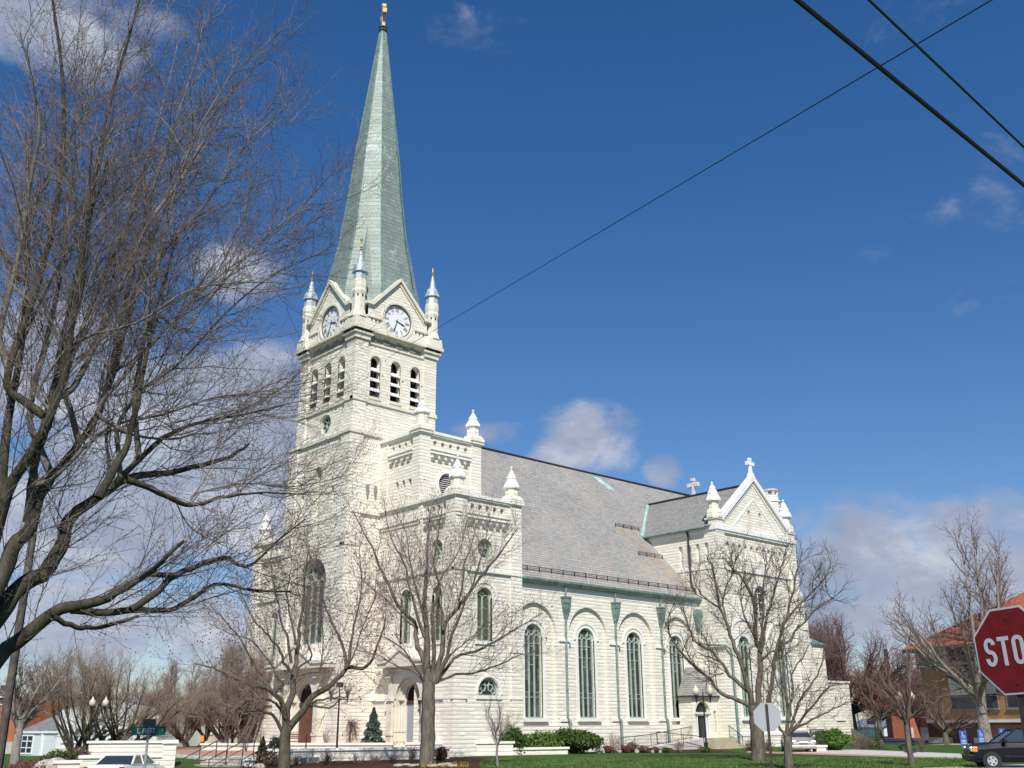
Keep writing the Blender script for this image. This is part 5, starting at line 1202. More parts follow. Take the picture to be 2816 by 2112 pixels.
# ================================================================== walls, planters, steps
def gp(px, r, z=0.0): p = atR((px, 2000), r); return np.array([p[0], p[1], z])
def seg_wall(name, label, pxa, pxb, ra, rb, ytop, zb, th=.45, m=None, capm=None, cat='low wall', group=None, over=.10, capt=.14):
    """free-standing masonry wall between two directions, with a projecting cap"""
    A = gp(pxa, ra); B = gp(pxb, rb); zt = hgt((pxa+pxb)/2, ytop, (ra+rb)/2)
    t = thing(name, (A[0], A[1], zb), label, cat, group); d = unit(B-A); n = np.array([-d[1], d[0], 0.0])
    if np.dot(n, A) < 0: n = -n
    def bx(a, b, o0, o1, z0, z1):
        mb = MB(); P = [A+d*a+n*o0, A+d*b+n*o0, A+d*b+n*o1, A+d*a+n*o1]
        vs = [(*p[:2], z) for z in (z0, z1) for p in P]
        return mb.add(vs, [(0, 1, 2, 3), (4, 7, 6, 5), (0, 4, 5, 1), (1, 5, 6, 2), (2, 6, 7, 3), (3, 7, 4, 0)])
    L = np.linalg.norm(B-A)
    bx(0, L, 0, th, zb, zt-capt).build('wall', m or rock, t); bx(-over, L+over, -over, th+over, zt-capt, zt).build('cap', capm or trim, t)
    return t
GW = 'low pale stone walls around the plaza'
seg_wall('retaining_wall', 'tall stone planter wall left of the plaza steps', 250, 458, 70, 68, 2037, -.5, .5, group=GW)
seg_wall('retaining_wall', 'lower stone wall behind the white car', 231, 478, 62, 62, 2076, -.8, 1.2, group=GW)
seg_wall('retaining_wall', 'lowest wall end left of the white car by the mulch', 163, 233, 61, 61, 2091, -.8, .5, group=GW)
seg_wall('stone_pier', 'square stone pier with a wide cap beside the plaza steps', 455, 490, 61.5, 61.5, 2037, -.8, 4.6, cat='pier')
seg_wall('retaining_wall', 'wall at the back of the plaza above the steps', 559, 715, 84, 80, 2044, .0, .4, group=GW)
seg_wall('retaining_wall', 'long upper planter wall before the main portal', 705, 1079, 74, 70, 2043, .0, .4, group=GW)
seg_wall('retaining_wall', 'long front planter wall behind the mulch bed', 742, 1237, 63.5, 66, 2056, -.1, .5, group=GW, capm=whitest)
seg_wall('retaining_wall', 'planter wall below the corner block, behind the thin sapling', 1119, 1411, 71, 72.5, 2040, 0, .4, group=GW)
seg_wall('retaining_wall', 'short low wall in front of the dark green hedge', 1409, 1560, 72.8, 74.5, 2055, 0, .4, group=GW)
seg_wall('stone_bench', 'small white stone bench beside the plaza steps', 680, 708, 58.5, 58.5, 2083, -.35, .5, cat='bench', m=whitest, capm=whitest, over=.12)
# steps to the plaza
A = gp(490, 60.5); B = gp(690, 57.0); d = unit(B-A); n = np.array([-d[1], d[0], 0.0]); n = n if np.dot(n, A) > 0 else -n
st = thing('plaza_steps', (A[0], A[1], -.6), 'wide flight of concrete steps rising to the brick plaza', 'steps')
L = np.linalg.norm(B-A); stepm = vary('concrete_steps', (.42, .39, .32), (.54, .50, .42), 3, .9)
q = MB()
for k in range(6):
    P = [A+n*(.42*k+.2), A+d*L+n*(.42*k+.2), A+d*L+n*6.0, A+n*6.0]; z0 = -.6+.15*k; z1 = z0+.15
    q.add([(*p[:2], z) for z in (z0, z1) for p in P], [(0, 3, 2, 1), (4, 5, 6, 7), (0, 1, 5, 4), (1, 2, 6, 5), (2, 3, 7, 6), (3, 0, 4, 7)])
    Pn = [A+n*(.42*k+.17), A+d*L+n*(.42*k+.17), A+d*L+n*(.42*k+.24), A+n*(.42*k+.24)]
    q.add([(*p[:2], z) for z in (z1-.03, z1+.005) for p in Pn], [(0, 3, 2, 1), (4, 5, 6, 7), (0, 1, 5, 4), (1, 2, 6, 5), (2, 3, 7, 6), (3, 0, 4, 7)])
q.build('treads', stepm, st)
railm = mat('grey_rail_paint', (.09, .095, .10), .5, .3)
for f_, lb in ((.04, 'left handrail of the plaza steps beside the pier'), (.42, 'middle handrail of the plaza steps'), (.86, 'right handrail of the plaza steps')):
    p0 = A+d*L*f_+n*.3; h = MB(); a = p0+np.array([0, 0, -.6]); b = p0+n*1.3+np.array([0, 0, -.15]); c = p0+n*2.6+np.array([0, 0, .3])
    for p_ in (a, b, c): h.tube([p_, p_+np.array([0, 0, .92])], .03, 6)
    e = c+n*.9; h.tube([e, e+np.array([0, 0, .92])], .03, 6)
    h.tube([a+np.array([0, 0, .92]), c+np.array([0, 0, .92]), e+np.array([0, 0, .92])], .03, 6); h.tube([a+np.array([0, 0, .5]), c+np.array([0, 0, .5])], .02, 6)
    t = thing('handrail', a, lb, 'handrail', 'steel handrails of the plaza steps'); h.build('rail', railm, t)
# plaza edge skirts
q = MB(); E = [(30.6, 58.8), (44.7, 53.0)]
q.add([(30.6, 58.8, -.3), (44.7, 53.0, -.3), (44.7, 53.0, .299), (30.6, 58.8, .299), (36.5, 92, -.7), (36.5, 92, .299)], [(0, 1, 2, 3), (0, 3, 5, 4)])
o = q.build('plaza_edge', rock, None, local=True); o['kind'] = 'structure'
# rocks
rockm = vary('field_stone', (.30, .27, .235), (.52, .48, .43), 3, .9, bdist=.03, bscale=6)
def boulder(p, sx, sy, sz, lb, seed, group=None, m=None):
    R = np.random.RandomState(seed); mb = MB(); mb.sphere((0, 0, 0), 1, 8)
    V = np.array(mb.v); n_ = np.sin(V@R.randn(3, 3)*1.7).sum(1)*.10; V = V*(1+n_)[:, None]*np.array([sx, sy, sz]); mb.v = [tuple(v) for v in V]
    o = mb.build('boulder', m or rockm, None, local=True, smooth=False); o.location = (p[0], p[1], p[2]+sz*.5); tag(o, lb, 'rock', group); return o
boulder(gp(1648, 76.2), .42, .35, .34, 'pale tan boulder at the right end of the green hedge', 1)
for i, (px, r, w) in enumerate(((1748, 76.6, .18), (1793, 76.8, .16), (1812, 76.8, .15), (1702, 76.4, .15))):
    boulder(gp(px, r), w, w*.8, w*.9, ['small stone between the red-brown mounds', 'small stone left of the round green mound', 'small stone touching the round green mound', 'small stone under the pale round shrub'][i], 10+i, 'small stones edging the shrub bed')
for i in range(9):
    px = 1100+i*18.5; boulder(gp(px, 54.8+.9*math.sin(i*2.1)), .30, .2, .09, 'flat edging stone round the thick tree trunk', 30+i, 'flat edging stones round the thick trunk')
boulder(gp(722, 55), .35, .25, .16, 'flat pale rock below the small yellow-green evergreen', 50)
boulder(gp(145, 62, -.3), .9, .6, .55, 'grey-green boulder beside the wall at the lower left', 51); boulder(gp(172, 61.5, -.3), .7, .5, .5, 'tan boulder left of the white car', 52)
# daffodils
R = np.random.RandomState(3); mb = MB()
for i in range(120):
    p = gp(R.uniform(1160, 1290), R.uniform(52.3, 54.2)); h_ = R.uniform(.1, .26)
    if 0 <= i: 
        a = R.rand()*6; s_q = .035
        mb.add([(p[0]+s_q*math.cos(a+k*1.57), p[1]+s_q*math.sin(a+k*1.57), h_+.02*(k % 2)) for k in range(4)], [(0, 1, 2, 3)]); mb.add([(p[0], p[1], 0), (p[0]+.012, p[1], 0), (p[0]+.006, p[1], h_)], [(0, 1, 2)])
o = mb.build('daffodils', mat('yellow_petals', (.75, .60, .05), .6), None, local=True); tag(o, 'yellow daffodils at the foot of the thick tree', 'flowers', kind='stuff')

# ================================================================== shrubs and evergreens
def leafm(name, c0, c1): return vary(name, c0, c1, 5, .75, spec=.25)
lf_green = leafm('hedge_leaves', (.018, .045, .010), (.095, .145, .03)); lf_blue = leafm('spruce_needles', (.035, .065, .05), (.10, .15, .115))
lf_box = leafm('boxwood_leaves', (.03, .05, .01), (.12, .15, .035)); lf_bright = leafm('bright_hedge_leaves', (.04, .085, .012), (.13, .21, .035)); lf_yew = leafm('yew_needles', (.035, .055, .012), (.15, .17, .04)); lf_red = leafm('barberry_twigs', (.10, .035, .03), (.22, .10, .085)); lf_brn = leafm('dormant_twigs', (.11, .075, .055), (.24, .17, .13)); lf_pale = leafm('pale_bare_twigs', (.26, .20, .155), (.45, .37, .30)); lf_dk = leafm('dark_evergreen_leaves', (.012, .025, .02), (.05, .075, .05))
def leafy(name, label, px, r, w, h, n, lm, seed, z=0.0, cone=False, size=.075, cat='shrub', group=None, depth=None, flat=1.0):
    R = np.random.RandomState(seed); c = gp(px, r, z); dw = depth or w
    t = thing(name, c, label, cat, group)
    u = R.randn(n, 3); u /= np.linalg.norm(u, axis=1)[:, None]; rad = R.rand(n)**.33
    lump = 1+.16*np.sin(u@R.randn(3)*3.1+1)+.12*np.sin(u@R.randn(3)*5.3)+.08*R.randn(n)
    if cone:
        hh = R.rand(n)**1.35; a = R.rand(n)*6.283; tier = 1+.22*np.sin(hh*34+a*2); rr = (1-hh)**.85*tier*(.45+.55*R.rand(n)**.4)
        P = np.stack([np.cos(a)*rr*w/2, np.sin(a)*rr*w/2, hh*h], 1)
    else:
        rad = np.where(rad > .55, rad, .55+rad*.4); P = u*(rad*lump)[:, None]*np.array([w/2, dw/2, h/2*flat])+np.array([0, 0, h/2]); P[:, 2] = np.maximum(P[:, 2], .02+.1*R.rand(n))
    P = P+c
    A = unit3(R.randn(n, 3)); B = unit3(np.cross(A, R.randn(n, 3))); s1 = size*(.6+.8*R.rand(n))[:, None]
    V = np.stack([P-A*s1, P+B*s1*.5, P+A*s1, P-B*s1*.5], 1).reshape(-1, 3); F = np.arange(4*n).reshape(-1, 4)
    fast_mesh('foliage', V, F, lm, t, smooth=False)
    T_ = Tree(seed); ns = 5
    for k in range(ns):
        a = k*1.3; q_ = c+np.array([math.cos(a)*w*(.05 if cone else .25), math.sin(a)*w*(.05 if cone else .25), h*(.85 if cone else .6)]); T_.add(0, resample([c, (c+q_)/2+R.randn(3)*.03, q_], 5), np.linspace(.04, .012, 5))
    V, F = tubes_arr(T_.b[0], 5); fast_mesh('stem', V, F, bark_g, t)
    return t
def unit3(a): return a/(np.linalg.norm(a, axis=1)[:, None]+1e-9)
def twiggy(name, label, px, r, w, h, n, tm, seed, z=0.0, cat='shrub', group=None, tr=.012, weep=False, stemh=0.0):
    T_ = Tree(seed); T_.maxl = 2; R = T_.r; c = gp(px, r, z)
    base = c+np.array([0, 0, stemh])
    if stemh: T_.add(0, resample([c, c+np.array([.03, 0, stemh*.5]), base], 5), np.linspace(.07, .05, 5))
    for k in range(n):
        a = R.rand()*6.283; e = math.radians(R.uniform(8, 85)); D = np.array([math.cos(a)*math.cos(e)*w/2, math.sin(a)*math.cos(e)*w/2, math.sin(e)*(h-stemh)])*R.uniform(.8, 1.1)
        if weep: end = base+np.array([D[0], D[1], -R.rand()*(stemh)*.6]); mid = base+np.array([D[0]*.5, D[1]*.5, (h-stemh)*.9])
        else: end = base+D; mid = base+D*.5+R.randn(3)*.05*w
        P = resample([base, mid, end], 6); rr = np.linspace(tr*1.6, tr*.6, 6); T_.add(1 if n > 12 else 0, P, rr)
        T_.kids(P, rr, 2, {2: (max(w, h)*.09, max(w, h)*.30, .3, 40, .2 if not weep else -.3, 3, .2, tr*.8, .25), 3: (max(w, h)*.07, max(w, h)*.12, .3, 42, .1, 2, .2, tr*.6, .2)})
    t = thing(name, c, label, cat, group)
    allb = [x for l, v in T_.b.items() for x in v]; V, F = tubes_arr(allb[:0] or [x for l, v in T_.b.items() if l < 2 for x in v], 4); fast_mesh('stem', V, F, tm, t)
    hi = [x for l, v in T_.b.items() if l >= 2 for x in v]
    V, F = tubes_arr(hi, 3); fast_mesh('twigs', V, F, tm, t); return t
def sz(pxw, r): return pxw/FPX*r*1.03
def mound(name, label, x0, x1, ytop, r, lm, seed, n=1600, kind='leaf', **kw):
    px = (x0+x1)/2; w = sz(x1-x0, r); z = kw.pop('z', 0.0); h = hgt(px, ytop, r)-z
    return (leafy if kind == 'leaf' else twiggy)(name, label, px, r, w, h, n, lm, seed, z=z, **kw)
mound('evergreen_hedge', 'dark green shrub at the left end of the hedge row', 1378, 1448, 2000, 73.6, lf_green, 1, 2600, size=.10, cat='hedge')
mound('evergreen_hedge', 'lower middle shrub of the green hedge row', 1432, 1540, 2016, 75.6, lf_bright, 2, 3400, size=.10, cat='hedge')
mound('evergreen_hedge', 'largest rounded dark green shrub of the hedge row', 1530, 1648, 2001, 76.2, lf_green, 3, 5200, size=.10, cat='hedge')
mound('bare_shrub', 'round pale leafless shrub before the second downpipe', 1659, 1713, 2018, 78.5, lf_pale, 4, 26, kind='twig')
mound('bare_shrub', 'pale leafless shrub half hidden behind the largest hedge shrub', 1622, 1656, 2021, 79, lf_pale, 5, 16, kind='twig')
GM = 'clipped mounds along the shrub bed'
mound('barberry_mound', 'leftmost round red-brown mound beside the tan boulder', 1653, 1686, 2051, 77, lf_red, 6, 900, size=.06, group=GM)
mound('barberry_mound', 'second round red-brown mound, right of the pale shrub', 1702, 1739, 2049, 77, lf_red, 7, 1000, size=.06, group=GM)
mound('barberry_mound', 'taller red-brown mound touching the ramp railing', 1718, 1752, 2040, 78.6, lf_brn, 8, 900, size=.06, group=GM)
mound('barberry_mound', 'dull brown mound in the middle of the shrub bed', 1752, 1785, 2051, 77, lf_brn, 9, 900, size=.06, group=GM)
mound('barberry_mound', 'small purple-red mound before the green one', 1785, 1810, 2054, 77, lf_red, 10, 700, size=.05, group=GM)
mound('boxwood_mound', 'round green mound in the shrub bed left of the lamp post', 1814, 1844, 2056, 77, lf_box, 11, 900, size=.05, group=GM)
mound('bare_shrub', 'loose pale shrub beside the ramp end', 1842, 1890, 2036, 77.4, lf_brn, 12, 16, kind='twig')
mound('boxwood_mound', 'small green mound at the foot of the lamp post', 1921, 1951, 2052, 77.6, lf_box, 13, 900, size=.05, group=GM)
mound('bare_shrub', 'burgundy brown shrub left of the pruned tree trunk', 2038, 2084, 2034, 82, lf_red, 14, 40, kind='twig')
mound('bare_shrub', 'burgundy brown shrub right of the pruned tree trunk', 2092, 2128, 2034, 82, lf_brn, 15, 36, kind='twig')
mound('clipped_hedge', 'big rounded bright green hedge behind the parked sedan', 2230, 2330, 2003, 84, lf_bright, 16, 5200, size=.09, cat='hedge')
mound('bare_shrub', 'wide brown shrub right of the bright green hedge', 2326, 2404, 2026, 85, lf_brn, 17, 44, kind='twig')
mound('bare_shrub', 'thin pale shrub behind the bright green hedge', 2225, 2300, 1990, 87, lf_pale, 18, 14, kind='twig')
mound('boxwood_mound', 'flat green mound by the stone stair', 2382, 2408, 2040, 88, lf_box, 19, 500, size=.07)
mound('evergreen_shrub', 'small blue-green shrub at the foot of the stone stair', 2464, 2492, 2042, 84, lf_blue, 20, 600, size=.06)
mound('bare_shrub', 'upright brown shrub on the grass strip', 2508, 2545, 2028, 78, lf_brn, 21, 24, kind='twig')
mound('evergreen_shrub', 'low grey-green plant beside the upright brown shrub', 2478, 2512, 2055, 76, lf_blue, 22, 500, size=.06)
mound('spruce', 'small conical blue-green spruce behind the planter wall', 993, 1060, 1946, 74, lf_blue, 23, 4200, cone=True, size=.085, z=.2, cat='evergreen')
mound('yew', 'small yellow-green pointed evergreen beside the steps', 704, 748, 2026, 60, lf_yew, 24, 2400, cone=True, size=.06, z=-.1, cat='evergreen')
mound('dark_evergreen', 'dark blue-green bush behind the crooked tree', 742, 780, 2022, 68, lf_dk, 25, 1400, size=.07, z=.0)
mound('bare_shrub', 'wispy pinkish shrub at the left foot of the facade', 665, 700, 1985, 78, lf_brn, 26, 12, kind='twig', z=.3)
mound('bare_shrub', 'wispy shrub between the left end of the facade and the main portal', 705, 742, 1990, 77, lf_brn, 27, 12, kind='twig', z=.3)
mound('bare_shrub', 'wispy shrub just right of the main portal', 880, 918, 2004, 75.5, lf_brn, 28, 12, kind='twig', z=.3)
mound('weeping_tree', 'little umbrella shaped weeping tree against the facade', 938, 990, 1980, 75, lf_brn, 29, 30, kind='twig', z=.3, weep=True, stemh=1.1, cat='tree')
mound('bare_shrub', 'bare shrub against the corner block wall behind the sapling', 1266, 1316, 1972, 72.8, lf_brn, 30, 16, kind='twig', z=.2)
mound('bare_shrub', 'brown shrub before the front planter wall, left of the thick trunk', 1065, 1098, 2070, 60, lf_brn, 31, 22, kind='twig')
mound('bare_shrub', 'rusty shrub left of the thick tree trunk', 1118, 1150, 2052, 61, lf_brn, 32, 20, kind='twig')
mound('dormant_shrub', 'rounded rusty brown shrub right of the thick trunk', 1196, 1232, 2056, 61, lf_red, 33, 1200, size=.06)
mound('bare_shrub', 'low golden brown shrub near the lamp post base', 886, 925, 2072, 58, lf_yew, 34, 26, kind='twig')
mound('dormant_shrub', 'dark brown low shrub right of the small yellow-green evergreen', 712, 772, 2066, 57, lf_brn, 35, 1600, size=.06, z=-.2)
for i, (a, b, y, lb) in enumerate(((800, 840, 2076, 'low dormant shrub nearest the crooked tree'), (960, 1000, 2074, 'low dormant shrub right of the black lamp post'), (1010, 1050, 2078, 'low dormant shrub midway along the mulch bed'))):
    mound('bare_shrub', lb, a, b, y, 59, lf_brn, 36+i, 18, kind='twig', group='low dormant shrubs in the mulch bed')
mound('evergreen_shrub', 'spreading green and brown shrub beside the left stone wall', 128, 214, 2062, 64, lf_box, 40, 1800, size=.08, z=-.3)
mound('dormant_shrub', 'brown shrub against the left stone wall', 196, 256, 2056, 65, lf_brn, 41, 1600, size=.08, z=-.3)
mound('dormant_shrub', 'reddish ground hugging shrub at the foot of the pale trunk', 50, 160, 2090, 62, lf_red, 42, 1600, size=.07, z=-.6)
mound('bare_shrub', 'pale brown shrub on top of the tall planter wall', 322, 388, 2028, 72, lf_pale, 43, 30, kind='twig', z=.3)

# ================================================================== lamp posts
globe = mat('cream_lamp_globe', (.62, .58, .44), .35)
def lamp(loc, H, label, box=False, group='black twin globe lamp posts', proto=None, rz=0):
    t = thing('street_lamp', loc, label, 'lamp post', group, rz=rz); k = H/4.6
    L = lambda prof, n=12: [(r*k, z*k) for r, z in prof]
    MB().lathe(0, 0, L([(.20, 0), (.20, .12), (.13, .2), (.12, .55), (.15, .6), (.08, .68), (.065, .75), (.05, 3.3), (.08, 3.35), (.04, 3.42), (.04, 4.0), (.02, 4.15), (.05, 4.2), (.01, 4.3)]), 12).build('pole', black, t, local=True, smooth=False)
    a = MB(); a.tube([(-.52*k, 0, 3.62*k), (-.3*k, 0, 3.52*k), (0, 0, 3.62*k), (.3*k, 0, 3.52*k), (.52*k, 0, 3.62*k)], .03*k, 6); a.tube([(-.5*k, 0, 3.4*k), (0, 0, 3.45*k), (.5*k, 0, 3.4*k)], .02*k, 6)
    ar = a.build('arm', black, t, local=True)
    for s in (-1, 1):
        x = s*.5*k
        MB().lathe(x, 0, L([(.03, 3.3), (.05, 3.45), (.06, 3.62), (.13, 3.78), (.14, 3.84)]), 10).build('lamp_holder', black, ar, local=True)
        MB().lathe(x, 0, L([(.12, 3.83), (.23, 4.0), (.25, 4.15), (.20, 4.32), (.09, 4.42), (.07, 4.50), (.02, 4.62)]), 12).build('globe', globe, ar, local=True, smooth=True)
    if box: MB().box(-.2*k, .2*k, -.14, .14, 4.12*k, 4.42*k).build('floodlight', black, t, local=True)
    return t
def lamp_at(px, py, r, ytop, label, **kw):
    b = gp(px, r, 0.0); return lamp(b, hgt(px, ytop, r), label, rz=HEAD-math.pi/2+math.atan2(-(px-CX), FPX)+.15, **kw)
lamp_at(929, 2083, 66, 1868, 'black lamp post with a square floodlight between its globes', box=True)
lamp_at(1939, 2068, 78.8, 1882, 'black twin globe lamp post in front of the side porch')
lamp_at(264, 2040, 80, 1916, 'black twin globe lamp post before the wide vase shaped tree')
lamp_at(2502, 2064, 100, 1900, 'black lamp post in front of the turreted brick house', group='black twin globe lamp posts')

# ================================================================== porch steps, ramp and railings
st = thing('porch_steps', (71.8, 52.0, 0), 'tan concrete steps with yellow painted edges at the side porch', 'steps')
q = MB(); yq = MB()
for k in range(5):
    z = .85-.17*k; q.box(70.2, 72.35+.36*(k+1), 51.7, 53.44, max(z-.17, 0), z-.002*k)
    yq.box(72.35+.36*(k+1)-.06, 72.35+.36*(k+1)+.004, 51.698, 53.3, z-.03, z+.004)
    yq.box(72.35+.36*k, 72.35+.36*(k+1), 51.694, 51.72, z-.02, z+.003)
q.build('treads', vary('tan_concrete', (.46, .38, .26), (.56, .48, .35), 2, .85), st); yq.build('edge_paint', mat('yellow_paint', (.65, .52, .12), .7), st)
def fence_rail(name, label, pts, h=.95, bal=.14, m=black, low=.12, cat='railing'):
    t = thing(name, pts[0], label, cat); q = MB(); P = [np.array(p, float) for p in pts]; U = np.array([0, 0, 1.0])
    for a, b in zip(P[:-1], P[1:]):
        L = np.linalg.norm(b-a); n_ = max(1, int(L/1.6)); q.tube([a+U*h, b+U*h], .028, 5); q.tube([a+U*low, b+U*low], .02, 5)
        for k in range(n_+1): p = a+(b-a)*k/n_; q.tube([p, p+U*h], .03, 5)
        for k in range(1, int(L/bal)): p = a+(b-a)*k*bal/L; q.tube([p+U*low, p+U*h], .010, 4)
    q.build('rail', m, t); return t
fence_rail('ramp_railing', 'long black baluster railing along the ramp', [(60.6, 53.6, .0), (64.5, 53.6, .25), (70.3, 53.6, .85)])
fence_rail('ramp_railing', 'lower front railing of the ramp falling towards the lamp post', [(63.8, 52.4, .45), (66.8, 52.2, .2), (69.2, 52.0, .0)], bal=.9)
fence_rail('step_railing', 'black railing down the side porch steps', [(72.4, 51.75, .85), (74.2, 51.75, .0)], bal=.2)
fence_rail('step_railing', 'black railing on the wall side of the porch steps', [(72.4, 51.2, .85), (76.5, 51.2, .0)], bal=.25) if False else None
r_ = MB(); r_.add([(60.8, 52.6, .0), (70.3, 52.6, .84), (70.3, 53.4, .84), (60.8, 53.4, .0), (60.8, 52.6, -.05), (70.3, 52.6, -.05)], [(0, 1, 2, 3), (0, 4, 5, 1)])
o = r_.build('ramp', conc, None, local=True); tag(o, 'sloping concrete wheelchair ramp along the nave wall', 'ramp')

# ================================================================== signs
red = vary('red_reflective_sheet', (.165, .006, .008), (.225, .010, .012), 9, .5, bdist=.002, bscale=60); wsheet = mat('white_reflective_sheet', (.60, .61, .66), .45)
alum = mat('bare_aluminium', (.42, .43, .45), .55, .3); postm = vary('dark_rusty_post', (.035, .028, .025), (.08, .06, .05), 8, .7)
def font_obj(txt, size, name, m, parent, depth=.004, sx=1.0):
    cu = bpy.data.curves.new(name, 'FONT'); cu.body = txt; cu.size = size; cu.align_x = 'CENTER'; cu.align_y = 'CENTER'; cu.extrude = depth; cu.offset = size*.012
    o = bpy.data.objects.new(name, cu); COL.objects.link(o); dg = bpy.context.evaluated_depsgraph_get(); me = bpy.data.meshes.new_from_object(o.evaluated_get(dg)); bpy.data.objects.remove(o)
    me.materials.clear(); me.materials.append(m); n_ = bpy.data.objects.new(name, me); COL.objects.link(n_); n_.parent = parent; n_.scale = (sx, 1, 1); return n_
def stroke_letters(mb, txt, h, w, gap, t, f):
    """block sign lettering: thick strokes on a grid, f(x,z) -> point"""
    def line(a, b):
        dx, dz = b[0]-a[0], b[1]-a[1]; l = math.hypot(dx, dz); nx, nz = -dz/l*t/2, dx/l*t/2; ex, ez = dx/l*t*.0, dz/l*t*.0
        mb.prism([(a[0]+nx, a[1]+nz), (a[0]-nx, a[1]-nz), (b[0]-nx, b[1]-nz), (b[0]+nx, b[1]+nz)], f, 0, .003)
    def curve(c, rx, rz, a0, a1, n=12):
        po = [(c[0]+(rx)*math.cos(a0+(a1-a0)*i/n), c[1]+(rz)*math.sin(a0+(a1-a0)*i/n)) for i in range(n+1)]; pi = [(c[0]+(rx-t)*math.cos(a0+(a1-a0)*i/n), c[1]+(rz-t)*math.sin(a0+(a1-a0)*i/n)) for i in range(n+1)]
        mb.arc(po, pi, f, 0, .003)
    tot = len(txt)*w+(len(txt)-1)*gap; x = -tot/2; pi = math.pi
    for ch in txt:
        c = x+w/2; q = h/4
        if ch == 'S': curve((c, q), w/2, q+t/2, 0, 1.32*pi/1.0, 14) if False else None
        if ch == 'S':
            curve((c, q-t/4), w/2, q+t/4, .05*pi, 1.0*pi); curve((c, q-t/4), w/2, q+t/4, pi, 1.5*pi); curve((c, -q+t/4), w/2, q+t/4, -1.0*pi*1.0, .5*pi)
        elif ch == 'T': line((x, h/2-t/2), (x+w, h/2-t/2)); line((c, h/2-t), (c, -h/2))
        elif ch == 'O':
            rr = w/2; curve((c, h/2-rr), rr, rr, 0, pi); curve((c, -h/2+rr), rr, rr, pi, 2*pi); line((x+t/2, h/2-rr), (x+t/2, -h/2+rr)); line((x+w-t/2, h/2-rr), (x+w-t/2, -h/2+rr))
        elif ch == 'P':
            rr = h*.27; line((x+t/2, h/2), (x+t/2, -h/2)); line((x+t, h/2-t/2), (c, h/2-t/2)); line((x+t, h/2-2*rr+t/2), (c, h/2-2*rr+t/2)); curve((c, h/2-rr), w/2, rr, -pi/2, pi/2)
        x += w+gap
def octagon(R): return [(R*math.cos(math.pi/8+math.pi/4*i), R*math.sin(math.pi/8+math.pi/4*i)) for i in range(8)]
def stop_sign(base, zc, rz, label, wdt=.76, roll=0.0, hpost=None, back_post=True):
    t = thing('stop_sign', base, label, 'stop sign', rz=rz); R = wdt/2/math.cos(math.pi/8); cr_, sr_ = math.cos(roll), math.sin(roll)
    f = lambda u, v, d: (u*cr_-v*sr_, d, zc-base[2]+u*sr_+v*cr_)          # face looks along -Y of the thing
    b = MB(); b.prism(octagon(R), f, .0, .004); plate = b.build('sign_plate', alum, t, local=True)
    w_ = MB(); w_.prism(octagon(R*.995), f, -.002, .0); w_.build('white_border', wsheet, plate, local=True)
    r_ = MB(); r_.prism(octagon(R*.95), f, -.004, -.002); r_.build('red_field', red, plate, local=True)
    l = MB(); stroke_letters(l, 'STOP', wdt/3, wdt*.155, wdt*.038, wdt*.047, lambda u, v, d: f(u, v, -.0075+d)); l.build('lettering', wsheet, plate, local=True)
    bt_ = MB()
    for v in (.285*wdt/.76, -.285*wdt/.76): bt_.prism(circ(0, v, .010, 8), lambda u, v, d: f(u, v, -.010+d), 0, .006)
    bt_.build('bolt', postm, plate, local=True)
    p = MB(); top = zc-base[2]+ (wdt/2*.92 if back_post else wdt*.3)
    p.box(-.03, .03, .010, .022, 0, top); p.box(-.034, -.026, .008, .05, 0, top); p.box(.026, .034, .008, .05, 0, top); p.build('post', postm, t, local=True)
    return t
# near sign, right edge: centre seen at (2782, 1790), 8.7 m away
c = atR((2783, 1788), 10.25); yaw = HEAD-math.pi/2+math.atan2(-(2783-CX), FPX)-math.radians(36)+math.radians(-0)
stop_sign((c[0], c[1], 0), c[2], yaw, 'red stop sign close by at the right edge, facing the viewer', roll=math.radians(1.8))
c = atR((2110, 1972), 30.5); yaw = HEAD-math.pi/2+math.atan2(-(2110-CX), FPX)+math.pi+math.radians(12)
stop_sign((c[0], c[1], 0), c[2], yaw, 'grey back of a stop sign before the pruned tree')
# street name signs
green = vary('green_sign_sheet', (.006, .085, .065), (.01, .11, .085), 3, .5)
c0 = atR((409, 2005), 26.0); tt_ = thing('street_name_sign', (c0[0], c0[1], -.62), 'pair of crossed green street name signs on a grey post', 'street sign', rz=HEAD-math.pi/2+math.atan2(-(409-CX), FPX))
zb = .62
z1, z2 = hgt(409, 2010, 26)+zb, hgt(409, 1989, 26)+zb
b = MB(); b.box(-.39, .39, -.012, .012, z1-.095, z1+.095); bl = b.build('lower_blade', green, tt_, local=True, label='green blade reading E. FIRST ST')
bl.rotation_euler.z = math.radians(12)
b = MB(); b.box(-.30, .30, -.012, .012, z2-.095, z2+.095); b2 = b.build('upper_blade', vary('dark_green_sheet', (.006, .05, .04), (.01, .07, .055), 3, .5), tt_, local=True); b2.rotation_euler.z = math.radians(62)
b = MB(); b.lathe(0, 0, [(.03, 0), (.03, z1-.11), (.055, z1-.11), (.055, z1-.09), (.02, z1-.09), (.02, z1+.10), (.03, z1+.11), (.02, z2-.09)], 10); b.build('post', alum, tt_, local=True)
tx = font_obj('E. FIRST', .155, 'lettering', wsheet, bl, .002, .80); tx.location = (-.06, -.0155, z1-.0); tx.rotation_euler = (math.pi/2, 0, 0)
tx = font_obj('ST', .07, 'lettering', wsheet, bl, .002, .85); tx.location = (.32, -.0155, z1+.02); tx.rotation_euler = (math.pi/2, 0, 0)
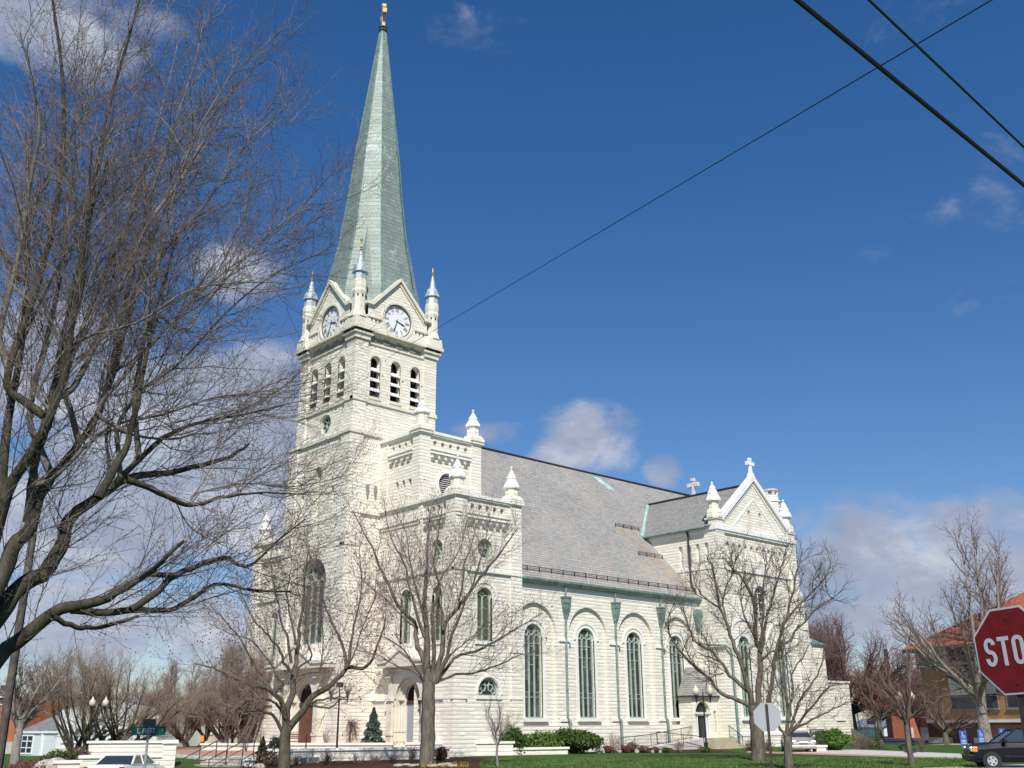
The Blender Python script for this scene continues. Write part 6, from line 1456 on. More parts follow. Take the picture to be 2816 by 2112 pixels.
# accessible parking signs
blue = mat('blue_sign_sheet', (.035, .12, .42), .5)
def parking_sign(px, r, ytop, label):
    b = gp(px, r); H = hgt(px, ytop, r); w = .34; t = thing('parking_sign', b, label, 'parking sign', 'blue accessible parking signs', rz=HEAD-math.pi/2+math.atan2(-(px-CX), FPX)); s = w*2.25
    f = lambda u, v, d: (u, d, H+v)
    q = MB(); q.prism([(-w/2, -s), (w/2, -s), (w/2, 0), (-w/2, 0)], f, -.01, .0); pl = q.build('sign_plate', blue, t, local=True)
    q = MB(); g = lambda u, v, d: f(u, v-.22, d)
    ring(q, .0, -.09, .075, .022, g, -.014, -.010, 12); q.prism(circ(-.03, .12, .028, 8), g, -.014, -.010); q.prism([(-.045, .09), (-.015, .09), (-.005, -.06), (-.04, -.06)], g, -.0145, -.010); q.prism([(-.03, -.01), (.06, -.01), (.10, -.13), (.075, -.13), (.045, -.035), (-.03, -.035)], g, -.0142, -.010)
    for z in (-.48, -.56, -.64): q.prism([(-.12, z-.02), (.12, z-.02), (.12, z+.02), (-.12, z+.02)], f, -.014, -.010)
    q.build('wheelchair_symbol', wsheet, pl, local=True)
    q = MB(); q.box(-.03, .03, .0, .03, 0, H-.05); q.build('post', mat('dark_green_post', (.02, .035, .03), .6), t, local=True)
parking_sign(2645, 60, 2009, 'blue wheelchair parking sign nearest, on a dark post in the lawn')
parking_sign(2694.5, 66, 2006, 'blue wheelchair parking sign in front of the split maple trunk')
parking_sign(2753, 72, 2003, 'blue wheelchair parking sign right of the split maple trunk')
q = MB(); f = lambda u, v, d: (u, d, v); t = thing('notice_sign', gp(558, 84, .3), 'small orange notice sign on a thin post on the plaza', 'sign', rz=HEAD-math.pi/2+.3); H = hgt(558, 2023, 84)-.3
MB().box(-.14, .14, -.02, .0, H-.42, H).build('sign_plate', mat('orange_sheet', (.65, .26, .05), .5), t, local=True); MB().box(-.02, .02, 0, .03, 0, H-.1).build('post', railm, t, local=True)

# ================================================================== wires and pole
wire = mat('black_cable', (.012, .013, .012), .6)
def cable(label, A, B, r, sag=.15, ext=(.6, .6)):
    A = np.array(A); B = np.array(B); d = B-A; P0 = A-d*ext[0]; P1 = B+d*ext[1]; pts = []
    for i in range(25):
        t_ = i/24; p = P0+(P1-P0)*t_; p[2] -= sag*4*t_*(1-t_)-0; pts.append(p)
    o = MB().tube(pts, r, 6).build('overhead_cable', wire, None, local=True); tag(o, label, 'cable')
s2 = d2
cable('thick overhead cable crossing the upper right corner', onZ((1722*s2, 0), 7.6), onZ((2212*s2, 400*s2), 7.6), .024, .0)
cable('thinner overhead cable above the thick one', onZ((1877*s2, 0), 8.2), onZ((2212*s2, 318*s2), 8.2), .0135, .0)
cable('single thin cable running diagonally from the upper right to the tower', atR((2142*s2, 0), 13), atR((940*s2, 712*s2), 38), .010, .0, ext=(.25, .30))
pole = thing('utility_pole', gp(10, 30, -.6), 'weathered wooden utility pole behind the near maple at the left edge', 'utility pole'); b = gp(10, 30)
MB().lathe(b[0], b[1], [(.105, -.6), (.09, 7.5), (.08, 8.6)], 10).build('pole', vary('weathered_wood', (.07, .055, .048), (.15, .125, .11), 4, .9), pole)
MB().tube([(b[0]+.12, b[1], .2), (b[0]+.10, b[1], 7.0)], .012, 5).build('ground_wire', wire, pole)

# ================================================================== vehicles
rub = mat('tyre_rubber', (.02, .02, .021), .85); rimm = mat('alloy_rim', (.55, .56, .58), .35, .6); cglass = mat('car_glass', (.03, .04, .045), .08, spec=.8); chrome = mat('chrome_trim', (.6, .6, .62), .2, .9)
def loft(mb, stations):
    n = len(stations[0][1]); V = [(x, y, z) for x, r_ in stations for y, z in r_]; F = []
    for k in range(len(stations)-1):
        for i in range(n): F.append((k*n+i, k*n+(i+1) % n, (k+1)*n+(i+1) % n, (k+1)*n+i))
    F += [tuple(range(n-1, -1, -1)), tuple(range((len(stations)-1)*n, len(stations)*n))]; return mb.add(V, F)
def car(label, loc, rz, L, W, prof, cab, wr, wx, paint, lights, name='parked_car', trimc=None, spokes=5, clear=.2, plate=True, cat='car'):
    """prof: (x, z_low, z_shoulder, z_top, width factor) from nose (+x) to tail; cab: belt/roof outline"""
    t = thing(name, loc, label, cat, rz=rz); hw = W/2; b = MB(); S = []
    for x, zl, zs, zt, wf in prof:
        w = hw*wf; S.append((x, [(-w*.90, zl), (-w, zl+(zs-zl)*.35), (-w*.995, zs), (-w*.93, zt), (-w*.45, zt+.03), (w*.45, zt+.03), (w*.93, zt), (w*.995, zs), (w, zl+(zs-zl)*.35), (w*.90, zl)]))
    loft(b, S); body = b.build('body', paint, t, local=True, smooth=False)
    bv = body.modifiers.new('bevel', 'BEVEL'); bv.width = .03; bv.segments = 2; bv.limit_method = 'ANGLE'
    (x0, z0), (x1, z1), (x2, z2), (x3, z3) = cab       # windscreen base, roof front, roof rear, rear base
    wb, wt = hw*.90, hw*.72
    g = MB(); g.add([(x0, -wb, z0), (x0, wb, z0), (x1, wt, z1), (x1, -wt, z1), (x3, -wb, z3), (x3, wb, z3), (x2, wt, z2), (x2, -wt, z2)], [(0, 1, 2, 3), (4, 7, 6, 5), (0, 3, 7, 4), (1, 5, 6, 2)])
    g.build('window_glass', cglass, t, local=True)
    r = MB(); loft(r, [(x1+.12, [(-wt*.96, z1-.04), (wt*.96, z1-.04), (wt*.9, z1-.02), (-wt*.9, z1-.02)]), (x1-.1, [(-wt-.02, z1-.03), (wt+.02, z1-.03), (wt*.9, z1+.045), (-wt*.9, z1+.045)]), ((x1+x2)/2, [(-wt-.02, z1-.02), (wt+.02, z1-.02), (wt*.9, z1+.06), (-wt*.9, z1+.06)]), (x2-.02, [(-wt-.02, z2-.04), (wt+.02, z2-.04), (wt*.9, z2+.04), (-wt*.9, z2+.04)])])
    for s in (-1, 1):
        e = .012*s
        for a, bb, th in (((x0, s*wb, z0), (x1, s*wt, z1), .035), ((x3, s*wb, z3), (x2, s*wt, z2), .045)): r.tube([(a[0], a[1]+e, a[2]), (bb[0], bb[1]+e, bb[2])], th, 5)
        xm = (x1+x2)/2; r.tube([(xm, s*wb+e, (z0+z3)/2), (xm, s*wt+e, z1)], .035, 5)
        r.tube([(x0, s*wb+e, z0), (x3, s*wb+e, z3)], .03, 5)
    r.build('roof', paint, t, local=True)
    for x in wx:
        for s in (-1, 1):
            a = MB(); y = s*(hw+.004)
            def disc(mb, rr, y0, y1, n=20):
                A = [2*math.pi*i/n for i in range(n)]; vs = [(x+rr*math.cos(q), y0, wr+rr*math.sin(q)) for q in A]+[(x+rr*math.cos(q), y1, wr+rr*math.sin(q)) for q in A]
                mb.add(vs, [tuple(range(n)), tuple(range(2*n-1, n-1, -1))]+[(i, (i+1) % n, n+(i+1) % n, n+i) for i in range(n)])
            disc(a, wr*1.17, s*(hw*.97), s*(hw+.006)); a.build('wheel_arch', black, t, local=True)
            a = MB(); disc(a, wr, s*(hw-.2), s*(hw+.02)); w = a.build('wheel', rub, t, local=True)
            a = MB(); disc(a, wr*.62, s*(hw), s*(hw+.024)); 
            for k in range(spokes):
                q = 2*math.pi*k/spokes; c_, s__ = math.cos(q), math.sin(q); u = wr*.62; v = wr*.09
                a.add([(x-s__*v*2, s*(hw+.035), wr+c_*v*2), (x+s__*v*2, s*(hw+.035), wr-c_*v*2), (x+c_*u+s__*v, s*(hw+.03), wr+s__*u-c_*v), (x+c_*u-s__*v, s*(hw+.03), wr+s__*u+c_*v)], [(0, 1, 2, 3)])
            a.build('rim', rimm, w, local=True); a = MB()
            for k in range(spokes):
                q = 2*math.pi*(k+.5)/spokes; cx_, cz_ = x+math.cos(q)*wr*.40, wr+math.sin(q)*wr*.40; a.add([(cx_+wr*.13*math.cos(p_), s*(hw+.027), cz_+wr*.13*math.sin(p_)) for p_ in (0, 1.05, 2.09, 3.14, 4.19, 5.24)], [(0, 1, 2, 3, 4, 5)])
            a.build('rim_gap', black, w, local=True)
    for nm, m_, boxes in lights:
        for bx_ in boxes:
            q = MB(); q.box(*bx_); o = q.build(nm, m_, t, local=True); bb = o.modifiers.new('bevel', 'BEVEL'); bb.width = .02; bb.segments = 2
    for s in (-1, 1):
        q = MB(); q.sphere((x0-.25, s*(hw+.10), z0+.05), .10, 8); q.box(x0-.28, x0-.22, min(s*hw*.88, s*(hw+.06)), max(s*hw*.88, s*(hw+.06)), z0, z0+.05); q.build('mirror', paint, t, local=True, smooth=True)
        q = MB()
        for xx in (x0-.35, (x1+x2)/2, x3+.3): q.box(xx-.006, xx+.006, s*hw*1.0-.004, s*hw*1.0+.004, prof[3][1]+.15, z0-.06)
        q.box(x3+.4, x0-.2, s*hw-.012, s*hw+.012, .52, .56); q.build('door_line', black, t, local=True)
    if plate: MB().box(prof[0][0]-.01, prof[0][0]+.012, -.16, .16, .42, .55).build('number_plate', wsheet, t, local=True)
    return t
lens = mat('clear_headlamp', (.6, .62, .63), .15, .3); amber = mat('amber_lens', (.75, .22, .03), .3); redl = mat('red_lens', (.35, .01, .015), .25); grille = mat('chrome_grille', (.32, .34, .38), .3, .8)
silver = mat('champagne_metallic', (.50, .44, .41), .32, .55); blackp = mat('black_metallic', (.004, .004, .008), .45, .0, .25); whitep = mat('white_car_paint', (.78, .79, .80), .25)
p = gp(2190, 80.5); az = math.atan2(p[1], p[0])
car('champagne silver sedan facing the viewer on the driveway', (p[0], p[1], 0), az+math.pi+math.radians(9), 5.2, 1.92,
    [(2.62, .26, .52, .62, .80), (2.45, .20, .62, .78, .94), (1.6, .18, .70, .93, 1.0), (.9, .18, .75, .98, 1.0), (-1.3, .18, .76, .99, 1.0), (-1.9, .2, .78, 1.0, .99), (-2.5, .25, .75, .93, .93), (-2.6, .35, .65, .8, .85)],
    ((1.05, 1.0), (.30, 1.38), (-.85, 1.40), (-1.65, 1.02)), .34, (1.6, -1.45), silver,
    [('headlight', lens, [(2.36, 2.56, .52, .82, .60, .76), (2.36, 2.56, -.82, -.52, .60, .76)]), ('grille', grille, [(2.5, 2.66, -.30, .30, .50, .70)]), ('bumper', silver, [(2.45, 2.72, -.84, .84, .28, .46)]), ('tail_light', redl, [(-2.62, -2.5, .5, .82, .62, .8), (-2.62, -2.5, -.82, -.5, .62, .8)])])
p = gp(2790, 53.6); az = math.atan2(p[1], p[0])
car('black sport utility vehicle with alloy wheels at the right edge', (p[0], p[1], -.03), az+math.radians(103), 4.5, 1.85,
    [(2.22, .34, .66, .80, .82), (2.08, .28, .80, .98, .94), (1.3, .27, .86, 1.08, 1.0), (.75, .27, .90, 1.12, 1.0), (-1.4, .27, .92, 1.12, 1.0), (-1.9, .27, .92, 1.12, 1.0), (-2.15, .32, .9, 1.08, .97), (-2.24, .45, .8, 1.0, .9)],
    ((1.0, 1.12), (.15, 1.68), (-1.75, 1.70), (-2.1, 1.14)), .34, (1.36, -1.32), blackp,
    [('headlight', lens, [(1.98, 2.20, .55, .84, .74, .92), (1.98, 2.20, -.84, -.55, .74, .92)]), ('indicator_light', amber, [(1.9, 2.13, .82, .885, .72, .94), (1.9, 2.13, -.885, -.82, .72, .94)]), ('bumper', blackp, [(2.05, 2.30, -.86, .86, .36, .6)]), ('tail_light', redl, [(-2.28, -2.15, .7, .9, .8, 1.1), (-2.28, -2.15, -.9, -.7, .8, 1.1)])], name='parked_suv', plate=False, cat='SUV')
p = gp(366, 51.5); az = math.atan2(p[1], p[0])
car('white sedan seen from behind at the lower left', (p[0], p[1], -.62), az-math.radians(24), 5.0, 1.86,
    [(2.5, .3, .55, .64, .85), (2.3, .22, .66, .80, .95), (1.6, .2, .72, .92, 1.0), (.9, .2, .76, .96, 1.0), (-1.3, .2, .80, 1.02, 1.0), (-1.8, .22, .84, 1.05, 1.0), (-2.4, .25, .86, 1.04, .97), (-2.5, .35, .8, .98, .93)],
    ((1.0, .98), (.25, 1.42), (-1.0, 1.43), (-1.6, 1.05)), .33, (1.5, -1.5), whitep,
    [('tail_light', redl, [(-2.54, -2.4, .70, .88, .72, 1.0), (-2.54, -2.4, -.88, -.70, .72, 1.0)]), ('bumper', whitep, [(-2.62, -2.4, -.86, .86, .4, .6)]), ('headlight', lens, [(2.36, 2.5, .52, .8, .55, .7), (2.36, 2.5, -.8, -.52, .55, .7)])])

# ================================================================== buildings around
def brickmat(name, c1, c2, cm, w=.22, h=.075, s=1.0):
    def f(T, b):
        br = brick(T, wall_uv(T), w*s, h*s, .012*s, .1, c1, c2, cm); n = T.noise(objc(T), .8, 5)
        T.put(b.inputs['Base Color'], T.mix(1.0, br.outputs['Color'], T.ramp(n, [(.35, (.82, .82, .82)), (.65, (1.08, 1.05, 1.0))]), 'MULTIPLY'))
    return mat(name, rough=.9, spec=.2, build=f)
br_brown = brickmat('brown_school_brick', (.52, .29, .135), (.62, .36, .175), (.30, .19, .11), s=1.6)
br_red = brickmat('red_house_brick', (.42, .125, .07), (.52, .17, .095), (.30, .14, .10), s=1.6)
def m_tile(T, b):
    o = objc(T); x, y, z = T.sep(o); n = T.noise(o, 1.2, 5)
    T.put(b.inputs['Base Color'], T.ramp(n, [(.35, (.46, .12, .055)), (.65, (.62, .19, .09))])); bump(T, b, T.math('ADD', T.math('SINE', T.math('MULTIPLY', T.math('ADD', x, y), 26)), T.math('MULTIPLY', T.math('FRACT', T.math('MULTIPLY', z, 4)), 1.5)), .03)
tile = mat('red_clay_tile', rough=.7, build=m_tile)
clap = None
def m_clap(T, b):
    z = T.sep(objc(T))[2]; fr = T.math('FRACT', T.math('DIVIDE', z, .2)); T.put(b.inputs['Base Color'], T.mix(T.math('LESS_THAN', fr, .12), (.80, .81, .83), (.55, .57, .60))); bump(T, b, fr, .02)
clap = mat('white_clapboard', rough=.6, build=m_clap)
tanw = vary('tan_siding', (.52, .45, .36), (.60, .53, .43), 1, .8); shg = vary('grey_asphalt_shingle', (.15, .15, .155), (.26, .255, .25), 2, .9); shb = vary('brown_asphalt_shingle', (.30, .17, .10), (.40, .24, .14), 2, .9); shbl = vary('blue_grey_shingle', (.15, .165, .20), (.22, .235, .27), 2, .9)
wglass = mat('house_window_glass', (.035, .04, .055), .12); blind = vary('window_blind', (.70, .70, .67), (.80, .80, .77), 4, .8); stonef = vary('foundation_stone', (.42, .40, .35), (.55, .52, .46), 3, .9)
class Bld:
    """building frame: u runs along the front wall from corner A to B, w goes back, z up"""
    def __init__(s, name, label, A, B, cat='building'):
        s.A = np.array([A[0], A[1], 0.0]); B = np.array([B[0], B[1], 0.0]); s.L = np.linalg.norm(B-s.A); s.d = (B-s.A)/s.L; n_ = np.array([-s.d[1], s.d[0], 0]); s.n = n_ if np.dot(n_, s.A) > 0 else -n_
        s.t = thing(name, s.A, label, cat)
    def P(s, u, w, z): p = s.A+s.d*u+s.n*w; return (p[0], p[1], z)
    def f(s, w0=0.0): return lambda u, v, d: s.P(u, w0+d, v)
    def box(s, mb, u0, u1, w0, w1, z0, z1):
        vs = [s.P(u, w, z) for z in (z0, z1) for w in (w0, w1) for u in (u0, u1)]; return mb.add(vs, [(0, 2, 3, 1), (4, 5, 7, 6), (0, 1, 5, 4), (2, 6, 7, 3), (0, 4, 6, 2), (1, 3, 7, 5)])
    def part(s, name, m, boxes):
        mb = MB(); [s.box(mb, *b) for b in boxes]; return mb.build(name, m, s.t)
    def window(s, u0, u1, z0, z1, frame=white, gl=None, blinds=0.0, cols=1, rows=2, w=0.0, sill=True, t=.06):
        fm = MB(); F = s.f(w); fm.band(rect(u0, u1, z0, z1), rect(u0+t, u1-t, z0+t, z1-t), F, -.05, .02)
        for k in range(1, cols): u = u0+(u1-u0)*k/cols; fm.prism(rect(u-t/2, u+t/2, z0, z1), F, -.045, .02)
        for k in range(1, rows): v = z0+(z1-z0)*k/rows; fm.prism(rect(u0, u1, v-t/3, v+t/3), F, -.04, .02)
        if sill: fm.prism(rect(u0-.1, u1+.1, z0-.14, z0), F, -.12, .02)
        o = fm.build('window', frame, s.t); MB().prism(rect(u0+.02, u1-.02, z0+.02, z1-.02), F, -.022, -.01).build('pane', gl or wglass, o)
        if blinds: MB().prism(rect(u0+t, u1-t, z1-(z1-z0)*blinds, z1-t), F, -.032, -.024).build('blind', blind, o)
# --- brown brick school -------------------------------------------------
he = hgt(2520, 1787, 112); A = gp(2553, 112); B0 = onZ(Sc((870, 545)), he); Bx = A+(B0-np.array([*gp(2520, 112)[:2], he]))*1.0
Bx = A+unit(np.array([B0[0]-gp(2520, 112)[0], B0[1]-gp(2520, 112)[1], 0]))*24
S_ = Bld('school_building', 'brown brick school with a red tiled hipped roof and big windows', A, Bx, 'building')
zf = lambda x, y: hgt(*Sc((x, y)), 112-0*x)
k_ = lambda x: (x-450)/3.24/FPX*112/ .97
S_.part('wall', br_brown, [(0, 24, 0, 16, 0, he-.3)]); S_.part('base_wall', brickmat('dark_base_brick', (.13, .065, .04), (.17, .08, .05), (.10, .06, .04), s=1.6), [(-.04, 24.04, -.04, 10, 0, 1.9)])
S_.part('foundation', stonef, [(-.1, 3.2, -.12, 5, 0, .55), (6.0, 24, -.12, 5, 0, .55)])
tr_ = S_.part('belt_course', whitest, [(-.08, 24, -.1, .1, 1.9, 2.15), (-.05, 24, -.06, .1, 7.2, 7.35)])
S_.part('frieze', vary('dark_frieze', (.16, .15, .15), (.28, .27, .26), 2, .8), [(-.04, 24, -.05, .3, he-2.0, he-.25)])
ev = MB(); O = 1.1
ev.add([S_.P(-O, -O, he), S_.P(26, -O, he), S_.P(26, 18, he), S_.P(-O, 18, he), S_.P(-O, -O, he-.28), S_.P(26, -O, he-.28), S_.P(26, 18, he-.28), S_.P(-O, 18, he-.28)], [(4, 7, 6, 5), (0, 1, 5, 4), (0, 4, 7, 3), (3, 7, 6, 2)]); ev.build('eave', vary('green_grey_eave', (.14, .19, .17), (.24, .29, .27), 2, .7), S_.t)
zr = he+5.6
rf = MB(); rf.add([S_.P(-O-.1, -O-.1, he), S_.P(26, -O-.1, he), S_.P(26, 8, zr), S_.P(8.5, 8, zr), S_.P(-O-.1, 18, he), S_.P(26, 18, he)], [(0, 1, 2, 3), (0, 3, 4), (3, 2, 5, 4)]); rfo = rf.build('roof', tile, S_.t)
S_.part('ridge_cap', whitest, [(8.3, 26, 7.85, 8.15, zr-.05, zr+.12)])
S_.box(q := MB(), 10.6, 15.5, 6.8, 9.2, zr-1.2, zr+2.2); q.build('chimney', brickmat('tan_chimney_brick', (.36, .25, .12), (.44, .31, .17), (.25, .18, .11), s=1.6), rfo)
S_.box(q := MB(), 10.4, 15.7, 6.6, 9.4, zr+2.2, zr+2.5); q.build('chimney_cap', mat('red_brown_cap', (.20, .10, .09), .8), rfo)
for u0, u1 in ((3.6, 9.6), (10.6, 15.8)):
    S_.window(u0, u1, 3.1, 6.5, frame=mat('grey_frame', (.25, .25, .26), .6), blinds=.62, cols=4, rows=3); S_.window(u0-.4, u1-.4, 8.0, 10.5 if he > 12 else he-2.1, frame=mat('grey_frame', (.25, .25, .26), .6), blinds=.60, cols=4, rows=2)
S_.window(17.6, 18.8, 4.1, 5.6, rows=2); S_.window(17.6, 18.8, 8.3, 9.8, rows=2)
S_.part('basement_door', mat('dark_red_door', (.10, .05, .04), .7), [(4.0, 7.2, -.08, 0.1, .3, 1.85)]); S_.part('downpipe', mat('grey_pipe', (.3, .29, .27), .7), [(16.6, 16.75, -.2, -.05, .3, he-1)])
# --- turreted red brick house --------------------------------------------
A = gp(2441, 150); B = gp(2585, 140); H2 = Bld('brick_house', 'red brick house with a slate turret and a tall chimney', A, B, 'house')
hz = lambda y: hgt(2480, y, 145); L = H2.L
H2.part('wall', br_red, [(0, L*.42, 0, 8, 0, hz(1905)), (L*.42, L, 1.5, 8, 0, hz(1905))]); H2.part('foundation', stonef, [(-.1, L*.43, -.1, 1, 0, 1.3), (L*.42, L, 1.4, 2.2, 0, 1.3)])
q = MB(); c = H2.P(L*.21, 2.0, 0); q.frustum(c[0], c[1], 0, hz(1880), 3.1, 3.1, 8); q.build('turret', br_red, H2.t)
q = MB(); q.frustum(c[0], c[1], hz(1880), hz(1824), 3.5, .12, 8); tu = q.build('turret_roof', shg, H2.t); MB().lathe(c[0], c[1], [(.35, hz(1826)), (.1, hz(1818))], 6).build('finial', whitest, tu)
q = MB(); q.add([H2.P(-.3, -.3, hz(1905)), H2.P(L+.3, .8, hz(1905)), H2.P(L, 9, hz(1905)), H2.P(0, 9, hz(1905)), H2.P(L*.45, 4.5, hz(1838)), H2.P(L*.85, 4.5, hz(1838))], [(0, 1, 5, 4), (1, 2, 5), (2, 3, 4, 5), (3, 0, 4)]); q.build('roof', shg, H2.t)
H2.part('chimney', br_red, [(L*.30, L*.38, 3, 4, hz(1905), hz(1833))])
H2.part('cornice', whitest, [(-.3, L*.44, -.3, 0, hz(1905)-.4, hz(1905)), (L*.42, L+.2, 1.2, 1.5, hz(1905)-.4, hz(1905))])
for u in (.10, .52, .80):
    for z0 in (2.6, 8.4): H2.window(L*u, L*u+1.3, z0, z0+3.0, w=-.0 if u < .42 else 1.5, rows=2)
H2.part('corner_trim', whitest, [(-.12, .12, -.12, .1, 1.3, hz(1905)), (L*.42-.12, L*.42+.12, -.12, .1, 1.3, hz(1905))])
# porch with gable on the house
H2.part('porch', vary('green_grey_paint', (.33, .36, .30), (.42, .45, .38), 2, .7), [(L*.45, L*.75, .2, 1.4, 6.2, 6.6)])
# --- small white house far right of the church -----------------------------
A = gp(2340, 170); B = gp(2430, 165); Hh = Bld('white_house', 'pale house far behind the basketball hoop', A, B, 'house'); zr1 = hgt(2385, 1975, 168); ze1 = hgt(2385, 2000, 168); L = Hh.L
Hh.part('wall', clap, [(0, L, 0, 6, 0, ze1)]); q = MB(); q.add([Hh.P(-.4, -.5, ze1), Hh.P(L+.4, -.5, ze1), Hh.P(L+.4, 3, zr1), Hh.P(-.4, 3, zr1), Hh.P(-.4, 6.5, ze1), Hh.P(L+.4, 6.5, ze1)], [(0, 1, 2, 3), (3, 2, 5, 4)]); q.build('roof', shbl, Hh.t)
for k in range(4): Hh.window(L*(.1+.24*k), L*(.1+.24*k)+.8, .9, ze1-.5, w=0)
# --- white clapboard building on the left ------------------------------------
A = gp(52, 118); B = gp(162, 112); Wb = Bld('clapboard_building', 'low white clapboard building with a grey roof and glazed door', A, B, 'building'); L = Wb.L; z = lambda y: hgt(110, y, 115)
Wb.part('wall', clap, [(0, L, 0, 7, -.7, z(2012))]); q = MB(); q.add([Wb.P(.2, -.12, z(2012)), Wb.P(L+.2, -.12, z(2012)), Wb.P(L+.2, 4, z(1962)), Wb.P(.2, 4, z(1962)), Wb.P(.2, 8, z(2012)), Wb.P(L+.2, 8, z(2012))], [(0, 1, 2, 3), (3, 2, 5, 4)]); q.build('roof', shg, Wb.t)
Wb.part('fascia', white, [(-.1, L+.2, -.16, -.1, z(2012)-.15, z(2012)+.05)]); Wb.window(L*.12, L*.42, -.5, z(2020), cols=2, rows=3, sill=False, t=.14); Wb.part('downpipe', white, [(L*.62, L*.66, -.12, 0, -.6, z(2015))])
A = gp(160, 112); B = gp(434, 104); Wt_ = Bld('clapboard_house', 'tall white clapboard house behind the wide vase shaped tree', A, B, 'house'); L = Wt_.L; z = lambda y: hgt(300, y, 108)
Wt_.part('wall', clap, [(0, L, 0, 9, -.7, z(1948))]); q = MB(); q.add([Wt_.P(0, -.02, z(1948)), Wt_.P(L, -.02, z(1948)), Wt_.P(L*.5, -.02, z(1920))], [(0, 1, 2)]); q.build('gable', clap, Wt_.t)
q = MB(); q.add([Wt_.P(-.3, -.15, z(1949)), Wt_.P(L*.5, -.15, z(1918)), Wt_.P(L*.5, 9, z(1918)), Wt_.P(-.3, 9, z(1949)), Wt_.P(L+.3, -.15, z(1949)), Wt_.P(L+.3, 9, z(1949))], [(0, 1, 2, 3), (1, 4, 5, 2)]); q.build('roof', shbl, Wt_.t)
for u in (.06, .18, .46, .62, .80): Wt_.window(L*u, L*u+.6, .7, 1.9)
Wt_.part('base', stonef, [(-.05, L*.35, -.08, .1, -.7, .1)])
A = gp(60, 150); B = gp(170, 142); Gb = Bld('grey_roofed_building', 'long blue-grey roof behind the low clapboard building', A, B, 'building'); L = Gb.L; z = lambda y: hgt(110, y, 146)
Gb.part('wall', clap, [(0, L, 0, 9, -.7, z(1950))]); q = MB(); q.add([Gb.P(-.4, -.5, z(1952)), Gb.P(L+.4, -.5, z(1952)), Gb.P(L+.4, 5, z(1906)), Gb.P(-.4, 5, z(1906))], [(0, 1, 2, 3)]); q.build('roof', shbl, Gb.t); Gb.part('gutter', white, [(-.4, L+.4, -.6, -.45, z(1955), z(1950))])
A = gp(-40, 128); B = gp(42, 125); Rb = Bld('brick_building', 'orange-red brick building at the left edge', A, B, 'building'); L = Rb.L; z = lambda y: hgt(20, y, 126)
Rb.part('wall', brickmat('orange_brick', (.46, .15, .06), (.54, .20, .085), (.36, .15, .08), s=1.6), [(0, L, 0, 8, -.7, z(1918))]); Rb.part('cornice', white, [(-.2, L+.2, -.2, .2, z(1918), z(1914))]); Rb.part('base', stonef, [(-.1, L+.1, -.1, .3, -.7, z(2040))]); Rb.window(L*.3, L*.6, 4.5, 6.5)
# --- tan house ------------------------------------------------------------
A = gp(432, 122); B = gp(540, 118); Th = Bld('tan_house', 'tan house with a brown roof behind the plaza', A, B, 'house'); L = Th.L; z = lambda y: hgt(486, y, 120)
Th.part('wall', tanw, [(0, L, 0, 8, 0, z(1958))]); q = MB(); q.add([Th.P(-.5, -.5, z(1958)), Th.P(L+.5, -.5, z(1958)), Th.P(L+.2, 4, z(1906)), Th.P(-.2, 4, z(1906)), Th.P(-.5, 8.5, z(1958)), Th.P(L+.5, 8.5, z(1958))], [(0, 1, 2, 3), (3, 2, 5, 4)]); q.build('roof', shb, Th.t)
Th.window(L*.42, L*.54, z(1992), z(1966)); Th.part('belt', mat('dark_band', (.1, .1, .1), .8), [(0, L, -.06, .1, z(1991), z(1989))])
A = gp(538, 112); B = gp(634, 106); Tb = Bld('tan_building', 'lower tan building with a white triple window by the church corner', A, B, 'building'); L = Tb.L; z = lambda y: hgt(586, y, 109)
Tb.part('wall', tanw, [(0, L, 0, 8, 0, z(1990))]); q = MB(); q.add([Tb.P(0, -.01, z(1990)), Tb.P(L, -.01, z(1990)), Tb.P(L*.35, -.01, z(1975))], [(0, 1, 2)]); q.build('gable', tanw, Tb.t)
for u in (-.0, .09, .18): Tb.window(L*u, L*u+.30*1.2, 1.6, 3.2, rows=2)
Tb.window(L*.44, L*.44+.6, 1.4, 3.3)
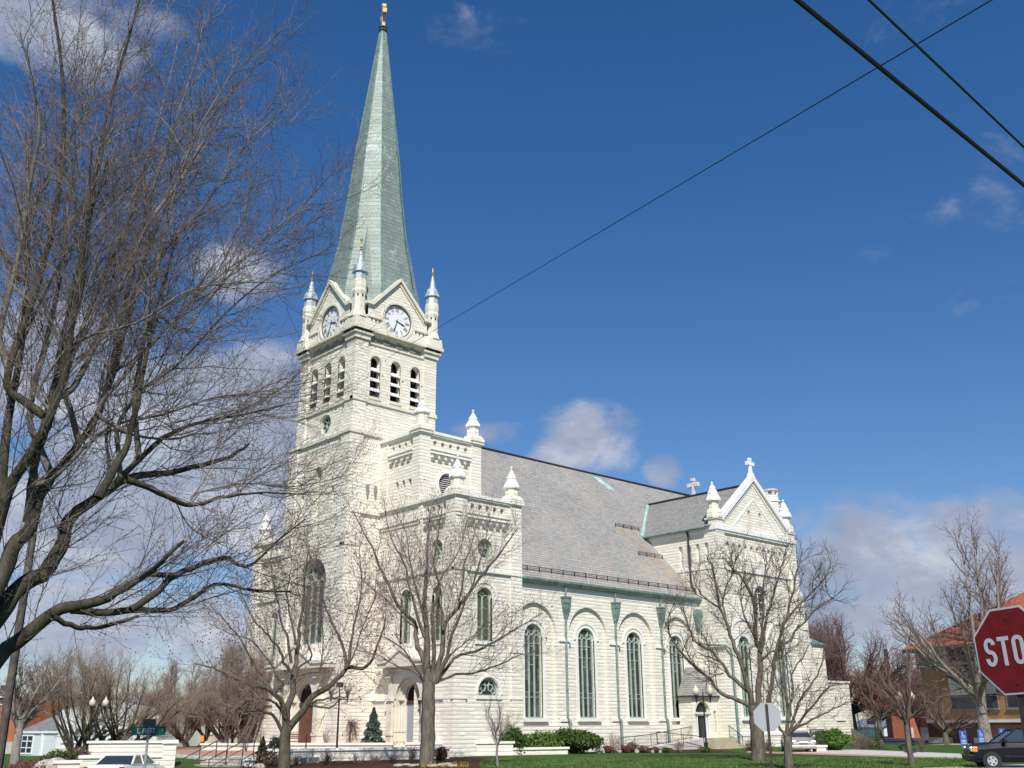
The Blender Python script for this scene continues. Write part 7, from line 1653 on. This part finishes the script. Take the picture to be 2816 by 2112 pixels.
# ================================================================== hoop, stone stair, screen
t = thing('basketball_hoop', gp(2407, 130), 'basketball hoop with a white backboard on a yellow pole', 'basketball hoop'); zt = hgt(2398, 1972, 130); b = gp(2407, 130); l_ = gp(2397, 129.6)
MB().tube([(b[0], b[1], 0), (b[0], b[1], zt-.9), (l_[0], l_[1], zt-.45)], .07, 8).build('pole', mat('yellow_pole', (.70, .58, .03), .5), t)
q = MB(); q.prism([(x_*.55, z_*.45) for x_, z_ in [(math.cos(a_*math.pi/8), max(math.sin(a_*math.pi/8), -.55)) for a_ in range(16)]], lambda u, v, d: (l_[0]+rgt[0]*u-fwd[0]*d, l_[1]+rgt[1]*u-fwd[1]*d, zt-.55+v), .0, .06); q.build('backboard', white, t)
q = MB(); q.tube([(l_[0]-.45*math.cos(HEAD)+.20*math.cos(a_), l_[1]-.45*math.sin(HEAD)+.23*math.sin(a_), zt-.75) for a_ in np.linspace(0, 6.28, 13)], .025, 5); q.build('hoop', mat('orange_hoop', (.7, .15, .03), .5), t)
t = thing('stone_stair', gp(2400, 92), 'rough stone stair wall running down from the low church wing', 'steps'); q = MB(); a = gp(2340, 100, 0); b = gp(2440, 84, 0); d = b-a
za = hgt(2340, 2000, 100)
for k in range(11):
    p0 = a+d*k/11; p1 = a+d*(k+1)/11; zz = za*(1-(k+.5)/11.5); n_ = np.array([.4, .25, 0])
    q.add([(*p0[:2], 0), (*p1[:2], 0), (p1[0]+n_[0], p1[1]+n_[1], 0), (p0[0]+n_[0], p0[1]+n_[1], 0), (*p0[:2], zz), (*p1[:2], zz-.05), (p1[0]+n_[0], p1[1]+n_[1], zz-.05), (p0[0]+n_[0], p0[1]+n_[1], zz)], [(0, 1, 5, 4), (1, 2, 6, 5), (2, 3, 7, 6), (3, 0, 4, 7), (4, 5, 6, 7)])
q.build('stone_blocks', rockm, t)
fence_rail('metal_fence', 'dark mesh screen fence in front of the bright green hedge', [tuple(gp(2226, 80.8, .35)), tuple(gp(2264, 81.0, .35))], h=1.15, bal=.05, low=.05)
seg_wall('low_wall', 'short white wall under the dark screen fence', 2224, 2266, 80.6, 80.8, 2049, 0, .4, cat='low wall')
fence_rail('metal_fence', 'thin grey fence before the low church wing', [tuple(gp(2325, 88, 0)), tuple(gp(2376, 89, 0))], h=1.25, bal=.5, m=railm)
bn = thing('bench', gp(815, 66.5, .3), 'brown slatted wooden bench behind the planter wall', 'bench', rz=HEAD-math.pi/2+.2)
q = MB(); [q.box(-.75, .75, .30+.0*k, .34, .95+.11*k-.0, 1.02+.11*k) for k in range(3)]; q.build('backrest', wood, bn, local=True)
q = MB(); [q.box(-.75, .75, -.2+.13*k, -.1+.13*k, .78, .82) for k in range(4)]; q.build('seat', wood, bn, local=True)
for s in (-.65, .65): q = MB(); q.box(s-.04, s+.04, -.2, -.14, 0, .80); q.box(s-.04, s+.04, .30, .36, 0, 1.25); q.build('leg', black, bn, local=True)
